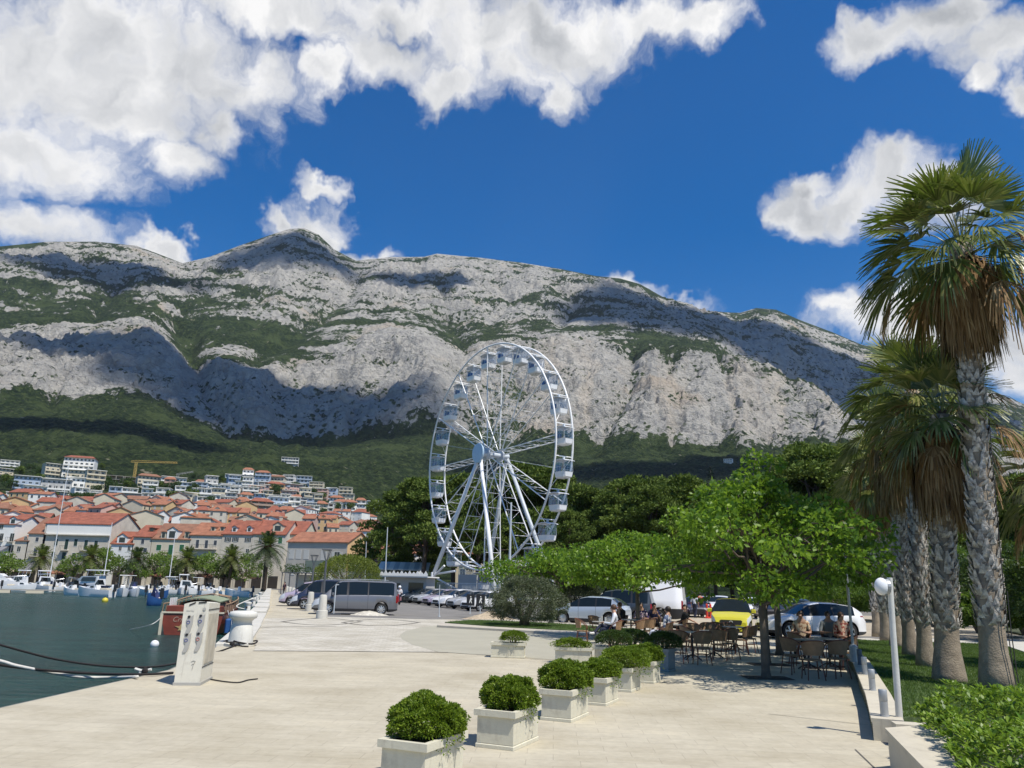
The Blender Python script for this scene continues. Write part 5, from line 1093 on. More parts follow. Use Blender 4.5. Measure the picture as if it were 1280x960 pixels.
def parasol(px, Y, w, h, m, label):
    q = G(px, 735); x = D(px, 735, Y).x; root = empty('parasol', (x, Y, 0), 0, label, 'parasol', 'café parasols on the far quay'); mb = MB(); mb.tube([(0, 0, 0), (0, 0, h + .5)], .04, 5); mb.build('pole', frame_w, root)
    mb = MB(); n = 8; k = []
    for i in range(n): a = 2 * math.pi * i / n; k.append((w / 2 * math.cos(a), w / 2 * math.sin(a), h - .35))
    mb.add(k + [(0, 0, h + .35)] + [(a[0], a[1], a[2] - .25) for a in k], [(i, (i + 1) % n, n) for i in range(n)] + [(i, n + 1 + i, n + 1 + (i + 1) % n, (i + 1) % n) for i in range(n)]); mb.build('canopy', m, root)
pc = [mat('terracotta_canvas', (0.25, 0.11, 0.07), .9, .05), mat('sand_canvas', (0.50, 0.42, 0.32), .9, .05), mat('brown_canvas', (0.10, 0.06, 0.045), .9, .05)]
for i, px in enumerate([196, 205, 214, 226, 237, 248, 257, 268, 279, 290, 301, 311]): parasol(px, 178 + i % 2, 4.2, 2.7, pc[i % 3], f"{['terracotta', 'sand coloured', 'dark brown'][i % 3]} café parasol, {ordn(i + 1)} from the left on the far quay")
for i, px in enumerate([10, 24, 66, 120, 160, 180]): parasol(px, 180, 4.4, 2.6, pc[(i + 1) % 3], f"{['terracotta', 'sand coloured', 'dark brown'][(i + 1) % 3]} parasol, {ordn(i + 1)} of the six before the left harbour houses")
# quay wall blocks
mb = MB(); mb.box(-420, -50.6, 167.2, 168.0, -3, 0.16); o = mb.build('quay_wall', stone_w); tag(o, 'pale stone edge wall of the far quay behind the boats', 'quay wall')
# ================================================================== ferris wheel
wh_m = mat('white_painted_steel', (0.80, 0.80, 0.79), 0.4, 0.05, 2.0)
gal_m = mat('pale_grey_steel', (0.50, 0.54, 0.57), 0.45, 0.06, 2.0)
cab_w = mat('white_gondola_shell', (0.78, 0.79, 0.80), 0.25, 0.02)
navy = mat('navy_trim', (0.02, 0.035, 0.16), 0.4, 0.05)
clear = bpy.data.materials.new('clear_gondola_panel'); clear.use_nodes = True; t = NT(clear.node_tree); t.n.clear()
g_ = t.new('ShaderNodeBsdfGlossy'); g_.inputs['Roughness'].default_value = .08; tr_ = t.new('ShaderNodeBsdfTransparent'); tr_.inputs[0].default_value = (0.86, 0.90, 0.95, 1); mx_ = t.new('ShaderNodeMixShader'); mx_.inputs[0].default_value = .10
t.l.new(tr_.outputs[0], mx_.inputs[1]); t.l.new(g_.outputs[0], mx_.inputs[2]); oo = t.new('ShaderNodeOutputMaterial'); t.l.new(mx_.outputs[0], oo.inputs[0])
hubp = D(617, 569, 100); RW = (D(612, 433, 100).z - hubp.z) * 0.985
th = R(55.0)
wroot = empty('ferris_wheel', (hubp.x, 100, 0), 0, 'tall white ferris wheel with open spokes and white gondolas', 'ferris wheel')
nrm = Vector((-math.sin(th), -math.cos(th), 0)); tan = Vector((math.cos(th), -math.sin(th), 0)); HZ = hubp.z
WS = 1.25                                     # half the distance between the two rims
def wp(a, r, off): return Vector((0, 0, HZ)) + tan * (math.cos(a) * r) + Vector((0, 0, 1)) * (math.sin(a) * r) + nrm * off
for side in (1, -1):
    mb = MB(); mb.tube([wp(2 * math.pi * i / 96, RW, WS * side) for i in range(96)], 0.13, 6, closed=True); mb.build('rim', wh_m, wroot, sm=True)
NG = 24
for i in range(NG):
    a = 2 * math.pi * (i + .5) / NG; mb = MB(); mb.tube([wp(a, RW, WS), wp(a, RW, -WS)], 0.06, 5)
    if i % 2 == 0:
        a2 = a + 2 * math.pi / NG; mb.tube([wp(a, RW, WS), wp(a2, RW, -WS)], 0.03, 4)
    mb.build('rim_crossbar', wh_m, wroot)
NS = 12
for i in range(NS):
    a = 2 * math.pi * (i + .06) / NS; mb = MB()
    for sd in (1, -1):
        mb.tube([wp(a, 0.9, WS * 0.80 * sd), wp(a, RW - .05, WS * sd)], 0.075, 5)
    k = 7
    for j in range(k):
        r0 = 1.2 + (RW - 1.5) * j / k; r1 = 1.2 + (RW - 1.5) * (j + 1) / k; s = 1 if j % 2 else -1
        w0 = WS * (.8 + .2 * r0 / RW); w1_ = WS * (.8 + .2 * r1 / RW); mb.tube([wp(a, r0, w0 * s), wp(a, r1, -w1_ * s)], 0.022, 4)
        if j: mb.tube([wp(a, r0, w0), wp(a, r0, -w0)], 0.035, 4)
    mb.build('spoke', wh_m, wroot)
    mb = MB(); a2 = a + math.pi / NS
    for sd in (1, -1): mb.tube([wp(a, 1.0, WS * .8 * sd), wp(a2, RW, WS * sd)], 0.016, 3)
    mb.build('cable', gal_m, wroot)
# ladder-like light trusses on some spokes near the hub
M = Matrix.Translation(wp(0, 0, 0)) @ Matrix(((tan.x, 0, nrm.x, 0), (tan.y, 0, nrm.y, 0), (tan.z, 1, nrm.z, 0), (0, 0, 0, 1)))
mb = MB(); mb.lathe([(.40, -2.3), (.40, -1.25), (.8, -1.2), (.8, -.95), (.36, -.9), (.36, .9), (.8, .95), (.8, 1.2), (.40, 1.25), (.40, 2.3)], 20, M=M); mb.build('hub', gal_m, wroot, sm=30)
mb = MB(); mb.lathe([(1.25, 2.3), (1.32, 2.42), (1.25, 2.55), (.2, 2.62)], 32, M=M); mb.build('hub_disc', mat('pale_blue_disc', (0.45, 0.60, 0.72), .4, .05), wroot, sm=30)
# four slanting legs, foot pads
def gz(v): return Vector((v.x, v.y, 0))
feet = []
for (fn, ft) in ((4.6, -8.2), (4.6, 8.2), (-4.6, 8.2), (-4.6, -8.2)):
    top = wp(0, 0, 2.1 * (1 if fn > 0 else -1)); f = nrm * fn + tan * ft; feet.append(f); mb = MB()
    mb.tube([f + Vector((0, 0, .3)), f * .5 + top * .5, top], [.26, .27, .22], 12); leg = mb.build('leg', wh_m if fn > 0 else gal_m, wroot, sm=True)
    mb = MB(); mb.box(f.x - .7, f.x + .7, f.y - .7, f.y + .7, 0.0, .35); mb.build('foot_plate', gal_m, leg)
for a_, b_ in ((0, 3), (1, 2), (0, 1), (3, 2)):
    mb = MB(); A_ = feet[a_]; B_ = feet[b_]; mb.tube([A_ + Vector((0, 0, .5)), B_ + Vector((0, 0, .5))], .16, 6)
    if a_ != 0 or b_ != 1: mb.tube([A_ * .82 + Vector((0, 0, 2.6)), B_ * .45 + A_ * .3 + Vector((0, 0, .6))], .12, 6)
    mb.build('base_beam', wh_m, wroot)
# braces of the left leg as in the picture
f = feet[0]; mb = MB(); t0 = f + (wp(0, 0, 2.1) - f) * .27; t0_ = f + (wp(0, 0, 2.1) - f) * .17
mb.tube([t0_, t0_ + tan * 5.2 + Vector((0, 0, .4))], .14, 6); mb.tube([f + tan * 1.6, f + tan * 1.6 + Vector((0, 0, 3.4))], .16, 6); mb.tube([f + tan * 1.0 + Vector((0, 0, 2.3)), f + tan * 4.6 + Vector((0, 0, 4.2))], .13, 6)
mb.build('base_brace', wh_m, wroot)
# gondolas
def gondola_meshes():
    shell = MB()                                               # boat shaped tub, long side across the axle direction
    def ring(z, l, w, c): return [(-l + c, -w, z), (l - c, -w, z), (l, -w + c, z), (l, w - c, z), (l - c, w, z), (-l + c, w, z), (-l, w - c, z), (-l, -w + c, z)]
    V = ring(-2.75, .80, .55, .15) + ring(-2.6, 1.0, .72, .2) + ring(-2.05, 1.08, .80, .2) + ring(-1.98, 1.12, .84, .2) + ring(-1.98, .98, .70, .2) + ring(-2.5, .92, .62, .2)
    F = [tuple(reversed(range(8)))]
    for r_ in range(5):
        for i in range(8): j = (i + 1) % 8; F.append((r_ * 8 + i, r_ * 8 + j, r_ * 8 + 8 + j, r_ * 8 + 8 + i))
    F.append(tuple(range(40, 48))); shell.add(V, F)
    roof = MB(); n = 8; V = []
    for i in range(n + 1):
        x = -1.2 + 2.4 * i / n; z = -.42 - .20 * (x / 1.2) ** 2
        V += [(x, -.85, z - .05), (x, 0, z), (x, .85, z - .05), (x, -.85, z + .02), (x, 0, z + .07), (x, .85, z + .02)]
    F = []
    for i in range(n):
        b = i * 6; F += [(b, b + 1, b + 7, b + 6), (b + 1, b + 2, b + 8, b + 7), (b + 3, b + 9, b + 10, b + 4), (b + 4, b + 10, b + 11, b + 5), (b, b + 6, b + 9, b + 3), (b + 2, b + 5, b + 11, b + 8)]
    F += [(0, 3, 4, 1), (1, 4, 5, 2), (6 * n, 6 * n + 1, 6 * n + 4, 6 * n + 3), (6 * n + 1, 6 * n + 2, 6 * n + 5, 6 * n + 4)]
    roof.add(V, F)
    fr = MB()
    for sx in (-1, 1):
        for sy in (-1, 1): fr.tube([(sx * .98, sy * .72, -2.0), (sx * .92, sy * .68, -.6)], .03, 4)
    fr.tube([(0, -.7, -2.0), (0, -.66, -.5)], .025, 4); fr.tube([(0, .7, -2.0), (0, .66, -.5)], .025, 4)
    fr.box(-.12, .12, -.12, .12, -.45, .02); fr.tube([(-.95, -.72, -1.35), (.95, -.72, -1.35)], .02, 4); fr.tube([(-.95, .72, -1.35), (.95, .72, -1.35)], .02, 4)
    pn = MB()
    for sy in (-1, 1): pn.add([(-.95, sy * .74, -1.97), (.95, sy * .74, -1.97), (.9, sy * .69, -.68), (-.9, sy * .69, -.68)], [(0, 1, 2, 3)])
    for sx in (-1, 1): pn.add([(sx * .99, -.68, -1.97), (sx * .99, .68, -1.97), (sx * .93, .64, -.68), (sx * .93, -.64, -.68)], [(0, 1, 2, 3)])
    st = MB(); st.box(-1.10, -1.02, -.42, .42, -1.97, -1.0); st.box(-1.125, -1.10, -.50, .50, -2.55, -2.10)
    return [shell.build('tub', cab_w), roof.build('roof', cab_w), fr.build('frame', gal_m), pn.build('window_panel', clear), st.build('door_panel', navy)]
gm = gondola_meshes()
gyaw = math.atan2(nrm.y, nrm.x)
for i in range(NG):
    a = 2 * math.pi * (i + .5) / NG; p = wp(a, RW, 0); g = empty('gondola', p, gyaw + math.pi / 2 if False else math.atan2(tan.y, tan.x)); g.parent = wroot; g.scale = (.9, .9, .92)
    for k, m_ in enumerate(gm):
        c = m_ if i == 0 else m_.copy()
        if i: COL.objects.link(c)
        c.parent = g
# platform, fence and booth
pr = empty('wheel_platform', (hubp.x, 100, 0), 0, 'raised grey steel platform with railings under the ferris wheel', 'platform'); Mp = Matrix.Rotation(math.atan2(tan.y, tan.x), 4, 'Z')
mb = MB(); mb.box(-7, 7.5, -3.6, 3.6, .9, 1.05, M=Mp); 
for x in range(-7, 8, 2):
    for y in (-3.4, 3.3): mb.box(x, x + .12, y, y + .12, 0, .9, M=Mp)
mb.build('deck', mat('dark_grey_deck', (0.12, 0.12, 0.125), .7, .1), pr)
mb = MB()
for y in (-3.6, 3.5):
    mb.box(-7, 7.5, y, y + .06, 2.05, 2.12, M=Mp)
    for i in range(49): mb.box(-7 + i * .3, -6.96 + i * .3, y + .01, y + .05, 1.05, 2.05, M=Mp)
mb.build('railing', gal_m, pr)
mb = MB(); mb.box(-6, -1.5, -1, 3.2, 1.05, 3.2, M=Mp); mb.build('control_cabin', grey_w, pr)
q = D(507, 735, 82); bt = empty('ticket_booth', (q.x, 82, 0), R(-12), 'low grey ticket booth with a white scalloped canopy beside the wheel leg', 'booth')
mb = MB(); mb.box(-2.2, 2.2, 0, 3, 0, 2.5); mb.build('wall', grey_w, bt); mb = MB(); mb.box(-2.6, 2.6, -.8, 3.2, 2.5, 2.62); mb.build('roof', white_w, bt); mb = MB()
for i in range(12): mb.prism([(-2.6 + i * .43, 0), (-2.6 + (i + 1) * .43, 0), (-2.6 + (i + 1) * .43, .2), (-2.6 + (i + .5) * .43, .42 + .12 * (i % 2)), (-2.6 + i * .43, .2)], -.85, -.8, M=Matrix(((1, 0, 0, 0), (0, 0, 1, 0), (0, 1, 0, 2.62), (0, 0, 0, 1))))
mb.build('canopy_trim', white_w, bt); mb = MB(); mb.box(.3, 1.9, -.02, .02, 1.1, 2.0); mb.box(-1.7, -.6, -.02, .02, 1.0, 1.9); mb.build('window', win_d, bt)
q = D(504, 712, 140); ct = empty('striped_canopy', (q.x, 140, 0), 0, 'pale striped market canopy roof beyond the ticket booth', 'canopy')
zt = D(504, 702, 140).z; mb = MB()
for i in range(10):
    mb.cur = i % 2; x = -4.5 + i * .9; mb.add([(x, 0, zt - 1.3), (x + .9, 0, zt - 1.3), (x + .9, 3, zt), (x, 3, zt), (x, 0, zt - 1.5), (x + .9, 0, zt - 1.5)], [(0, 1, 2, 3), (4, 5, 1, 0)])
mb.build('canvas', [white_w, gal_m], ct); mb = MB()
for x in (-4.4, 0, 4.4): mb.tube([(x, .1, 0), (x, .1, zt - 1.4)], .06, 5)
mb.build('pole', gal_m, ct)
# ================================================================== vehicles
tyre_m = mat('tyre_rubber', (0.02, 0.02, 0.02), 0.8, 0.1); rim_m = mat('alloy_rim', (0.55, 0.56, 0.57), 0.3, 0.03, metal=0.6); trim_k = mat('black_trim', (0.018, 0.018, 0.02), 0.5, 0.05)
car_glass = glassmat('car_glass', (0.012, 0.018, 0.022), 0.04); lamp_m = mat('headlight_lens', (0.55, 0.57, 0.60), 0.08, 0.05, spec=.9); tail_m = mat('tail_light_lens', (0.22, 0.012, 0.012), 0.15, 0.05); plate_m = mat('white_number_plate', (0.7, 0.7, 0.68), .5, .02)
def paint(name, c, metal=0.0): return mat(name, c, 0.28 if not metal else 0.35, 0.02, 1.0, metal=metal * .6, coat=0.8)
KINDS = {
 'hatch': dict(L=4.06, W=1.76, H=1.44, wb=2.54, rw=.315, fo=.80, belt=[(-2.03,.78),(-1.9,.96),(-1.2,.95),(0.6,.90),(1.05,.88),(1.6,.80),(1.88,.70),(2.03,.52)], roof=[(-2.03,.80),(-1.93,1.00),(-1.45,1.36),(-.9,1.43),(-.1,1.44),(.35,1.36),(1.12,.91),(1.6,.81),(1.9,.71),(2.03,.54)], gl=(-1.42,.98), pil=[(-.62,-.54),(.32,.40)], ws=(.32,1.08), rwn=(-1.92,-1.42)),
 'suv': dict(L=4.36, W=1.80, H=1.50, wb=2.64, rw=.33, fo=.86, belt=[(-2.18,.80),(-2.0,.98),(-1.2,.98),(0.6,.93),(1.1,.92),(1.7,.84),(2.02,.72),(2.18,.52)], roof=[(-2.18,.82),(-2.05,1.02),(-1.6,1.38),(-.9,1.48),(-.1,1.50),(.4,1.40),(1.15,.96),(1.7,.86),(2.02,.74),(2.18,.54)], gl=(-1.6,1.0), pil=[(-.68,-.60),(.32,.40)], ws=(.34,1.1), rwn=(-2.04,-1.56)),
 'smart': dict(L=2.72, W=1.66, H=1.55, wb=1.87, rw=.30, fo=.42, belt=[(-1.36,.85),(-1.2,1.0),(0,.98),(.6,.97),(.95,.92),(1.22,.80),(1.36,.60)], roof=[(-1.36,.88),(-1.28,1.05),(-1.0,1.48),(-.3,1.55),(.1,1.53),(.75,1.00),(.98,.93),(1.24,.81),(1.36,.62)], gl=(-.9,.62), pil=[(-.35,-.28)], ws=(.1,.73), rwn=(-1.27,-1.0)),
 'mpv': dict(L=4.4, W=1.85, H=1.84, wb=2.75, rw=.33, fo=.86, belt=[(-2.2,.95),(-2.15,1.08),(-1.0,1.10),(.8,1.06),(1.2,1.04),(1.8,.94),(2.08,.78),(2.2,.55)], roof=[(-2.2,1.0),(-2.16,1.15),(-2.02,1.74),(-1.6,1.82),(-.2,1.84),(.45,1.72),(1.3,1.06),(1.8,.96),(2.08,.80),(2.2,.58)], gl=(-1.95,1.05), pil=[(-1.12,-1.02),(.02,.1)], ws=(.45,1.26), rwn=(-2.17,-2.03)),
 'van': dict(L=5.0, W=1.95, H=1.96, wb=3.10, rw=.34, fo=.93, belt=[(-2.5,1.05),(-2.46,1.12),(-1.0,1.13),(1.0,1.10),(1.4,1.06),(2.0,.94),(2.36,.80),(2.5,.55)], roof=[(-2.5,1.08),(-2.47,1.2),(-2.38,1.86),(-2.1,1.94),(0,1.97),(.85,1.93),(1.1,1.84),(1.75,1.18),(2.05,1.0),(2.36,.82),(2.5,.58)], gl=(-2.25,1.45), pil=[(-.75,-.68),(.42,.54)], ws=(1.02,1.78), rwn=(-2.48,-2.39)),
 'panel': dict(L=6.0, W=2.05, H=2.55, wb=3.6, rw=.36, fo=1.0, belt=[(-3.0,1.2),(-2.96,1.25),(1.5,1.25),(1.9,1.2),(2.5,1.05),(2.86,.85),(3.0,.55)], roof=[(-3.0,1.3),(-2.97,1.6),(-2.9,2.45),(-2.6,2.53),(0,2.55),(1.0,2.50),(1.4,2.35),(2.15,1.3),(2.5,1.1),(2.86,.87),(3.0,.58)], gl=(.75,1.9), pil=[], ws=(1.35,2.2), rwn=(-9,-8.9)),
}
def car(kind, loc, yaw, pm, label, cat='car', group=None, z=0.016, spokes=5, low_trim=True, seams=True):
    k = KINDS[kind]; L, W, wb, rw = k['L'], k['W'], k['wb'], k['rw']; root = empty('parked_car' if kind not in ('van', 'panel') else 'parked_van', (loc[0], loc[1], z), yaw, label, cat, group)
    xf = L / 2 - k['fo']; xr = xf - wb; ra = rw * 1.20; zc = rw
    xs = set(np.round(np.linspace(-L / 2, L / 2, 40), 3))
    for xw in (xf, xr):
        for a in np.linspace(0, math.pi, 13): xs.add(round(xw + ra * math.cos(a), 3))
        xs.add(round(xw - ra - .004, 3)); xs.add(round(xw + ra + .004, 3))
    for a, b in k['pil']: xs |= {a, b}
    seam = []
    if seams and k['pil']:
        for s_ in ([k['pil'][0][0] + .03, .98 * k['gl'][1]] + ([k['pil'][1][0] + .03] if len(k['pil']) > 1 else [])): seam.append((round(s_, 3), round(s_ + .014, 3)))
    for a, b in seam: xs |= {a, b}
    for p in k['belt'] + k['roof']: xs.add(p[0])
    xs |= {k['gl'][0], k['gl'][1], k['ws'][0], k['ws'][1]}
    xs = sorted(x for x in xs if -L / 2 <= x <= L / 2)
    bx, bz = zip(*k['belt']); rx_, rz_ = zip(*k['roof']); V = []; NP = 11
    for x in xs:
        f = min(1, max(0, (L / 2 - abs(x)) / .55)); endw = 1 - .26 * (1 - f) ** 2.2; w = W / 2 * endw
        zb = float(np.interp(x, bx, bz)); zr = max(zb + .012, float(np.interp(x, rx_, rz_))); z0 = .17 + .10 * (1 - f) ** 2
        for xw in (xf, xr):
            if abs(x - xw) < ra: z0 = max(z0, zc + math.sqrt(ra * ra - (x - xw) ** 2))
        g = min(1, (zr - zb) / .45); wr = w * (.95 - .20 * g); zm = max(z0 + .06, zb * .62); zl = max(z0 + .03, .34)
        zl = min(zl, zb - .05); zm = min(max(zm, zl + .01), zb - .03)
        half = [(0, z0), (w * .80, z0), (w * .955, z0 + .01), (w * .985, zl), (w, zm), (w * .985, zb - .05 if zb - .05 > zm else zm + .005), (w * .955, zb), (w * .955 * (1 - g) + (wr + .025) * g if g > .02 else w * .90, zb + (zr - zb) * (.90 if g > .2 else .3)), (wr * .93, zr - .025 * g), (wr * .55, zr), (0, zr + .015)]
        for (y, zz) in half: V.append((x, y, zz))
        for (y, zz) in half[1:-1]: V.append((x, -y, zz))
    n2 = NP + NP - 2
    def idn(i, j, s): return i * n2 + (j if (s > 0 or j in (0, NP - 1)) else NP + j - 1)
    cls = {'body': [], 'side_window': [], 'windscreen': [], 'rear_window': [], 'headlight': [], 'tail_light': []}; bm_ = []
    gl0, gl1 = k['gl']
    for i in range(len(xs) - 1):
        xm = (xs[i] + xs[i + 1]) / 2
        for j in range(NP - 1):
            for s in (1, -1):
                a, b, c, d = idn(i, j, s), idn(i + 1, j, s), idn(i + 1, j + 1, s), idn(i, j + 1, s); f = (a, b, c, d) if s < 0 else (a, d, c, b)
                zb = float(np.interp(xm, bx, bz)); zr = float(np.interp(xm, rx_, rz_)); g = (zr - zb)
                pil = any(p0 - 1e-6 <= xm <= p1 + 1e-6 for p0, p1 in k['pil']); key = 'body'; mi = 0
                if j == 6 and gl0 < xm < gl1 and not pil and g > .05: key = 'side_window'
                elif j in (7, 8, 9) and k['ws'][0] < xm < k['ws'][1]: key = 'windscreen'
                elif j in (7, 8, 9) and k['rwn'][0] < xm < k['rwn'][1]: key = 'rear_window'
                elif j in (4, 5) and xm > L / 2 - .42 and xm < L / 2 - .03 : key = 'headlight' if j == 5 or kind != 'hatch' else 'body'
                elif j in ((5,) if kind in ('hatch', 'suv', 'smart') else (4, 5)) and xm < -L / 2 + (.30 if kind in ('hatch', 'suv', 'smart') else .10): key = 'tail_light'
                if key == 'body':
                    if j <= 1 or (low_trim and j == 2 and kind != 'panel' or (kind == 'panel' and j in (2, 3))): mi = 1
                    if any(s0 - 1e-6 <= xm <= s1 + 1e-6 for s0, s1 in seam) and 2 < j < 6: mi = 1
                    if pil and j == 6: mi = 1
                    bm_.append(mi)
                cls[key].append(f)
    def sub(name, fs, mats, mi=None, out=0.0, par=root):
        if not fs: return None
        ids = sorted({v for f in fs for v in f}); mp = {v: q for q, v in enumerate(ids)}
        return mesh_obj(name, [V[v] for v in ids], [tuple(mp[v] for v in f) for f in fs], mats, par, mi, 35)
    # close the ends
    for i_, rev in ((0, False), (len(xs) - 1, True)):
        loop = [idn(i_, j, 1) for j in range(NP)] + [idn(i_, j, -1) for j in range(NP - 2, 0, -1)]; cls['body'].append(tuple(loop if not rev else loop[::-1])); bm_.append(0)
    body = sub('body', cls['body'], [pm, trim_k], bm_)
    for s_ in (1, -1):
        for key in ('side_window', 'headlight', 'tail_light'):
            fs = [f for f in cls[key] if sum(V[v][1] for v in f) * s_ > 0]; sub(key, fs, {'side_window': car_glass, 'headlight': lamp_m, 'tail_light': tail_m}[key])
    sub('windscreen', cls['windscreen'], car_glass); sub('rear_window', cls['rear_window'], car_glass)
    # under body, grille, plates, mirrors
    mb = MB(); mb.box(-L / 2 + .25, L / 2 - .25, -W / 2 + .24, W / 2 - .24, .2, .62); mb.build('underbody', trim_k, root)
    zg = .42
    mb = MB(); mb.prism([(-.40, -.10), (.40, -.10), (.46, .05), (.40, .09), (-.40, .09), (-.46, .05)], 0, .03, M=frame((L / 2 - .012, 0, zg + (.20 if kind == 'smart' else .08)), (0, 1, 0), (0, 0, 1)))
    if kind != 'smart': mb.prism([(-.6, -.06), (.6, -.06), (.5, .06), (-.5, .06)], 0, .03, M=frame((L / 2 - .02, 0, .30), (0, 1, 0), (0, 0, 1)))
    gr = mb.build('grille', trim_k, root)
    if kind == 'smart':
        mb = MB(); mb.tube([(L / 2 + .03, .065 * math.cos(a), zg + .2 + .05 * math.sin(a)) for a in np.linspace(0, 6.28, 14)[:-1]], .014, 5, closed=True); mb.build('emblem', rim_m, gr)
    for xx, s_ in ((L / 2 + .005, 1), (-L / 2 - .005, -1)): mb = MB(); mb.box(xx - .012, xx + .012, -.26, .26, .40 if kind != 'smart' else .36, .51 if kind != 'smart' else .47); mb.build('number_plate', plate_m, root)
    mx = k['gl'][1] - .12; zb = float(np.interp(mx, bx, bz))
    for s_ in (1, -1): mb = MB(); mb.box(mx - .07, mx + .07, s_ * (W / 2 - .03) - (.0 if s_ > 0 else .2), s_ * (W / 2 - .03) + (.2 if s_ > 0 else 0), zb + .02, zb + .17, ch=.03); mb.build('side_mirror', pm, root)
    if kind == 'van' or kind == 'mpv':
        mb = MB()
        for s_ in (1, -1): mb.tube([(-L * .38, s_ * W * .33, k['H'] + .05), (0, s_ * W * .34, k['H'] + .07), (L * .12, s_ * W * .33, k['H'] + .03)], .018, 5)
        mb.build('roof_rail', rim_m if kind == 'van' else trim_k, root)
    for xw in (xf, xr):
        for s_ in (1, -1):
            w_ = empty('wheel', (xw, s_ * (W / 2 - .11), rw)); w_.parent = root; Mw = Matrix.Rotation(R(-90 * s_), 4, 'X')
            mb = MB(); mb.lathe([(rw * .66, -.09), (rw * .93, -.10), (rw, -.06), (rw, .06), (rw * .93, .10), (rw * .66, .09)], 24, M=Mw, cap=False); mb.build('tyre', tyre_m, w_, sm=40)
            mb = MB(); mb.lathe([(rw * .66, .06), (rw * .68, .085), (rw * .62, .080)], 24, M=Mw, cap=False, m=0); mb.lathe([(rw * .62, .078), (rw * .60, .0)], 24, M=Mw, cap=False, m=1); mb.lathe([(rw * .60, -.02), (.01, -.02)], 20, M=Mw, cap=False, m=1)
            for q in range(spokes * 2):
                a = 2 * math.pi * (q // 2) / spokes + (.12 if q % 2 else -.12); c_, s__ = math.cos(a), math.sin(a); hw = .017
                mb.add([Mw @ Vector(v) for v in [(c_ * .05 - s__ * hw * 1.3, s__ * .05 + c_ * hw * 1.3, .075), (c_ * .05 + s__ * hw * 1.3, s__ * .05 - c_ * hw * 1.3, .075), (c_ * rw * .63 + s__ * hw, s__ * rw * .63 - c_ * hw, .065), (c_ * rw * .63 - s__ * hw, s__ * rw * .63 + c_ * hw, .065), (c_ * .05 - s__ * hw * 1.3, s__ * .05 + c_ * hw * 1.3, .03), (c_ * .05 + s__ * hw * 1.3, s__ * .05 - c_ * hw * 1.3, .03), (c_ * rw * .63 + s__ * hw, s__ * rw * .63 - c_ * hw, .02), (c_ * rw * .63 - s__ * hw, s__ * rw * .63 + c_ * hw, .02)]], [(0, 1, 2, 3), (0, 3, 7, 4), (1, 5, 6, 2)], 0)
            mb.lathe([(.06, .03), (.06, .08), (.03, .085)], 12, M=Mw, m=0); mb.build('rim', [rim_m, trim_k], w_, sm=30)
    return root
def car_between(kind, pf, pr_, pm, label, **kw):
    """place by the ground contact pixels of the near side front and rear wheels"""
    a = G(*pf); b = G(*pr_); d = (a - b).normalized(); n = Vector((-d.y, d.x, 0));  n = n if n.y > 0 else -n
    k = KINDS[kind]; c = (a + b) / 2 + n * (k['W'] / 2 - .1); off = (k['L'] / 2 - k['fo']) - k['wb'] / 2
    return car(kind, c - d * off, math.atan2(d.y, d.x), pm, label, **kw)
silver = paint('silver_blue_paint', (0.50, 0.56, 0.62), .5); white_p = paint('white_car_paint', (0.78, 0.78, 0.78)); yellow_p = paint('yellow_green_paint', (0.58, 0.53, 0.03)); grey_p = paint('mid_grey_paint', (0.155, 0.16, 0.175), .4); navy_p = paint('dark_navy_paint', (0.018, 0.024, 0.05)); dgrey_p = paint('dark_slate_paint', (0.05, 0.06, 0.07), .3); black_p = paint('black_paint', (0.012, 0.012, 0.014)); lsil = paint('light_silver_paint', (0.5, 0.5, 0.5), .5); plum_p = paint('plum_paint', (0.06, 0.015, 0.05)); lilac_p = paint('pale_lilac_paint', (0.45, 0.38, 0.48), .3)
car_between('hatch', (701, 780.5), (765, 783.5), silver, 'silver blue hatchback beside the olive tree', spokes=10)
car('mpv', (6.2, 45.6), math.atan2(.30, -.95), dgrey_p, 'dark slate people carrier with black roof rails behind the silver hatchback')
car('panel', (8.0, 49.5), math.atan2(.34, -.94), white_p, 'tall white panel van behind the dark people carrier', 'van')
car('smart', (9.75, 34.6), math.atan2(-.95, -.31), yellow_p, 'tiny yellow green two seater car facing the café', seams=False)
car_between('suv', (984, 799), (1066, 800.5), white_p, 'white hatchback parked behind the café trees')
car('van', (-9.15, 48.3), math.atan2(-.22, -.97), grey_p, 'grey passenger van with long dark side windows', 'van', spokes=8)
car('van', (-12.4, 55.5), math.atan2(-.25, -.97), navy_p, 'dark navy van half hidden behind the grey passenger van', 'van')
car('mpv', (-15.2, 61.5), math.atan2(-.25, -.97), lilac_p, 'pale lilac people carrier by the stone bollards')
car('hatch', (-16.6, 69.5), math.atan2(-.25, -.97), plum_p, 'dark plum hatchback at the far end of the bollard row')
car('hatch', (-12.4, 62.0), math.atan2(-.25, -.97), black_p, 'black hatchback hidden between navy van and lilac people carrier')
row = [(517, 753.5, black_p, 'hatch', 'black hatchback at the far end of the parked row by the wheel'), (529, 754.5, dgrey_p, 'hatch', 'dark slate hatchback second from the far end of the row'), (541, 756, lsil, 'hatch', 'light silver hatchback between dark slate and white cars'), (555, 758, lilac_p, 'hatch', 'pale lilac silver hatchback in the middle of the row'),
       (571, 760, white_p, 'suv', 'tall white car in the parked row before the wheel'), (589, 762, lsil, 'hatch', 'silver hatchback beside the black notice boards'), (609, 764.5, white_p, 'hatch', 'white hatchback behind the black notice boards')]
for (px, py, pm, kd, lab) in row:
    p = G(px, py); car(kd, (p.x, p.y + 1.2), math.atan2(-.55, -.83), pm, lab, group='cars parked in a row before the wheel')
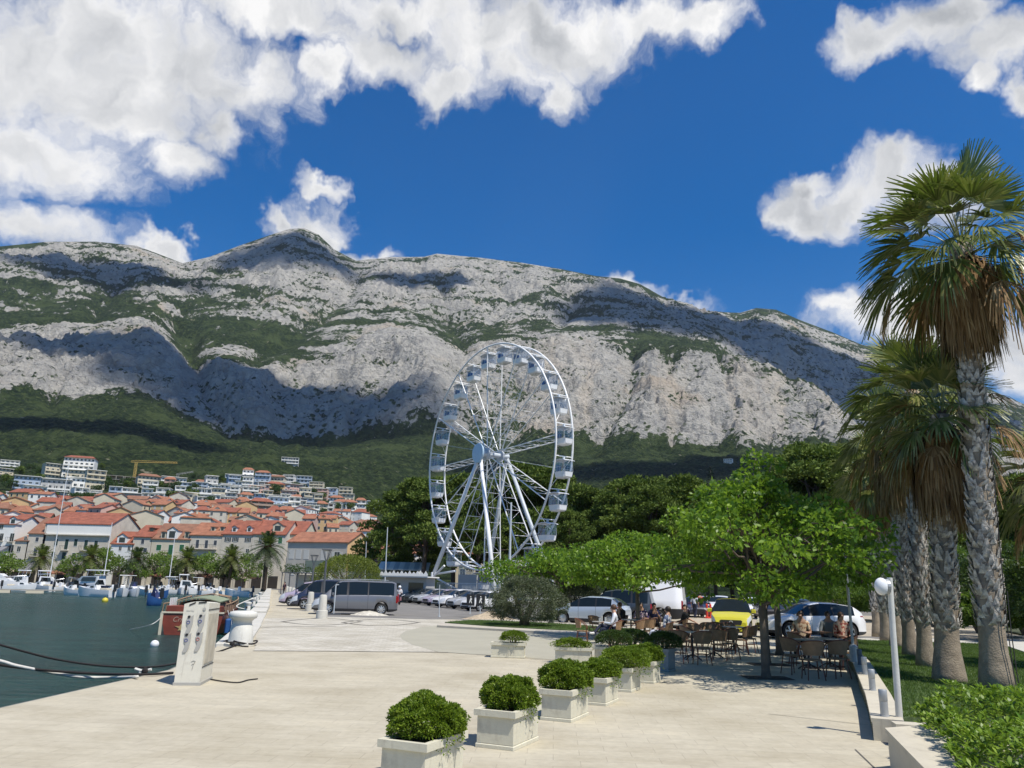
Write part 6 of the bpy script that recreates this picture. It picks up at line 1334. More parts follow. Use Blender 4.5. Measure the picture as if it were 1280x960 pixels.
for (px, py, pm, kd, lab) in [(868, 771, navy_p, 'hatch', 'dark navy car at the end of the gravel lane'), (900, 768, white_p, 'suv', 'white car far down the gravel lane'), (883, 767, lsil, 'hatch', 'silver car beside the far white one'), (846, 771, plum_p, 'hatch', 'dark car behind the tail of the white panel van'), (962, 774, black_p, 'suv', 'black car behind the café tree trunk'), (942, 770, white_p, 'hatch', 'white car seen right of the tiny yellow car'),(1000, 777, dgrey_p, 'suv', 'dark car behind the white hatchback bonnet')]:
    p = G(px, py); car(kd, (p.x, p.y), math.atan2(-.9, -.35) + (px % 5) * .1, pm, lab)
# scooter with rider is added with the people
# ================================================================== boats and pontoon
boat_w = mat('white_gelcoat', (0.74, 0.75, 0.76), 0.25, 0.04, 1.0); boat_n = mat('navy_gelcoat', (0.012, 0.02, 0.055), 0.15, 0.05, 1.0); boat_b = mat('blue_boat_paint', (0.03, 0.10, 0.28), 0.4, 0.05)
canvas_n = mat('navy_boat_canvas', (0.02, 0.03, 0.10), 0.9, 0.1, 4); teak = mat('teak_deck', (0.28, 0.17, 0.09), 0.7, 0.2, 4); cream_v = mat('cream_vinyl', (0.55, 0.49, 0.38), 0.7, 0.1, 4)
def hull_mesh(L, B, fb, dr=0.35, sheer=0.35, n=14, tr=0.92, mats=None, name='hull', parent=None, deck_z=-0.12, stripe=None):
    """x = 0 at the stern, L at the bow; z = 0 is the waterline"""
    V = []; secs = 7
    for i in range(n + 1):
        f = i / n; x = L * f; w = B / 2 * (tr + (1 - tr) * math.sin(min(1, f * 2) * math.pi / 2)) * (1 - max(0, (f - .45) / .55) ** 2.3); w = max(w, .02); zt = fb + sheer * f ** 2; xb = x - (L * .10) * (0 if f < .7 else ((f - .7) / .3)) ** 2
        pr = [(0, -dr * (1 - f ** 3)), (w * .55, -dr * .6 * (1 - f ** 2)), (w * .86, .05), (w * .95, zt * .5), (w, zt), (w - min(.08, w * .5), zt), (w - min(.1, w * .55), zt + deck_z)]
        for k_, (y, z) in enumerate(pr): V.append((xb if k_ < 2 else (xb + x) / 2 if k_ < 3 else x, y, z))
        for k_, (y, z) in enumerate(pr[1:]): V.append((xb if k_ < 1 else (xb + x) / 2 if k_ < 2 else x, -y, z))
    m_ = secs * 2 - 1; F = []; mi = []
    def q(i, j, s): return i * m_ + (j if (s > 0 or j == 0) else secs + j - 1)
    for i in range(n):
        for j in range(secs - 1):
            for s in (1, -1): a = (q(i, j, s), q(i + 1, j, s), q(i + 1, j + 1, s), q(i, j + 1, s)); F.append(a if s < 0 else a[::-1]); mi.append(1 if j == 3 and stripe else 0)
        F.append((q(i, 6, 1), q(i, 6, -1), q(i + 1, 6, -1), q(i + 1, 6, 1))); mi.append(0)
    F.append(tuple([q(0, j, 1) for j in range(5)] + [q(0, j, -1) for j in range(4, 0, -1)])); mi.append(2 if mats and len(mats) > 2 else 0)
    return mesh_obj(name, V, F, mats or [boat_w], parent, mi, 40)
def outboard(root, x, col=trim_k, y=0, s=1.0):
    mb = MB(); mb.box(x - .55 * s, x - .10, y - .17 * s, y + .17 * s, .55, 1.15 * s + .1, ch=.05, taper=.03); mb.tube([(x - .3, y, .6), (x - .35, y, -.3)], .08 * s, 6); mb.build('outboard_motor', col, root)
def boat(px, py, Lp, kind, yaw, label, hullm=None, Bf=.33, cab=True, cover=None, mast=0, z=-1.3, name='motor_boat'):
    p = G(px, py, z)
    if p.y > 161: p = Vector((D(px, py, 161).x, 161 - (px % 3), z))
    sc_ = p.y / FPX; L = Lp * sc_ * 1.12; B = max(1.7, L * Bf); fb = .38 + L * .045
    root = empty(name, (p.x, p.y, z), yaw, label, 'boat', 'boats moored in the harbour'); hm = hullm or boat_w
    root.scale = (1, 1, 1.75 if kind == 'cruiser' else 1.6); h = hull_mesh(L, B, fb, mats=[hm, boat_w]); h.parent = root; h.location = (-L / 2, 0, 0)
    zt = fb; c = lambda f: -L / 2 + L * f
    if kind == 'cruiser':
        mb = MB(); a, b, w = c(.18), c(.80), B * .40
        V = [(a, -w, zt - .1), (b, -w * .6, zt + .12), (b, w * .6, zt + .12), (a, w, zt - .1), (a + .2, -w * .9, zt + 1.0), (c(.58), -w * .8, zt + .95), (c(.58), w * .8, zt + .95), (a + .2, w * .9, zt + 1.0)]
        mb.add(V, [(0, 1, 5, 4), (1, 2, 6, 5), (2, 3, 7, 6), (3, 0, 4, 7), (4, 5, 6, 7)]); mb.build('cabin', hm if hullm is None else boat_w, root)
        mb = MB(); o = .02
        for s in (-1, 1): mb.add([(a + .5, s * (w * .97 + o), zt + .45), (c(.60), s * (w * .83 + o), zt + .45), (c(.555), s * (w * .80 + o), zt + .85), (a + .5, s * (w * .91 + o), zt + .88)], [(0, 1, 2, 3)])
        mb.add([(c(.62), -w * .72, zt + .78), (c(.62), w * .72, zt + .78), (c(.70), w * .66, zt + .52), (c(.70), -w * .66, zt + .52)], [(0, 1, 2, 3)])
        mb.build('cabin_window', win_d, root)
        mb = MB(); mb.box(c(.12), c(.50), -w * .9, w * .9, zt + 1.55, zt + 1.66, ch=.04)
        for x in (c(.16), c(.46)):
            for s in (-1, 1): mb.tube([(x, s * w * .8, zt + .9), (x - .15, s * w * .8, zt + 1.56)], .035, 5)
        mb.build('flybridge_top', boat_w, root)
        mb = MB(); pr = [(c(.62 + .36 * i / 6), B * .5 * (1 - max(0, (.62 + .36 * i / 6 - .45) / .55) ** 2.3) - .05, zt + .55 + .25 * (i / 6)) for i in range(7)]
        for s in (-1, 1): mb.tube([(x, s * y, z_) for x, y, z_ in pr], .018, 4); [mb.tube([(x, s * y, z_ - .5), (x, s * y, z_)], .014, 4) for x, y, z_ in pr[::2]]
        mb.build('bow_rail', rim_m, root)
    elif kind == 'sport':
        mb = MB(); w = B * .34; mb.add([(c(.42), -w, zt), (c(.86), -w * .25, zt + .12), (c(.86), w * .25, zt + .12), (c(.42), w, zt), (c(.46), -w * .9, zt + .5), (c(.60), -w * .7, zt + .45), (c(.60), w * .7, zt + .45), (c(.46), w * .9, zt + .5)], [(0, 1, 5, 4), (1, 2, 6, 5), (2, 3, 7, 6), (3, 0, 4, 7), (4, 5, 6, 7)]); mb.build('cabin', boat_w, root)
        mb = MB(); mb.add([(c(.47), -w * .88, zt + .5), (c(.47), w * .88, zt + .5), (c(.40), w * .85, zt + .95), (c(.40), -w * .85, zt + .95), (c(.34), -w * .95, zt + .45), (c(.34), w * .95, zt + .45)], [(0, 1, 2, 3), (0, 3, 4), (1, 5, 2)])
        for s in (-1, 1): mb.add([(c(.48), s * (w * .93 + .02), zt + .18), (c(.62), s * (w * .72 + .02), zt + .2), (c(.58), s * (w * .73 + .02), zt + .36), (c(.48), s * (w * .9 + .02), zt + .38)], [(0, 1, 2, 3)])
        mb.build('windscreen', win_d, root); outboard(root, -L / 2)
        mb = MB(); mb.box(c(.10), c(.32), -w * .8, w * .8, zt - .1, zt + .18, ch=.05); mb.build('seat', cream_v, root)
    else:
        mb = MB(); w = B * .36; mb.box(c(.42), c(.50), -w * .5, w * .5, zt - .1, zt + .55, ch=.05); mb.build('console', boat_w, root)
        mb = MB(); mb.box(c(.12), c(.26), -w, w, zt - .1, zt + .15, ch=.04); mb.box(c(.55), c(.72), -w * .7, w * .7, zt - .1, zt + .12, ch=.04); mb.build('seat', cream_v, root); outboard(root, -L / 2, boat_n if px % 2 else trim_k)
        if kind == 'bimini':
            mb = MB()
            for s in (-1, 1):
                for x0, x1 in ((.3, .22), (.32, .5)): mb.tube([(c(x0), s * w, zt), (c(x1), s * w, zt + 1.5)], .02, 4)
            mb.build('canopy_frame', rim_m, root); mb = MB(); mb.box(c(.18), c(.56), -w * 1.05, w * 1.05, zt + 1.5, zt + 1.56, ch=.02); mb.build('canopy', cover or boat_w, root)
    if cover and kind != 'bimini': mb = MB(); mb.add([(c(.1), -B * .42, zt), (c(.55), -B * .4, zt + .05), (c(.55), B * .4, zt + .05), (c(.1), B * .42, zt), (c(.15), 0, zt + .55), (c(.5), 0, zt + .9)], [(0, 1, 5, 4), (2, 3, 4, 5), (1, 2, 5), (0, 4, 3)]); mb.build('cover', cover, root)
    if mast: mb = MB(); mb.tube([(0, 0, zt), (.0, 0, zt + mast)], [.10, .05], 6); mb.tube([(0, 0, zt + 1.3), (-L * .4, 0, zt + 1.2)], .06, 6); mb.build('mast', boat_w, root)
    return root
BT = [(-8,738,62,'cruiser',.15,'largest white motor cruiser at the left end of the pontoon',None,.30),(24,739,30,'sport',.5,'white sports cruiser with small round ports beside the large one',None,.36),(50,739,34,'sport',2.8,'low white motor boat in the middle of the pontoon',None,.3),
 (75,739,20,'open',1.2,'white boat seen stern on left of the navy cruiser',None,.45),(108,741,54,'cruiser',2.9,'navy hulled cruiser with dark windows at the pontoon',boat_n,.3),(118,746,44,'sport',2.9,'cream decked boat with big dark outboard off the pontoon end',None,.3),
 (152,746,30,'bimini',-1.1,'white boat with white canopy right of the outboard boat',None,.42),(166,746,26,'sport',-.9,'white boat under a navy canvas cover',None,.42,canvas_n),(182,744,28,'open',2.5,'small white open boat right of the navy covered one',None,.4),(197,748,20,'sport',.5,'small boat with blue painted hull nearest the wooden boat',boat_b,.4),
 (205,742,22,'sport',.7,'white little cruiser behind the blue hulled boat',None,.42),(219,742,26,'sport',2.7,'white cruiser with two dark ports behind the wooden boat stern',None,.4),(234,741,26,'cruiser',.3,'white cabin boat behind the wooden boat rails',None,.4),(252,742,24,'open',2.9,'white open boat half hidden by the wooden deckhouse',None,.4),
 (297,746,30,'open',3.0,'long flat white dinghy alone near the quay corner',None,.26),(190,757,13,'open',-2.2,'dinghy under a deep blue cover beside the wooden boat stern',boat_b,.4,canvas_n),
 (60,734,30,'cruiser',.2,'white boat moored behind the pontoon row, with tall leaning mast',None,.3,None,14.5),(134,735,26,'bimini',.3,'white boat behind the pontoon row, with short mast',None,.36,None,8),(170,736,28,'bimini',-.2,'white canopy boat behind the navy covered one',None,.36),(100,734,30,'sport',2.9,'white boat glimpsed behind the navy cruiser',None,.3),(25,734,30,'cruiser',3.0,'white cabin boat glimpsed behind the large cruiser',None,.3),(266,739,20,'sport',.8,'small white cruiser nearest the quay corner steps',None,.4),
 (208,743,22,'bimini',-1.9,'white boat with grey canopy, stern to the open water',None,.42),(226,743,20,'open',-1.2,'tiny white open boat left of the wooden boat rail',None,.42),(243,742,22,'bimini',-1.8,'white canopy boat right above the wooden deckhouse',None,.42),(262,742,20,'sport',-1.3,'tiny white cruiser above the wooden boat bow',None,.42),(278,743,20,'open',2.6,'tiny open boat near the quay corner',None,.4),(140,744,22,'open',-1.4,'white open boat between the big outboard and the canopy boat',None,.42),(90,744,24,'sport',2.9,'low white boat under the navy cruiser bow',None,.34),
 (210,736,26,'bimini',2.9,'white canopy boat close under the far quay wall',None,.36,None,7),(240,736,24,'sport',.1,'low white boat close under the far quay wall',None,.36)]
for b_ in BT:
    px, py, Lp, kd, yw, lab = b_[:6]; boat(px, py, Lp, kd, yw, lab, b_[6], b_[7], cover=b_[8] if len(b_) > 8 else None, mast=b_[9] if len(b_) > 9 else 0)
pa = G(-60, 740, -1.3); pb = G(104, 742.5, -1.3); d = (pb - pa).normalized(); Mx = frame(pa, d, (-d.y, d.x, 0)); Lq = (pb - pa).length; pt = empty('pontoon', (0, 0, 0), 0, 'long grey floating pontoon with pale floats', 'pontoon')
mb = MB(); mb.box(0, Lq, 0, 2.2, .45, .62, M=Mx); mb.build('deck', concrete_w, pt)
for i in range(int(Lq / 5)):
    mb = MB(); mb.box(i * 5 + .5, i * 5 + 3.2, -.05, 2.2, -.3, .44, M=Mx); mb.build('float', cream_w, pt)
# buoys
def buoy(px, py, r, m, label): p = G(px, py, -1.3); root = empty('buoy', p, 0, label, 'buoy'); mb = MB(); mb.sphere((0, 0, r * .45), r, 14); mb.build('float', m, root, sm=True); mb = MB(); mb.tube([(.08 * math.cos(a) * r / .2, 0, r * 1.45 + .08 * math.sin(a) * r / .2) for a in np.linspace(0, 6.28, 10)[:-1]], r * .09, 4, closed=True); mb.build('ring', iron, root)
buoy(193, 808, .20, boat_w, 'white round buoy near the wooden boat'); buoy(131, 752.5, .38, mat('yellow_buoy', (0.6, 0.5, 0.05), .5, .05), 'yellow buoy left of the wooden boat'); 
# ------------------------------------------------------------------ wooden boat
wood_r = mat('red_brown_planking', (0.20, 0.045, 0.028), 0.35, 0.18, 2.0, 0.2, 12); wood_d = mat('dark_timber', (0.10, 0.05, 0.028), 0.6, 0.3, 3, 0.3, 20); wood_l = mat('weathered_timber', (0.30, 0.20, 0.12), 0.7, 0.25, 3, 0.3, 20)
sp = G(238, 794, -1.3); yaw = math.atan2(.975, -.20); wb_ = empty('wooden_boat', sp, yaw, 'old red brown wooden boat moored stern towards the quay', 'boat'); Lw = 11.5; Bw = 3.9; wb_.scale = (.92, .92, .92)
hull_mesh(Lw, Bw, 1.35, .5, .75, 18, .93, [wood_d, wood_r, wood_r], parent=wb_, deck_z=-.25, stripe=True)
mb = MB(); mb.box(-.06, .10, -1.86, 1.86, 1.30, 1.40); mb.build('rubbing_strake', cream_w, wb_)
mb = MB(); mb.box(-.05, .06, 1.74, 1.90, -.1, 1.32); mb.build('corner_post', cream_w, wb_)
mb = MB(); mb.box(-.04, 1.6, -1.60, 1.60, 1.40, 1.75, ch=.03); mb.build('stern_locker', wood_r, wb_)
mb = MB(); mb.add([(1.8, -1.3, 1.5), (6.0, -1.2, 1.6), (6.0, 1.2, 1.6), (1.8, 1.3, 1.5), (2.0, -1.2, 1.9), (5.6, -1.0, 2.0), (5.6, 1.0, 2.0), (2.0, 1.2, 1.9)], [(0, 1, 5, 4), (1, 2, 6, 5), (2, 3, 7, 6), (3, 0, 4, 7)]); dh = mb.build('deckhouse', wood_l, wb_)
n = 8; V = []
for i in range(n + 1): y = -1.35 + 2.7 * i / n; z = 1.93 + .24 * math.cos(math.pi * (i / n - .5)); V += [(1.5, y, z), (5.9, y, z + .08), (1.5, y, z + .06), (5.9, y, z + .14)]
F = []
for i in range(n): b0 = i * 4; F += [(b0, b0 + 1, b0 + 5, b0 + 4), (b0 + 2, b0 + 6, b0 + 7, b0 + 3), (b0, b0 + 4, b0 + 6, b0 + 2), (b0 + 1, b0 + 3, b0 + 7, b0 + 5)]
mesh_obj('deckhouse_roof', V, F, mat('faded_green_canvas', (0.22, 0.26, 0.17), .9, .2, 2), wb_)
mb = MB()
for y0, y1 in ((-1.0, -.2), (.25, 1.0)): mb.box(1.76, 1.86, y0, y1, 1.6, 1.88)
mb.build('window', trim_k, dh)
mb = MB()
for i in range(9):
    f = i / 8; x = .3 + 7.6 * f
    for s in (-1, 1): w = Bw / 2 * .97 * (1 - max(0, (x / Lw - .45) / .55) ** 2.3); mb.tube([(x, s * w, 1.35 + .75 * (x / Lw) ** 2), (x, s * w * .98, 1.85 + .75 * (x / Lw) ** 2)], .035, 5)
for s in (-1, 1): mb.tube([(.3 + 7.6 * i / 8, s * Bw / 2 * .96 * (1 - max(0, ((.3 + 7.6 * i / 8) / Lw - .45) / .55) ** 2.3), 1.85 + .75 * ((.3 + 7.6 * i / 8) / Lw) ** 2) for i in range(9)], .045, 6)
mb.build('railing', wood_l, wb_)
for i in range(4): x = .8 + i * .55; mb = MB(); mb.box(x, x + .32, 1.55, 1.62, 1.45, 2.2); mb.build('life_jacket', mat('white_board', (0.68, 0.68, 0.66), .8, .05), wb_)
mb = MB()
for k_ in range(3): x = 6.4 + k_ * .9; mb.tube([(x, -1.3 + .1 * k_, 1.8), (x, -1.1, 2.2), (x, 0, 2.4), (x, 1.1, 2.2), (x, 1.3 - .1 * k_, 1.8)], .04, 6)
mb.build('hoop', wood_l, wb_)
mb = MB(); mb.lathe([(.16, 0), (.19, .3), (.12, .55), (.14, .7)], 10, (7.2, -.2, 1.9)); mb.build('bollard_post', cream_w, wb_)
# emblem and lettering on the transom (plane x = 0, seen from behind; y grows to the picture's left)
Mt = frame((-.015, 0, 0), (0, -1, 0), (0, 0, 1))
mb = MB(); star = [(-.55, .62), (-.28, .60), (-.12, .78), (.0, .60), (.42, .66), (.18, .50), (.42, .30), (.05, .38), (-.06, .16), (-.18, .38), (-.34, .34), (-.26, .48)]
mb.prism([(x - .45, y - .08) for x, y in star][::-1], 0, .02, M=Mt); em = mb.build('transom_emblem', mat('faded_gold', (0.42, 0.30, 0.13), .6, .2, 5), wb_)
def text_obj(name, s, size, M_, m, parent, ext=.004, shear=0.0, align='CENTER'):
    cu = bpy.data.curves.new(name, 'FONT'); cu.body = s; cu.size = size; cu.extrude = ext; cu.align_x = align; cu.shear = shear
    o = bpy.data.objects.new(name, cu); COL.objects.link(o); dg = bpy.context.evaluated_depsgraph_get(); dg.update(); me = bpy.data.meshes.new_from_object(o.evaluated_get(dg)); bpy.data.objects.remove(o); me.materials.clear(); me.materials.append(m)
    o = bpy.data.objects.new(name, me); COL.objects.link(o); o.parent = parent; o.matrix_local = M_; return o
text_obj('boat_name_lettering', 'Crna', .42, Mt @ Matrix.Translation((-.75, .80, .004)), mat('pale_lettering', (0.45, 0.30, 0.22), .6, .1), wb_, shear=.3)
def fender(x, z, m): mb = MB(); mb.lathe([(.05, 0), (.17, .1), (.19, .3), (.17, .55), (.05, .65)], 10, (x, -Bw / 2 - .14, z)); mb.tube([(x, -Bw / 2 - .14, z + .6), (x, -Bw / 2 + .02, 1.5)], .015, 4); mb.build('fender', m, wb_, sm=True)
fender(.9, .35, boat_w); mb = MB(); mb.box(.2, 1.5, -Bw / 2 - .30, -Bw / 2 + .02, .15, 1.0, ch=.08); mb.build('blue_tarpaulin', boat_b, wb_); fender(2.4, .3, tyre_m); fender(3.5, .4, boat_w)
def rope(pts, r, m, label, sag=None, name='mooring_rope'):
    P_ = [Vector(p) for p in pts]; out = []
    for i in range(len(P_) - 1):
        p0 = P_[max(i - 1, 0)]; p1 = P_[i]; p2 = P_[i + 1]; p3 = P_[min(i + 2, len(P_) - 1)]
        for k_ in range(7): t_ = k_ / 7; out.append(.5 * ((2 * p1) + (p2 - p0) * t_ + (2 * p0 - 5 * p1 + 4 * p2 - p3) * t_ ** 2 + (3 * p1 - p0 - 3 * p2 + p3) * t_ ** 3))
    out.append(P_[-1]); mb = MB(); mb.tube(out, r, 6); o = mb.build(name, m, sm=True); return tag(o, label, 'rope')
rope_k = mat('black_rope', (0.018, 0.016, 0.016), 0.9, 0.2, 30, .5, 120); rope_w = mat('white_rope', (0.62, 0.60, 0.55), 0.9, 0.1, 30, .5, 120)
rope([D(-60, 790, 14.6), D(0, 806, 15.0), D(70, 824, 15.8), D(140, 833, 16.6), D(205, 832, 17.4), D(262, 818, 21), G(292, 808, .12)], .022, rope_k, 'upper black mooring rope sagging over the water to the white bollard')
rope([D(-60, 812, 14.4), D(0, 826, 14.8), D(25, 833, 15.0), D(90, 845, 15.9), D(130, 847, 16.3), G(172, 846, .05)], .030, rope_w, 'white mooring rope hanging beside the quay edge')
rope([D(-60, 818, 14.6), D(0, 831, 14.9), D(60, 838, 15.4), D(120, 842, 16.2), G(176, 843, .05), G(216, 841, .03)], .026, rope_k, 'lower black mooring rope reaching the cleat')
rope([G(263, 849, .02), G(282, 852, .02), G(298, 853, .02), G(310, 850, .02), G(322, 848.5, .02)], .012, rope_k, 'thin black cord on the paving beside the service pillar', name='cord')
rope([tuple(sp + Vector((-1.8, -.1, .9))), D(188, 781, 42), G(162, 787, -1.3)], .02, rope_w, 'thin pale line from the wooden boat stern into the water')
rope([tuple(Vector((-15.3, 49.5, .9))), D(296, 757, 46), G(309, 762, .2)], .03, rope_w, 'pale mooring rope from the wooden boat to the quay')
# ================================================================== quay furniture
plast = mat('cream_pillar_paint', (0.66, 0.63, 0.54), 0.5, 0.06, 3.0, 0.1, 30, dirt=.35); plast_s = mat('worn_panel', (0.46, 0.42, 0.34), 0.7, 0.2, 5, .1, 30); grey_pl = mat('grey_socket_cover', (0.38, 0.37, 0.34), .6, .05)
bol_m = mat('white_bollard_paint', (0.62, 0.61, 0.56), 0.55, 0.07, 2.0, 0.15, 25, dirt=.3)
pl = empty('service_pillar', (-5.88, 14.62, 0.004), math.atan2(.06, .41), 'cream marina power pillar with four sockets at the quay edge', 'service pillar'); PW, PD, PH = .44, .95, 1.40
n = 8; side = [(0, 0), (PD, 0), (PD * .97, PH - .05), (0.05, PH - .02)]
V = []; F = []
for i in range(n + 1):                     # front outline with a gently arched top
    u = i / n; x = PW * u; arch = .085 * math.sin(math.pi * (.12 + u * .62)) - .04
    V += [(x, 0, 0), (x, 0.03, PH + arch), (x, PD, 0), (x, PD, PH + arch - .03)]
for i in range(n): b0 = i * 4; F += [(b0, b0 + 4, b0 + 5, b0 + 1), (b0 + 2, b0 + 3, b0 + 7, b0 + 6), (b0 + 1, b0 + 5, b0 + 7, b0 + 3), (b0, b0 + 2, b0 + 6, b0 + 4)]
F += [(0, 1, 3, 2), (4 * n, 4 * n + 2, 4 * n + 3, 4 * n + 1)]
mesh_obj('housing', V, F, plast, pl)
mb = MB(); mb.box(-.015, PW + .015, -.02, PD + .02, 0, .05); mb.build('plinth', grey_pl, pl)
Mf = frame((0, -.004, 0), (1, 0, 0), (0, .02, 1))
mb = MB()
for (a, b, z0, sl_) in ((.09, .20, 1.36, .05), (.25, .39, 1.405, .015)): mb.add([Mf @ Vector(v) for v in [(a, z0, .004), (b, z0 + sl_, .004), (b, z0 + sl_ + .025, .004), (a, z0 + .025, .004)]], [(0, 1, 2, 3)])
mb.build('vent_slot', trim_k, pl)
ring_c = [mat('blue_ring', (0.03, 0.05, 0.25), .5, .0), mat('red_ring', (0.35, 0.06, 0.05), .5, .0)]
for (u, v, c_) in ((.115, 1.14, 0), (.315, 1.16, 0), (.115, .83, 0), (.315, .85, 1)):
    mb = MB(); drop = [(u + .075, v + .06), (u + .075, v - .10), (u + .055, v - .20), (u + .02, v - .27), (u - .03, v - .28), (u - .035, v - .24), (u - .005, v - .14), (u - .035, v - .06), (u - .04, v - .01)]
    mb.prism(drop[::-1] if False else drop[::-1], 0, .012, M=Mf); s_ = mb.build('socket_cover', grey_pl, pl)
    mb = MB(); mb.lathe([(.024, .0), (.024, .022), (.001, .024)], 14, M=Mf @ Matrix.Translation((u, v + .03, 0))); mb.build('socket_hole', trim_k, s_)
    mb = MB(); mb.tube([Mf @ Vector((u + .026 * math.cos(a), v - .065 + .026 * math.sin(a), .016)) for a in np.linspace(0, 2 * math.pi, 17)[:-1]], .005, 4, closed=True); mb.build('ring', ring_c[c_], s_)
mb = MB(); mb.lathe([(.028, 0), (.028, .006), (.001, .007)], 14, M=Mf @ Matrix.Translation((.365, 1.31, 0))); mb.build('round_badge', grey_pl, pl)
text_obj('faded_lettering', 'marina', .05, Mf @ Matrix.Translation((.12, 1.27, .002)), mat('faded_grey_print', (0.52, 0.51, 0.48), .7, 0), pl, .001)
mb = MB(); Mk = Mf @ Matrix.Translation((.29, .36, .002)); mb.tube([Mk @ Vector(v) for v in [(-.04, .045, 0), (0, .06, 0), (.03, .05, 0), (.0, -.02, 0), (-.01, -.09, 0)]], .005, 4); mb.tube([Mk @ Vector(v) for v in [(-.03, -.01, 0), (.02, .015, 0)]], .004, 4); mb.build('figure_mark', grey_pl, pl)
Ms = frame((PW + .002, .06, 0), (0, 1, 0), (0, 0, 1)); mb = MB(); mb.box(.06, PD - .16, .36, 1.22, 0, .012, M=Ms); mb.build('side_panel', plast_s, pl)
mb = MB(); mb.box(-.04, PD - .08, .30, .315, 0, .006, M=Ms); mb.box(-.04, PD - .08, 1.29, 1.305, 0, .006, M=Ms); mb.build('panel_joint', trim_k, pl)
bp = G(300, 807); bo = empty('mooring_bollard', bp, 0, 'big white mushroom mooring bollard behind the service pillar', 'bollard'); mb = MB()
mb.lathe([(.46, 0), (.45, .06), (.42, .30), (.385, .62), (.34, .68), (.34, .78), (.40, .84), (.485, .88), (.51, .95), (.50, 1.02), (.46, 1.07), (.30, 1.10), (.001, 1.105)], 28, cap=True); mb.build('body', bol_m, bo, sm=50); bo.scale = (.80, .80, .88)
mb = MB(); mb.tube([(.47 * math.cos(a), .47 * math.sin(a), .10 + .03 * math.sin(a * 3)) for a in np.linspace(0, 2 * math.pi, 25)[:-1]], .024, 6, closed=True); mb.tube([(-.1, -.52, .06), (-.02, -.50, .16), (.12, -.54, .13), (.16, -.5, .05), (.0, -.56, .04), (-.12, -.52, .08)], .024, 6); mb.sphere((-.04, -.53, .08), .06, 8); mb.tube([(.05, -.54, .06), (.25, -.58, .03), (.42, -.55, .02)], .02, 6); mb.tube([(-.05, -.54, .1), (-.25, -.58, .16)], .02, 6)
o = mb.build('mooring_rope', rope_k); o.location = bp; tag(o, 'black rope knotted round the foot of the big white bollard', 'rope')
cp = G(178, 843, .004); cl_ = empty('cleat', cp, 0, 'small white cleat with black lashing on the quay edge', 'cleat'); mb = MB(); mb.tube([(-.16, 0, .10), (-.05, 0, .07), (.05, 0, .07), (.16, 0, .10)], .03, 6); mb.tube([(-.05, 0, 0), (-.05, 0, .08)], .03, 6); mb.tube([(.05, 0, 0), (.05, 0, .08)], .03, 6); mb.build('horn', bol_m, cl_); mb = MB(); mb.sphere((0.05, -.02, .07), .065, 8); mb.build('lashing', rope_k, cl_)
# white kerb along the inner quay edge, small mooring posts
def along(P_, s):
    for i in range(len(P_) - 1):
        a = Vector(P_[i]); b = Vector(P_[i + 1]); L = (b - a).length
        if s <= L: return a + (b - a) * (s / L), (b - a).normalized()
        s -= L
    return Vector(P_[-1]), (b - a).normalized()
kerb_m = mat('white_kerb_stone', (0.56, 0.54, 0.48), .7, .08, 1.5, .2, 20, dirt=.35); KP = [(-7.9, 22.0), (-9.92, 29.4), (-16.25, 51.9), (-39.45, 130.6), (-49.9, 166)]; s = 1.0; i = 0
while s < 140:
    p, d = along(KP, s); L = 5.5; nn = Vector((d.y, -d.x)); M = frame((p.x, p.y, 0.0), (d.x, d.y, 0), (-d.y, d.x, 0)); mb = MB(); hh = .10 if s < 22 else (.30 if i % 2 else .22); mb.box(0, L - .15, -.85, .04, -.9, hh, M=M, ch=.02); o = mb.build('quay_kerb_block', kerb_m); i += 1
    tag(o, f"white stone kerb block, {ordn(i)} from the big bollard along the inner quay", 'kerb block', 'kerb blocks along the quay'); s += L
for i, (px, py) in enumerate([(309, 764), (316, 757), (321, 751), (325, 747)]):
    p = G(px, py, .25); r = empty('mooring_post', (p.x, p.y, .2), 0, f"short white mooring post, {ordn(i + 1)} along the quay beyond the bollard", 'mooring post', 'white mooring posts'); mb = MB(); mb.lathe([(.16, 0), (.15, .36), (.20, .42), (.20, .50), (.08, .54)], 12); mb.build('body', bol_m, r, sm=40); mb = MB(); mb.box(-.04, .04, -.22, -.14, .2, .3); mb.build('ring_plate', iron, r)
# stone bollards between promenade and car park
sb = None
for i, (px, py) in enumerate([(402, 773.5), (387, 764), (377, 758), (370.5, 753.5), (365.5, 750), (361.5, 747.5), (358, 745.5), (355, 744)]):
    p = G(px, py)
    if sb is None:
        sb = empty('stone_bollard', (0, 0, 0)); mb = MB(); mb.lathe([(.30, 0), (.30, .06), (.28, .40), (.24, .42)], 20); mb.build('base', kerb_m, sb, sm=40); mb = MB(); mb.lathe([(.22, .42), (.19, 1.12), (.17, 1.18), (.08, 1.2)], 20); mb.build('shaft', kerb_m, sb, sm=40); o = sb
    else: o = copy_tree(sb)
    o.location = (p.x, p.y, .004); tag(o, ['pale stone bollard beside the front wheel of the grey van', 'pale stone bollard second from the grey van'][i] if i < 2 else f"pale stone bollard, {ordn(i + 1)} in the row counted from the grey van", 'bollard', 'stone bollards along the car park')
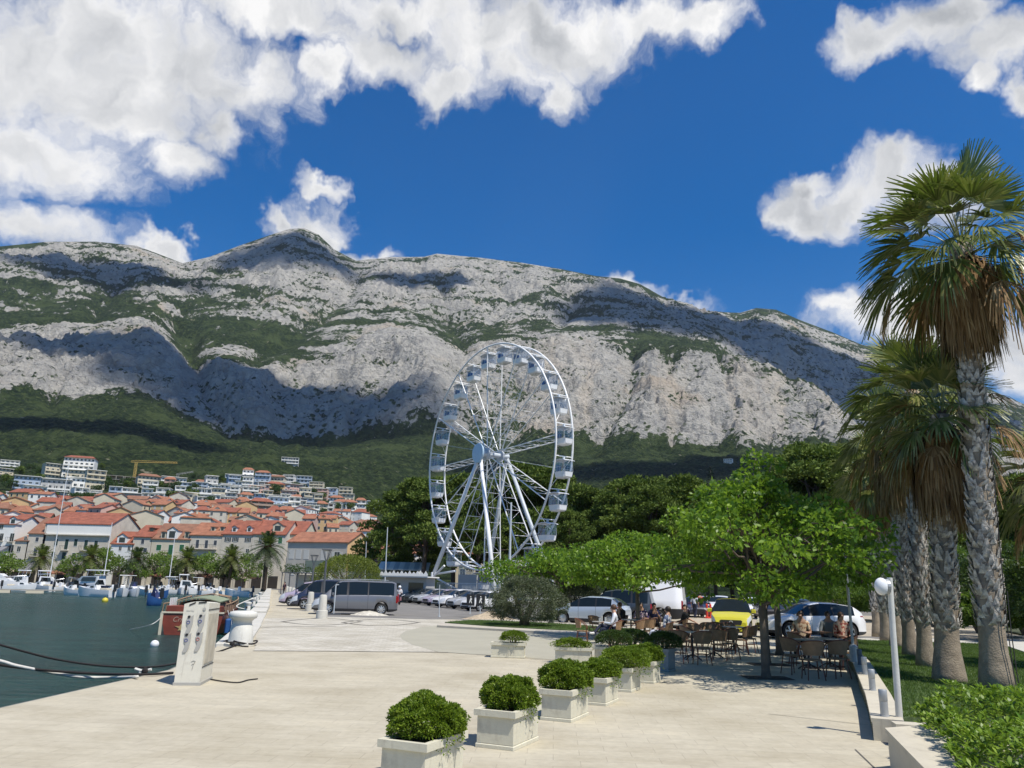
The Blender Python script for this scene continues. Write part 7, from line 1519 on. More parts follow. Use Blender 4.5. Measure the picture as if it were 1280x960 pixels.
# lamp posts
lamp_k = mat('dark_grey_lamp_paint', (0.10, 0.105, 0.11), .5, .05)
for (pxb, pxt, Y, top, lab) in [(403, 408, 51, 687, 'taller looking dark lamp post with open lantern at the grey van'), (388, 392, 62, 694, 'dark lamp post with open lantern further along the bollards')]:
    b = D(pxb, 735, Y); t_ = D(pxt, top, Y); H = t_.z; r = empty('street_lamp', (b.x + .1, Y, 0), 0, lab, 'street lamp', 'lantern posts along the bollards'); mb = MB(); mb.tube([(0, 0, 0), (0, 0, .5), (0, 0, H - .65)], [.10, .075, .065], 10); mb.build('pole', lamp_k, r)
    mb = MB(); z0, z1 = H - .65, H - .05
    for sx in (-1, 1):
        for sy in (-1, 1): mb.tube([(sx * .06, sy * .06, z0), (sx * .21, sy * .21, z1)], .02, 4)
    mb.box(-.27, .27, -.27, .27, z1, z1 + .07); mb.build('lantern', lamp_k, r); mb = MB(); mb.box(-.15, .15, -.15, .15, z1 - .05, z1 - .002); mb.build('lamp_lens', frame_w, r)
def pole(px0, y0, px1, y1, Y, r0, m, label, name='flag_pole', cat='pole', extra=None):
    a = D(px0, y0, Y); b = D(px1, y1, Y); root = empty(name, (a.x, Y, 0), 0, label, cat); mb = MB(); mb.tube([(0, 0, 0), (b.x - a.x, 0, b.z)], [r0, r0 * .6], 8); mb.build('pole', m, root); mb = MB(); mb.lathe([(r0 * 2.4, 0), (r0 * 2.2, .06)], 10); mb.build('foot', m, root); return root, b
pole(481, 735, 484.5, 659, 110, .10, gal_m, 'tall bare flag pole left of the ticket booth'); pole(456, 735, 458, 677, 125, .08, gal_m, 'thinner bare pole before the ochre gable wall'); pole(355, 735, 358, 697, 140, .07, lamp_k, 'small lamp post beside the date palm')
r_, b_ = pole(636, 745, 639, 628, 88, .16, gal_m, 'tall grey mast rising in front of the wheel spokes', 'mast')
# white metal frame before the grey van
fr = empty('pipe_gantry', (0, 0, 0), 0, 'thin white pipe gantry standing before the grey van', 'gantry'); a = G(417, 768.5); b = G(482, 763); mb = MB(); za = D(419, 731, a.y).z; zb = D(484, 729.5, b.y).z
for p, z in ((a, za), (b, zb)): mb.tube([(p.x, p.y, 0), (p.x, p.y, z)], .035, 6)
mb.tube([(a.x, a.y, za), (b.x, b.y, zb)], .03, 6); mb.tube([(b.x + .5, b.y + .6, 0), (b.x + .5, b.y + .6, zb)], .03, 6); mb.tube([(b.x, b.y, zb), (b.x + .5, b.y + .6, zb)], .03, 6); mb.build('tube_frame', gal_m, fr); mb = MB(); mb.box(a.x - .4, a.x + .4, a.y - .15, a.y + .15, 0.005, .07); mb.box(b.x - .4, b.x + .7, b.y - .15, b.y + .15, 0.005, .07); mb.build('foot_plate', lamp_k, fr)
r_, b_ = pole(549, 771, 549.5, 731, G(549, 771).y, .03, gal_m, 'thin sign post alone on the car park edge', 'sign_post', 'post')
# notice boards
nb_ = empty('notice_board', (0, 0, 0), 0, 'pair of black notice boards with white figures before the parked cars', 'notice board'); Yb = 53.0
for k_, (x0, x1) in enumerate(((583, 593.5), (595, 606.5))):
    a = D(x0, 757, Yb); b = D(x1, 743, Yb); mb = MB(); mb.box(a.x, b.x, Yb, Yb + .05, a.z, b.z); bd = mb.build('board', trim_k, nb_)
    mb = MB(); cx = (a.x + b.x) / 2; Mq = frame((cx, Yb - .004, (a.z + b.z) / 2), (1, 0, 0), (0, 0, 1)); mb.prism([(-.02, .12), (.05, .15), (.10, .05), (.04, -.02), (.10, -.2), (.04, -.2), (0, -.06), (-.06, -.2), (-.1, -.18), (-.05, 0)][::-1], 0, .003, M=Mq); mb.sphere(tuple(Mq @ Vector((.0, .2, .0))), .04, 6, sc_=(1, 1, 1)); mb.build('white_figure', white_w, bd)
    mb = MB(); mb.box((a.x + b.x) / 2 - .03, (a.x + b.x) / 2 + .03, Yb + .05, Yb + .1, 0, b.z); mb.build('post', gal_m, nb_)
def mound(px, py, w, d_, h, m, label, seed):
    p = G(px, py); rng = np.random.default_rng(seed); n = 40; g = np.linspace(-1, 1, n); X, Y_ = np.meshgrid(g, g); rr = np.sqrt(X ** 2 + Y_ ** 2); Z = np.clip(1 - rr, 0, 1) ** 1.2 * h * (0.7 + .6 * fbm(X * 2 + seed, Y_ * 2, 4, seed)) + (fbm(X * 9, Y_ * 9, 3, seed) - .5) * .06 * (rr < 1) - .03
    V = np.stack([X * w / 2, Y_ * d_ / 2, Z], -1).reshape(-1, 3); F = [(i * n + j, i * n + j + 1, (i + 1) * n + j + 1, (i + 1) * n + j) for i in range(n - 1) for j in range(n - 1)]
    o = mesh_obj('gravel_heap', V, F, m, sm=True, loc=(p.x, p.y, 0)); tag(o, label, 'gravel heap')
gv = mat('sandy_gravel', (0.42, 0.34, 0.24), .95, .35, 6, 1.0, 14); gv2 = mat('pale_rubble', (0.52, 0.49, 0.42), .95, .25, 6, 1.0, 14)
mound(612, 774, 3.4, 3.0, .55, gv, 'tan gravel heap left of the olive tree', 3); mound(461, 769, 2.6, 1.6, .35, gv2, 'small pale rubble heap before the rear of the grey van', 4)
# pergola near the date palm
pg = empty('pergola', (D(376, 735, 112).x, 112, 0), 0, 'dark pergola with climbing vines and a glazed upper terrace', 'pergola'); s_ = 112 / FPX; z1 = D(376, 715.5, 112).z; xw = 24 * s_
mb = MB()
for i in range(6): x = -xw + 2 * xw * i / 5; mb.box(x - .05, x + .05, 0, .1, 0, z1 - .12); mb.box(x - .05, x + .05, 3.9, 4.0, 0, z1 - .12)
mb.build('post', lamp_k, pg); mb = MB(); mb.box(-xw - .1, xw + .1, -.1, 4.2, z1 - .12, z1); mb.build('roof_slab', lamp_k, pg); mb = MB(); mb.box(-xw * .7, xw, 4.3, 7, 0, z1 + .1); mb.build('wall', white_w, pg)
mb = MB(); mb.box(-xw * .3, xw * .75, 4.4, 7, z1 + .11, z1 + 1.8); mb.build('glazed_terrace', mat('grey_green_glazing', (0.12, 0.15, 0.13), .2, .1, 1), pg)
rng = np.random.default_rng(8); P_, dr = clump_points([(rng.uniform(-xw, xw * .3), rng.uniform(0, 3), z1 + rng.uniform(0, 1.0)) for _ in range(16)], [.7] * 16, 150, rng, .5); quads_obj('vines', leafquads(P_, .2, rng, dr, .2), dark_leaf, pg)
# ------------------------------------------------------------------ low walls on the right
wall_m = mat('cream_wall_stone', (0.53, 0.485, 0.385), 0.8, 0.09, 1.5, .15, 30, dirt=.35)
def low_wall(P_, w, z0, z1, m, label, name='low_wall', cop=.0):
    root = empty(name, (P_[0][0], P_[0][1], 0), 0, label, 'wall'); o = root.location; P2 = [Vector((p[0] - o.x, p[1] - o.y)) for p in P_]; n = len(P2); A_ = []; B_ = []
    for i in range(n):
        d = (P2[min(i + 1, n - 1)] - P2[max(i - 1, 0)]).normalized(); nn = Vector((d.y, -d.x)); A_.append(P2[i]); B_.append(P2[i] + nn * w)
    def body(z0, z1, e, nm):
        V = [(p.x, p.y, z) for z in (z0, z1) for p in A_] + [(p.x, p.y, z) for z in (z0, z1) for p in B_]; F = []
        for i in range(n - 1): F += [(i, i + 1, n + i + 1, n + i), (2 * n + i, 3 * n + i, 3 * n + i + 1, 2 * n + i + 1), (n + i, n + i + 1, 3 * n + i + 1, 3 * n + i)]
        F += [(0, n, 3 * n, 2 * n), (n - 1, 3 * n - 1, 4 * n - 1, 2 * n - 1)]; return mesh_obj(nm, V, F, m, root)
    body(z0, z1 - .05, 0, 'wall_body')
    A_ = [a - (b - a).normalized() * .012 for a, b in zip(A_, B_)]; body(z1 - .05, z1, 0, 'coping'); return root
low_wall(WALLP, .38, 0, .28, wall_m, 'low cream stone wall between café terrace and palm lawn')
e1 = G(1165, 908, .28); low_wall([(5.05, 10.78), (e1.x + .3, e1.y + .25)], .01 + .24, 0, .275, wall_m, 'short return of the low wall beside the lamp post', 'low_wall')
bw = [(4.2, 9.08), (3.62, 7.2), (2.75, 4.4), (11, 4.4), (11, 10.0), (5.6, 9.75)]
bd = empty('planting_bed', (4.2, 9.08, 0), 0, 'raised cream stone bed holding the glossy hedge', 'planter bed'); mb = MB(); mb.prism([(x - 4.2, y - 9.08) for x, y in bw][::-1], 0.0, .40); mb.build('wall_body', wall_m, bd); mb = MB(); cx_, cy_ = 7, 7; mb.prism([((x - cx_) * 1.006 + cx_ - 4.2, (y - cy_) * 1.006 + cy_ - 9.08) for x, y in bw][::-1], .40, .45); mb.build('coping', wall_m, bd)
strip('dark_ground_joint', [(4.35, 10.3), (4.05, 9.0), (3.4, 6.9)], .015, .012, joint, 'thin joint beside the raised bed')
galv = mat('galvanised_steel', (0.42, 0.43, 0.43), .45, .12, 5, metal=.3); blue_g = mat('blue_grey_steel', (0.13, 0.15, 0.18), .5, .1, 5)
lb = None
for i, (px, py, m_, lab) in enumerate([(1106, 895.5, galv, 'squat grey cylinder light nearest the white lamp post on the wall'), (1091, 863, galv, 'squat grey cylinder light, second along the low wall'), (1081.5, 843, galv, 'squat grey cylinder light, third along the low wall'), (1075.5, 831, blue_g, 'darker blue grey cylinder light, fourth along the wall')]):
    p = G(px, py, .28); r = empty('bollard_light', p, 0, lab, 'bollard light', 'cylinder lights on the low wall'); mb = MB(); mb.lathe([(.062, 0), (.062, .012), (.052, .014), (.052, .19)], 18); mb.build('base', m_, r, sm=40); mb = MB(); mb.lathe([(.049, .19), (.055, .20), (.055, .335), (.05, .342), (.001, .343)], 18); mb.build('lamp_head', m_, r, sm=40)
p = G(1124, 897, .27); tz = D(1112, 722, p.y).z; tx = D(1112, 722, p.y).x - p.x; lp = empty('street_lamp', p, 0, 'slender white lamp post with round white floodlight on the low wall', 'street lamp'); mb = MB(); mb.tube([(0, 0, -.1), (tx * .5, 0, tz * .5), (tx, 0, tz - .27)], [.046, .041, .038], 14); mb.build('pole', bol_m, lp, sm=60)
mb = MB(); q = D(1100.5, 733, p.y) - p; mb.sphere((q.x, q.y - .03, q.z), .10, 16, sc_=(.95, .85, 1.2)); mb.build('lamp_head', cab_w, lp, sm=True); mb = MB(); mb.tube([(q.x + .03, q.y, q.z - .02), (tx - .02, 0, q.z + .02)], .025, 6); mb.lathe([(.10, -.02), (.105, .02)], 16, M=Matrix.Translation((q.x + .085, q.y, q.z)) @ Matrix.Rotation(R(90), 4, 'Y')); mb.build('bracket', galv, lp)
p = G(1068, 827, .28); pz = empty('metal_post', p, 0, 'slim grey post between the café chairs and the lawn', 'post'); mb = MB(); mb.tube([(0, 0, 0), (-.02, 0, 2.6)], .035, 8); mb.build('pole', galv, pz); mb = MB(); mb.lathe([(.10, 0), (.10, .35), (.06, .4)], 12); mb.build('base', galv, pz)
# red barriers
for i, px in enumerate((884, 888.5)):
    p = G(px, 773); r = empty('barrier_post', p, 0, ['left one of two red barrier posts on the gravel lane', 'right one of two red barrier posts on the gravel lane'][i], 'barrier post', 'red barrier posts'); mb = MB(); mb.lathe([(.2, 0), (.2, .08), (.09, .12), (.08, .95), (.03, 1.0)], 10); mb.build('post', mat('red_plastic', (0.60, 0.05, 0.03), .5, .05), r, sm=30); mb = MB(); mb.lathe([(.093, .55), (.092, .7)], 10); mb.build('reflective_band', white_w, r)
# ------------------------------------------------------------------ planters
plt_m = mat('cream_planter_concrete', (0.60, 0.57, 0.45), 0.7, 0.07, 4, .12, 40, dirt=.32); soil = mat('potting_soil', (0.06, 0.045, 0.03), 1, .3, 20)
def planter(corner, a, b, h, yaw, m, label, at='front'):
    """corner: nearest ground corner; box grows along +x (yaw) and +y (yaw + 90)"""
    r = empty('planter_box', corner, yaw, label, 'planter', 'rectangular planters on the promenade'); mb = MB(); mb.box(.015, a - .015, .015, b - .015, .05, h - .07); mb.build('box_body', m, r)
    mb = MB(); mb.box(0, a, 0, b, 0, .045, ch=.008); mb.build('base_rim', m, r); mb = MB(); e = .02; 
    for (x0, x1, y0, y1) in ((-e, a + e, -e, .04), (-e, a + e, b - .04, b + e), (-e, .04, .04, b - .04), (a - .04, a + e, .04, b - .04)): mb.box(x0, x1, y0, y1, h - .07, h)
    mb.build('top_rim', m, r); mb = MB(); mb.box(.04, a - .04, .04, b - .04, h - .069, h - .03); mb.build('soil', soil, r)
    mb = MB(); mb.box(-.004 + .03, a - .03, .006, .0145, .09, .10); return r
ya = math.atan2(.914, .407)
PLs = [((533, 931), .42, .80, .50, 'nearest planter, cut off by the bottom of the picture', .39, .36, .24), ((643, 891), .42, .80, .50, 'second nearest planter with a ball shaped green shrub', .35, .34, .24), ((714.5, 864.5), .42, .80, .48, 'third planter in the row from the camera', .38, .36, .25), ((757.6, 849), .42, .74, .46, 'fourth planter in the row, its shrub low and flat', .36, .32, .18), ((789, 836), .42, .74, .46, 'fifth planter almost hidden under bright overhanging foliage', .52, .46, .24), ((817, 828), .42, .62, .46, 'sixth planter in the row beside the grey one', .34, .34, .22)]
rngL = random.Random(4)
for i, (px, h, a, b, lab, rx, ry, rz_) in enumerate(PLs):
    c = G(*px, h); planter((c.x, c.y, .006), a, b, h, ya, plt_m, lab)
    ctr = Matrix.Rotation(ya, 3, 'Z') @ Vector((a * .55, b * .5, 0)); s_ = lumpy_bush('boxwood_shrub', (c.x + ctr.x, c.y + ctr.y, .006), rx, ry, rz_, h + rz_ * .42, 24000 if i < 3 else 15000, .032 if i < 3 else .036, box_leaf, 60 + i, ['thick dark green shrub in the nearest planter', 'ball shaped shrub in the second nearest planter', 'bushy shrub in the third planter', 'low flat shrub in the fourth planter', 'bright overhanging shrub in the fifth planter', 'small tidy shrub in the sixth planter'][i], group='shrubs growing in the planters', lump=.32, hang=.20, aspect=.5, noise=3.5)
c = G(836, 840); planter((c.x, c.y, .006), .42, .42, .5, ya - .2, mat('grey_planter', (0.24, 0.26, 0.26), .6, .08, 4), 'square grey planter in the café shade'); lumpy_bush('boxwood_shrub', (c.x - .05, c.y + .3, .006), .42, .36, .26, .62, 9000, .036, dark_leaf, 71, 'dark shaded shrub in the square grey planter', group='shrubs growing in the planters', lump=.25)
for i, (pa_, pb_, lab, l2) in enumerate([((613, 822), (655.5, 823.5), 'pale planter standing alone on the concrete apron', 'small shrub spilling over the right end of the lone planter'), ((693, 829), (739, 831), 'wide planter with sparse low plants left of the seated man', 'sparse low plants in the wide planter')]):
    a = G(*pa_); b = G(*pb_); y_ = math.atan2(b.y - a.y, b.x - a.x); L = (b - a).length; planter((a.x, a.y, .012), L, .42, .38, y_, plt_m, lab)
    if i == 0: lumpy_bush('boxwood_shrub', (a.x + (b.x - a.x) * .66, (a.y + b.y) / 2 + .15, .012), .36, .28, .18, .50, 8000, .034, box_leaf, 80, l2, group='shrubs growing in the planters', hang=.25, lump=.3)
    else: lumpy_bush('boxwood_shrub', ((a.x + b.x) / 2, (a.y + b.y) / 2 + .18, .012), .46, .20, .14, .44, 7000, .034, box_leaf, 81, l2, group='shrubs growing in the planters', lump=.6)
for i, (px, py) in enumerate([(771, 832), (794, 829)]):
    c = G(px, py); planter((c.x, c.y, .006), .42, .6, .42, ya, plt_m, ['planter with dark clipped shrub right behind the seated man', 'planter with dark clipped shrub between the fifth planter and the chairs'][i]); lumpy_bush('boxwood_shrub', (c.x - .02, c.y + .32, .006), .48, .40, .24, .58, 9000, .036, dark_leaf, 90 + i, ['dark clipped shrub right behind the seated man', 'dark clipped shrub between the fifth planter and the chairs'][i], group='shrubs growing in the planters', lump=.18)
# ------------------------------------------------------------------ café chairs and tables
def weave(name, c):
    m = mat(name, c, .65, .2, 8); t = NT(m.node_tree); b = m.node_tree.nodes['Principled BSDF']; O = t.new('ShaderNodeTexCoord').outputs['Object']; w = t.new('ShaderNodeTexBrick'); t.l.new(O, w.inputs['Vector']); w.inputs['Scale'].default_value = 28; bn = t.new('ShaderNodeBump'); bn.inputs['Distance'].default_value = .01; t.l.new(w.outputs['Fac'], bn.inputs['Height']); t.l.new(bn.outputs[0], b.inputs['Normal']); return m
rat_t = weave('tan_rattan', (0.42, 0.26, 0.14)); rat_shade = weave('tan_rattan_shaded', (0.33, 0.21, 0.12)); cane = mat('red_brown_cane', (0.15, 0.055, 0.03), .5, .15, 6)  # second rattan is a darker copy with the terrace shade in its colour
def make_chair(m):
    r = empty('cafe_chair'); mb = MB(); mb.lathe([(.20, .43), (.225, .44), (.225, .465), (.20, .475), (.001, .47)], 18); mb.build('seat', m, r, sm=40)
    V = []; n = 18; 
    for i in range(n + 1):
        a = R(-112) + R(224) * i / n; f = abs(a) / R(112); top = .90 - .22 * f ** 2.5; rad = .245
        for (z, rr) in ((.56, rad - .015), (top * .5 + .28, rad + .015), (top, rad + .05)): V.append((math.sin(a) * rr, -math.cos(a) * rr, z))
    F = [(i * 3 + j, (i + 1) * 3 + j, (i + 1) * 3 + j + 1, i * 3 + j + 1) for i in range(n) for j in range(2) if abs(i - n / 2 + .5) < 6.2 or j == 1 and False]
    V2 = [(x * 1.035, y * 1.035, z) for x, y, z in V]; k_ = len(V); F2 = F + [tuple(k_ + v for v in f[::-1]) for f in F]; mesh_obj('backrest', V + V2, F2, m, r, None, True)
    mb = MB(); rim_ = [(V[i * 3 + 2]) for i in range(n + 1)]; mb.tube([(.235, .16, .44), (.26, .17, .60)] + rim_[::-1] + [(-.26, .17, .60), (-.235, .16, .44)], .016, 6); mb.build('arm_rail', cane, r, sm=True)
    for (x, y, dx, dy) in ((.17, .15, .04, .05), (-.17, .15, -.04, .05), (.16, -.16, .05, -.07), (-.16, -.16, -.05, -.07)): mb = MB(); mb.tube([(x, y, .45), (x + dx, y + dy, 0.0)], [.017, .014], 6); mb.build('leg', cane, r)
    mb = MB(); mb.tube([(.185 * math.cos(a), .185 * math.sin(a), .27) for a in np.linspace(0, 6.283, 15)[:-1]], .010, 4, closed=True); mb.build('stretcher', cane, r); return r
def make_table():
    r = empty('cafe_table'); mb = MB(); mb.lathe([(.34, .715), (.36, .72), (.36, .735), (.35, .742), (.001, .742)], 24); mb.build('tabletop', mat('pale_table_top', (0.36, 0.34, 0.31), .35, .1, 6), r, sm=30); mb = MB(); mb.tube([(0, 0, .04), (0, 0, .715)], .03, 8); mb.build('stem', iron, r); mb = MB()
    for i in range(4): a = i * 1.5708 + .7; mb.tube([(0, 0, .14), (.15 * math.cos(a), .15 * math.sin(a), .10), (.30 * math.cos(a), .30 * math.sin(a), .015)], .018, 5)
    mb.build('foot', iron, r); return r
ch = {'t': make_chair(rat_t), 'b': make_chair(rat_shade)}; chu = {'t': 0, 'b': 0}
# (px, py on the ground, facing angle of the sitter in degrees: 0 = away from the camera (+y), 90 = to the left, kind, label)
CH = [(728, 805, -100, 't', 'tan chair facing right, leftmost of the café'), (744, 799, -150, 't', 'tan chair behind the small table of the seated man'), (768, 808, 80, 't', 'tan chair under the man in the white shirt'), (777, 797, 120, 't', 'tan chair under the person with sunglasses'),
 (797, 806, 60, 't', 'tan chair with its back to the row of planters, left one'), (811, 804, 20, 't', 'tan chair with its back to the row of planters, right one'), (802, 797, 170, 't', 'tan chair under the person in the patterned purple shirt'), (818, 797, 180, 't', 'tan chair under the dark haired person at the tail of the van'),
 (832, 812, 60, 'b', 'shade toned chair under the person in white patterned clothes'), (852, 802, 75, 'b', 'shade toned chair of the person turning round in black'), (849, 829, -30, 'b', 'shade toned chair beside the square grey planter'), (878, 831, 5, 'b', 'shade toned chair with broad back towards the camera in the middle of the terrace'), (868, 814, 190, 'b', 'shade toned chair far side of the middle left table'), (886, 812, 170, 'b', 'shade toned chair behind the middle tables, left'), (899, 811, 200, 'b', 'shade toned chair behind the middle tables, centre'), (910, 812, 160, 'b', 'shade toned chair behind the middle tables, right'),
 (862, 820, -80, 'b', 'shade toned chair at the left side of the middle left table'), (913, 824, 20, 'b', 'shade toned chair facing away right of the middle right table'), (927, 818, 70, 'b', 'shade toned chair right of the middle right table'), (938, 816, 60, 'b', 'shade toned chair closest to the yellow car'), (900, 826, -20, 'b', 'shade toned chair between the two middle tables'),
 (992, 843, -70, 'b', 'shade toned chair left of the right hand tables'), (1017, 850, 0, 'b', 'shade toned chair with broad back before the right hand tables'), (1048, 848, 10, 'b', 'shade toned chair with back to the camera next to the low wall'), (1004, 823, 150, 'b', 'shade toned chair under the person in the patterned top at the right tables'), (1039, 822, 175, 'b', 'shade toned chair of the man in the grey shirt'), (1056, 824, 190, 'b', 'shade toned chair under the person in red by the low wall'), (1000, 832, -80, 'b', 'shade toned chair tucked in left of the first right hand table'), (1061, 838, 80, 'b', 'shade toned chair tucked against the low wall')]
for (px, py, ang, kd, lab) in CH:
    p = G(px, py); o = ch[kd] if chu[kd] == 0 else copy_tree(ch[kd]); chu[kd] += 1; o.location = (p.x, p.y, .006); o.rotation_euler = (0, 0, R(ang)); o.scale = (.92, .92, .93); tag(o, lab, 'chair', 'rattan chairs of the café')
tb = make_table(); first = True
for (px, py, lab) in [(753, 805, 'small round table in front of the man in the white shirt'), (789, 800, 'round table between the people at the tail of the silver car'), (841, 809, 'round table between the people in white and in black'), (866, 825, 'round table left in the middle of the terrace'), (893, 822, 'round table in the middle of the terrace below the yellow car'), (918, 813, 'round table right before the yellow car'), (1012, 838, 'round table left of the pair near the low wall'), (1038, 836, 'round table right of the pair near the low wall')]:
    p = G(px, py); o = tb if first else copy_tree(tb); first = False; o.location = (p.x, p.y, .006); tag(o, lab, 'table', 'round café tables')
# glasses and cups on the first table
p = G(753, 805)
for i, (dx, dy) in enumerate(((-.1, -.05), (.12, .08), (.0, .16))):
    g = empty('drinking_glass', (p.x + dx, p.y + dy, .749), 0, ['short glass on the table of the man in the white shirt', 'second glass on that table nearer the sunglasses', 'bottle shaped glass at the back of that table'][i], 'glass'); mb = MB(); mb.lathe([(.03, 0), (.037, .11 + .03 * i), (.033, .11 + .03 * i), (.027, .01)], 12, cap=False); mb.build('bowl', mat('drink_glass', (0.5, 0.52, 0.5), .1, 0, spec=.8), g, sm=40)
# ------------------------------------------------------------------ people
skin_m = mat('skin', (0.42, 0.24, 0.16), .55, .08, 8); hair_d = mat('dark_hair', (0.02, 0.012, 0.008), .6, .3, 20); hair_b = mat('brown_hair', (0.07, 0.035, 0.018), .6, .3, 20)
def cloth(name, c, c2=None):
    if c2 is None: return mat(name, c, .85, .1, 8)
    if name in MATS: return MATS[name]
    m = mat(name, c, .85, 0, 8); t = NT(m.node_tree); b = m.node_tree.nodes['Principled BSDF']; O = t.new('ShaderNodeTexCoord').outputs['Object']; v = t.new('ShaderNodeTexVoronoi'); t.l.new(O, v.inputs['Vector']); v.inputs['Scale'].default_value = 16; t.l.new(t.ramp(v.outputs['Color'], [(.45, c), (.5, c2)], 'CONSTANT'), b.inputs['Base Color']); return m
def person(loc, yaw, pose, top, bot, shoe, hair, label, sleeve=1, cross=0, s=1.0, glasses=False, arms=None, lean=0.0, turn=0.0, long_hair=False):
    """local +y is the way the person faces"""
    J = {}
    if pose == 'sit':
        J.update(pelvis=(0, 0, .54), belly=(0, -.03 - lean * .1, .70), chest=(0, -.05 - lean * .25, .92), neck=(0, -.04 - lean * .38, 1.10), head=(0, -.01 - lean * .42, 1.20), crown=(0, -.02 - lean * .45, 1.30),
                 hipL=(-.10, .02, .52), hipR=(.10, .02, .52), kneeL=(-.13, .44, .54), kneeR=(.13, .44, .54), ankL=(-.13, .43, .10), ankR=(.13, .43, .10), toeL=(-.14, .60, .045), toeR=(.14, .60, .045))
        if cross: J.update(kneeR=(.02, .46, .66), ankR=(-.16, .66, .40), toeR=(-.20, .82, .40))
    else:
        st = .16 if pose == 'walk' else .04
        J.update(pelvis=(0, 0, .95), belly=(0, .01, 1.10), chest=(0, .0, 1.32), neck=(0, .01, 1.50), head=(0, .03, 1.60), crown=(0, .02, 1.70), hipL=(-.09, 0, .92), hipR=(.09, 0, .92), kneeL=(-.10, st * .9, .50), kneeR=(.10, -st * .3, .50), ankL=(-.10, st, .08), ankR=(.10, -st * 1.4, .10), toeL=(-.11, st + .15, .035), toeR=(.11, -st * 1.4 + .14, .04))
    c = Vector(J['chest']); J['shL'] = tuple(c + Vector((-.19, 0, .08))); J['shR'] = tuple(c + Vector((.19, 0, .08)))
    A = arms or ('table' if pose == 'sit' else 'down')
    if A == 'table': e = [(-.27, .10, -.20), (.27, .10, -.20)]; w = [(-.10, .34, -.17), (.12, .33, -.18)]
    elif A == 'lap': e = [(-.26, .04, -.24), (.26, .04, -.24)]; w = [(-.08, .26, -.30), (.08, .28, -.28)]
    elif A == 'chin': e = [(-.22, .20, -.18), (.26, .12, -.20)]; w = [(-.06, .22, .10), (.05, .34, -.16)]
    elif A == 'back': e = [(-.34, -.16, -.08), (.27, .10, -.18)]; w = [(-.38, -.40, -.20), (.12, .30, -.22)]
    elif A == 'bars': e = [(-.26, .16, -.20), (.26, .16, -.20)]; w = [(-.26, .42, -.16), (.26, .42, -.16)]
    else: e = [(-.25, -.03, -.22), (.25, .02, -.22)]; w = [(-.24, .06, -.46), (.24, .12, -.45)]
    for k_, sfx in enumerate('LR'):
        J['el' + sfx] = tuple(c + Vector(e[k_])); J['wr' + sfx] = tuple(c + Vector(w[k_])); d = (Vector(J['wr' + sfx]) - Vector(J['el' + sfx])).normalized(); J['ha' + sfx] = tuple(Vector(J['wr' + sfx]) + d * .07)
    hd = Vector(J['head']); fx, fy = math.sin(-turn), math.cos(turn)
    J['chin'] = tuple(hd + Vector((fx * .055, fy * .055, -.045))); J['nose'] = tuple(hd + Vector((fx * .112, fy * .112, .01)))
    names = list(J); E = [('pelvis', 'belly'), ('belly', 'chest'), ('chest', 'neck'), ('neck', 'head'), ('head', 'crown'), ('head', 'nose'), ('head', 'chin'), ('chest', 'shL'), ('chest', 'shR'), ('shL', 'elL'), ('shR', 'elR'), ('elL', 'wrL'), ('elR', 'wrR'), ('wrL', 'haL'), ('wrR', 'haR'), ('pelvis', 'hipL'), ('pelvis', 'hipR'), ('hipL', 'kneeL'), ('hipR', 'kneeR'), ('kneeL', 'ankL'), ('kneeR', 'ankR'), ('ankL', 'toeL'), ('ankR', 'toeR')]
    rad = dict(pelvis=(.155, .12), belly=(.135, .105), chest=(.165, .115), neck=(.058, .058), head=(.082, .092), crown=(.062, .075), nose=(.014, .014), chin=(.045, .045), sh=(.072, .066), el=(.046, .046), wr=(.031, .026), ha=(.034, .018), hip=(.105, .10), knee=(.066, .066), ank=(.042, .048), toe=(.040, .030))
    V = [J[n] for n in names]; Ei = [(names.index(a), names.index(b)) for a, b in E]; Rr = [rad.get(n) or rad[n[:-1]] for n in names]
    for sfx in 'LR':                       # five fingers
        h_ = Vector(J['ha' + sfx]); d = (h_ - Vector(J['wr' + sfx])).normalized(); sd = d.cross(Vector((0, 0, 1))).normalized(); hi = names.index('ha' + sfx)
        for q in range(4):
            o = sd * ((q - 1.5) * .019); L = (.062, .075, .07, .055)[q]; V.append(tuple(h_ + o + d * .025)); V.append(tuple(h_ + o * 1.15 + d * (.03 + L * .6) + Vector((0, 0, -.008)))); V.append(tuple(h_ + o * 1.2 + d * (.03 + L) + Vector((0, 0, -.025)))); k_ = len(V)
            Ei += [(hi, k_ - 3), (k_ - 3, k_ - 2), (k_ - 2, k_ - 1)]; Rr += [(.0095, .0095), (.0085, .0085), (.0075, .0075)]
        wi = names.index('wr' + sfx); V.append(tuple(h_ - d * .03 + sd * .04)); V.append(tuple(h_ + d * .02 + sd * .06 + Vector((0, 0, -.01)))); k_ = len(V); Ei += [(wi, k_ - 2), (k_ - 2, k_ - 1)]; Rr += [(.012, .012), (.009, .009)]
    me = bpy.data.meshes.new('person'); me.from_pydata(V, Ei, []); me.update(); o = bpy.data.objects.new('tmp', me); COL.objects.link(o)
    md = o.modifiers.new('s', 'SKIN'); md.use_smooth_shade = True; sd_ = o.modifiers.new('u', 'SUBSURF'); sd_.levels = 1
    for i, v in enumerate(me.skin_vertices[0].data): v.radius = Rr[i]; v.use_root = (i == 0)
    bpy.context.view_layer.update(); dg = bpy.context.evaluated_depsgraph_get(); nm = bpy.data.meshes.new_from_object(o.evaluated_get(dg)); bpy.data.objects.remove(o)
    zones = []
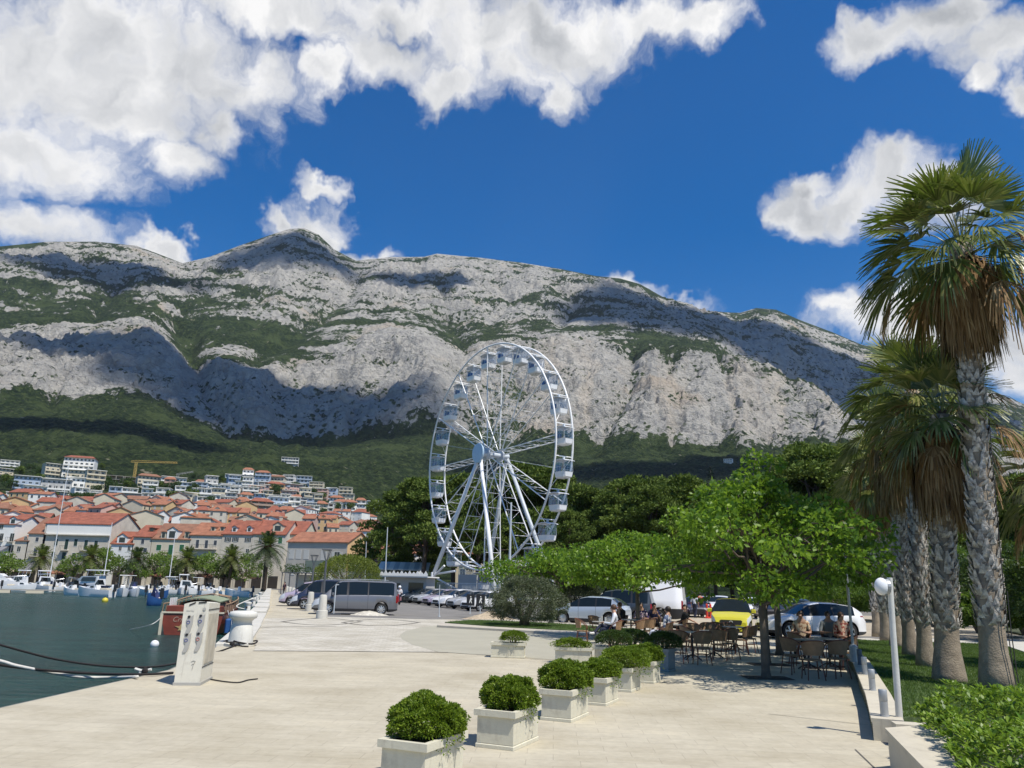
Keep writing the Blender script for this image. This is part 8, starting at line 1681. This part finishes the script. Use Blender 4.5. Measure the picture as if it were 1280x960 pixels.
    for a, b in E:
        z = 0
        if a in ('pelvis',) and b.startswith('hip') or a.startswith('hip') or (a.startswith('knee')): z = 2
        elif a.startswith('ank'): z = 3
        elif a in ('pelvis', 'belly') or (a == 'chest' and b != 'neck') or a.startswith('sh'): z = 1
        elif a.startswith('el'): z = 1 if sleeve > 1 else 0
        zones.append((Vector(J[a]), Vector(J[b]), z))
    nm.materials.clear()
    for m_ in (skin_m, top, bot, shoe): nm.materials.append(m_)
    mi = []
    for p_ in nm.polygons:
        c_ = p_.center; best = 9; bz = 0
        for a, b, z in zones:
            ab = b - a; t_ = max(0, min(1, (c_ - a).dot(ab) / max(ab.length_squared, 1e-9))); dd = (c_ - (a + ab * t_)).length
            if dd < best: best = dd; bz = z
        mi.append(bz)
    nm.polygons.foreach_set('material_index', mi); smooth(nm)
    ob = bpy.data.objects.new('body', nm); COL.objects.link(ob)
    root = empty('person', loc, yaw, label, 'person'); ob.parent = root; root.scale = (s, s, s)
    mb = MB(); hc = hd + Vector((-fx * .022, -fy * .022, .052)); mb.sphere(tuple(hc), .104, 12, sc_=(.90, 1.0, .96)); 
    if long_hair: mb.sphere(tuple(hc + Vector((-fx * .04, -fy * .04, -.12))), .085, 10, sc_=(1, .8, 1.3))
    Vh = [Vector(v) for v in mb.v]; keep = []
    for f in mb.f:
        cc = sum((Vh[i] for i in f), Vector()) / len(f) - hd; fw = cc.x * fx + cc.y * fy
        if fw < .058 or cc.z > .075: keep.append(f)
    mesh_obj('hair', Vh, keep, hair, root, None, True)
    if glasses: mb = MB(); mb.box(-.07, .07, 0, .015, -.016, .018, M=frame(tuple(hd + Vector((fx * .088, fy * .088, .03))), (fy, -fx, 0), (0, 0, 1)) @ Matrix.Rotation(R(90), 4, 'X')); mb.build('sunglasses', trim_k, root)
    return root
Tn = cloth('navy_trousers', (0.015, 0.02, 0.045)); Tk = cloth('black_cloth', (0.012, 0.012, 0.014)); Tw = cloth('white_shirt', (0.66, 0.68, 0.74)); Sw = cloth('white_sneakers', (0.7, 0.69, 0.66)); Sk = cloth('dark_shoes', (0.02, 0.018, 0.016))
def pat(px, py, ang, *a, z=.006, **k): p = G(px, py); return person((p.x, p.y, z), R(ang), *a, **k)
pat(768, 808, 80, 'sit', Tw, Tn, Sw, hair_b, 'man in white shirt and navy trousers seated with crossed legs', sleeve=2, cross=1, arms='table', lean=-.1)
pat(777, 797, 120, 'sit', Tk, Tk, Sk, hair_b, 'person with sunglasses and black top behind the man in white', glasses=True, arms='chin', lean=-.25)
pat(802, 797, 170, 'sit', cloth('purple_patterned_shirt', (0.05, 0.025, 0.12), (0.6, 0.45, 0.5)), Tk, Sk, hair_d, 'person in purple and white patterned shirt at the café', arms='table')
pat(818, 797, 180, 'sit', cloth('dark_blue_top', (0.03, 0.03, 0.09)), Tk, Sk, hair_d, 'dark haired person in dark blue top before the van tail', arms='chin', lean=-.2)
pat(832, 812, 60, 'sit', cloth('white_blue_print', (0.60, 0.60, 0.62), (0.10, 0.13, 0.22)), Tw, Sw, hair_d, 'person in white and blue printed clothes seated sideways', arms='lap', lean=.2)
pat(852, 802, 75, 'sit', Tk, Tk, Sk, hair_d, 'person in black turning back over the chair', arms='back', lean=.35, turn=1.2)
pat(1004, 823, 150, 'sit', cloth('tan_patterned_top', (0.30, 0.16, 0.09), (0.55, 0.42, 0.28)), Tk, Sk, hair_b, 'person with patterned tan top at the right hand tables', arms='table')
pat(1039, 822, 175, 'sit', cloth('grey_shirt', (0.20, 0.22, 0.22)), Tn, Sk, hair_d, 'man in grey shirt and sunglasses facing the camera', glasses=True, arms='table')
pat(1056, 824, 190, 'sit', cloth('red_printed_top', (0.28, 0.06, 0.04), (0.5, 0.35, 0.25)), Tk, Sk, hair_b, 'person in red printed top by the low wall', arms='lap', long_hair=True)
pat(354.5, 745.5, 150, 'walk', cloth('dark_plum_top', (0.05, 0.02, 0.035)), Tk, Sk, hair_d, 'woman in dark clothes walking on the promenade', long_hair=True)
pat(876, 772, 20, 'walk', cloth('red_shirt', (0.45, 0.05, 0.04)), Tn, Sk, hair_d, 'person in red shirt standing beyond the white panel van'); pat(869, 773, -30, 'walk', Tw, Tn, Sk, hair_b, 'person in white shirt beside the one in red')
# scooter with rider
p = G(497, 756.5); sy = math.atan2(-.95, -.1); scr = empty('scooter', (p.x, p.y, .016), sy, 'small red and white scooter riding towards the camera', 'scooter'); sm2 = paint('dark_red_paint', (0.30, 0.03, 0.04))
for nm_, x in (('front_wheel', .62), ('rear_wheel', -.60)): mb = MB(); mb.lathe([(.14, -.05), (.22, -.06), (.25, 0), (.22, .06), (.14, .05)], 18, M=Matrix.Translation((x, 0, .25)) @ Matrix.Rotation(R(90), 4, 'X')); mb.build('wheel', tyre_m, scr, sm=40)
mb = MB(); mb.box(-.75, .0, -.16, .16, .38, .72, ch=.05, taper=.02); mb.box(-.05, .35, -.15, .15, .26, .34, ch=.02); mb.box(.32, .46, -.20, .20, .3, .95, ch=.05, taper=.03); mb.build('body', sm2, scr); mb = MB(); mb.box(-.70, .02, -.14, .14, .72, .82, ch=.04); mb.build('seat', trim_k, scr)
mb = MB(); mb.tube([(.62, 0, .25), (.44, 0, .95), (.36, 0, 1.05)], .03, 6); mb.tube([(.33, -.32, 1.07), (.38, 0, 1.05), (.33, .32, 1.07)], .018, 6); mb.build('handlebar', trim_k, scr); mb = MB(); mb.sphere((.50, 0, .85), .08, 8); mb.build('headlight', lamp_m, scr, sm=True)
rd = person((p.x + .05, p.y + .32, .30), sy - math.pi / 2, 'sit', cloth('white_tee', (0.6, 0.58, 0.58)), Tn, Sk, hair_d, 'scooter rider in white top and white helmet', arms='bars'); mb = MB(); mb.sphere((0, -.02, 1.26), .135, 12, sc_=(1, 1.08, 1)); mb.build('helmet', cab_w, rd, sm=True)
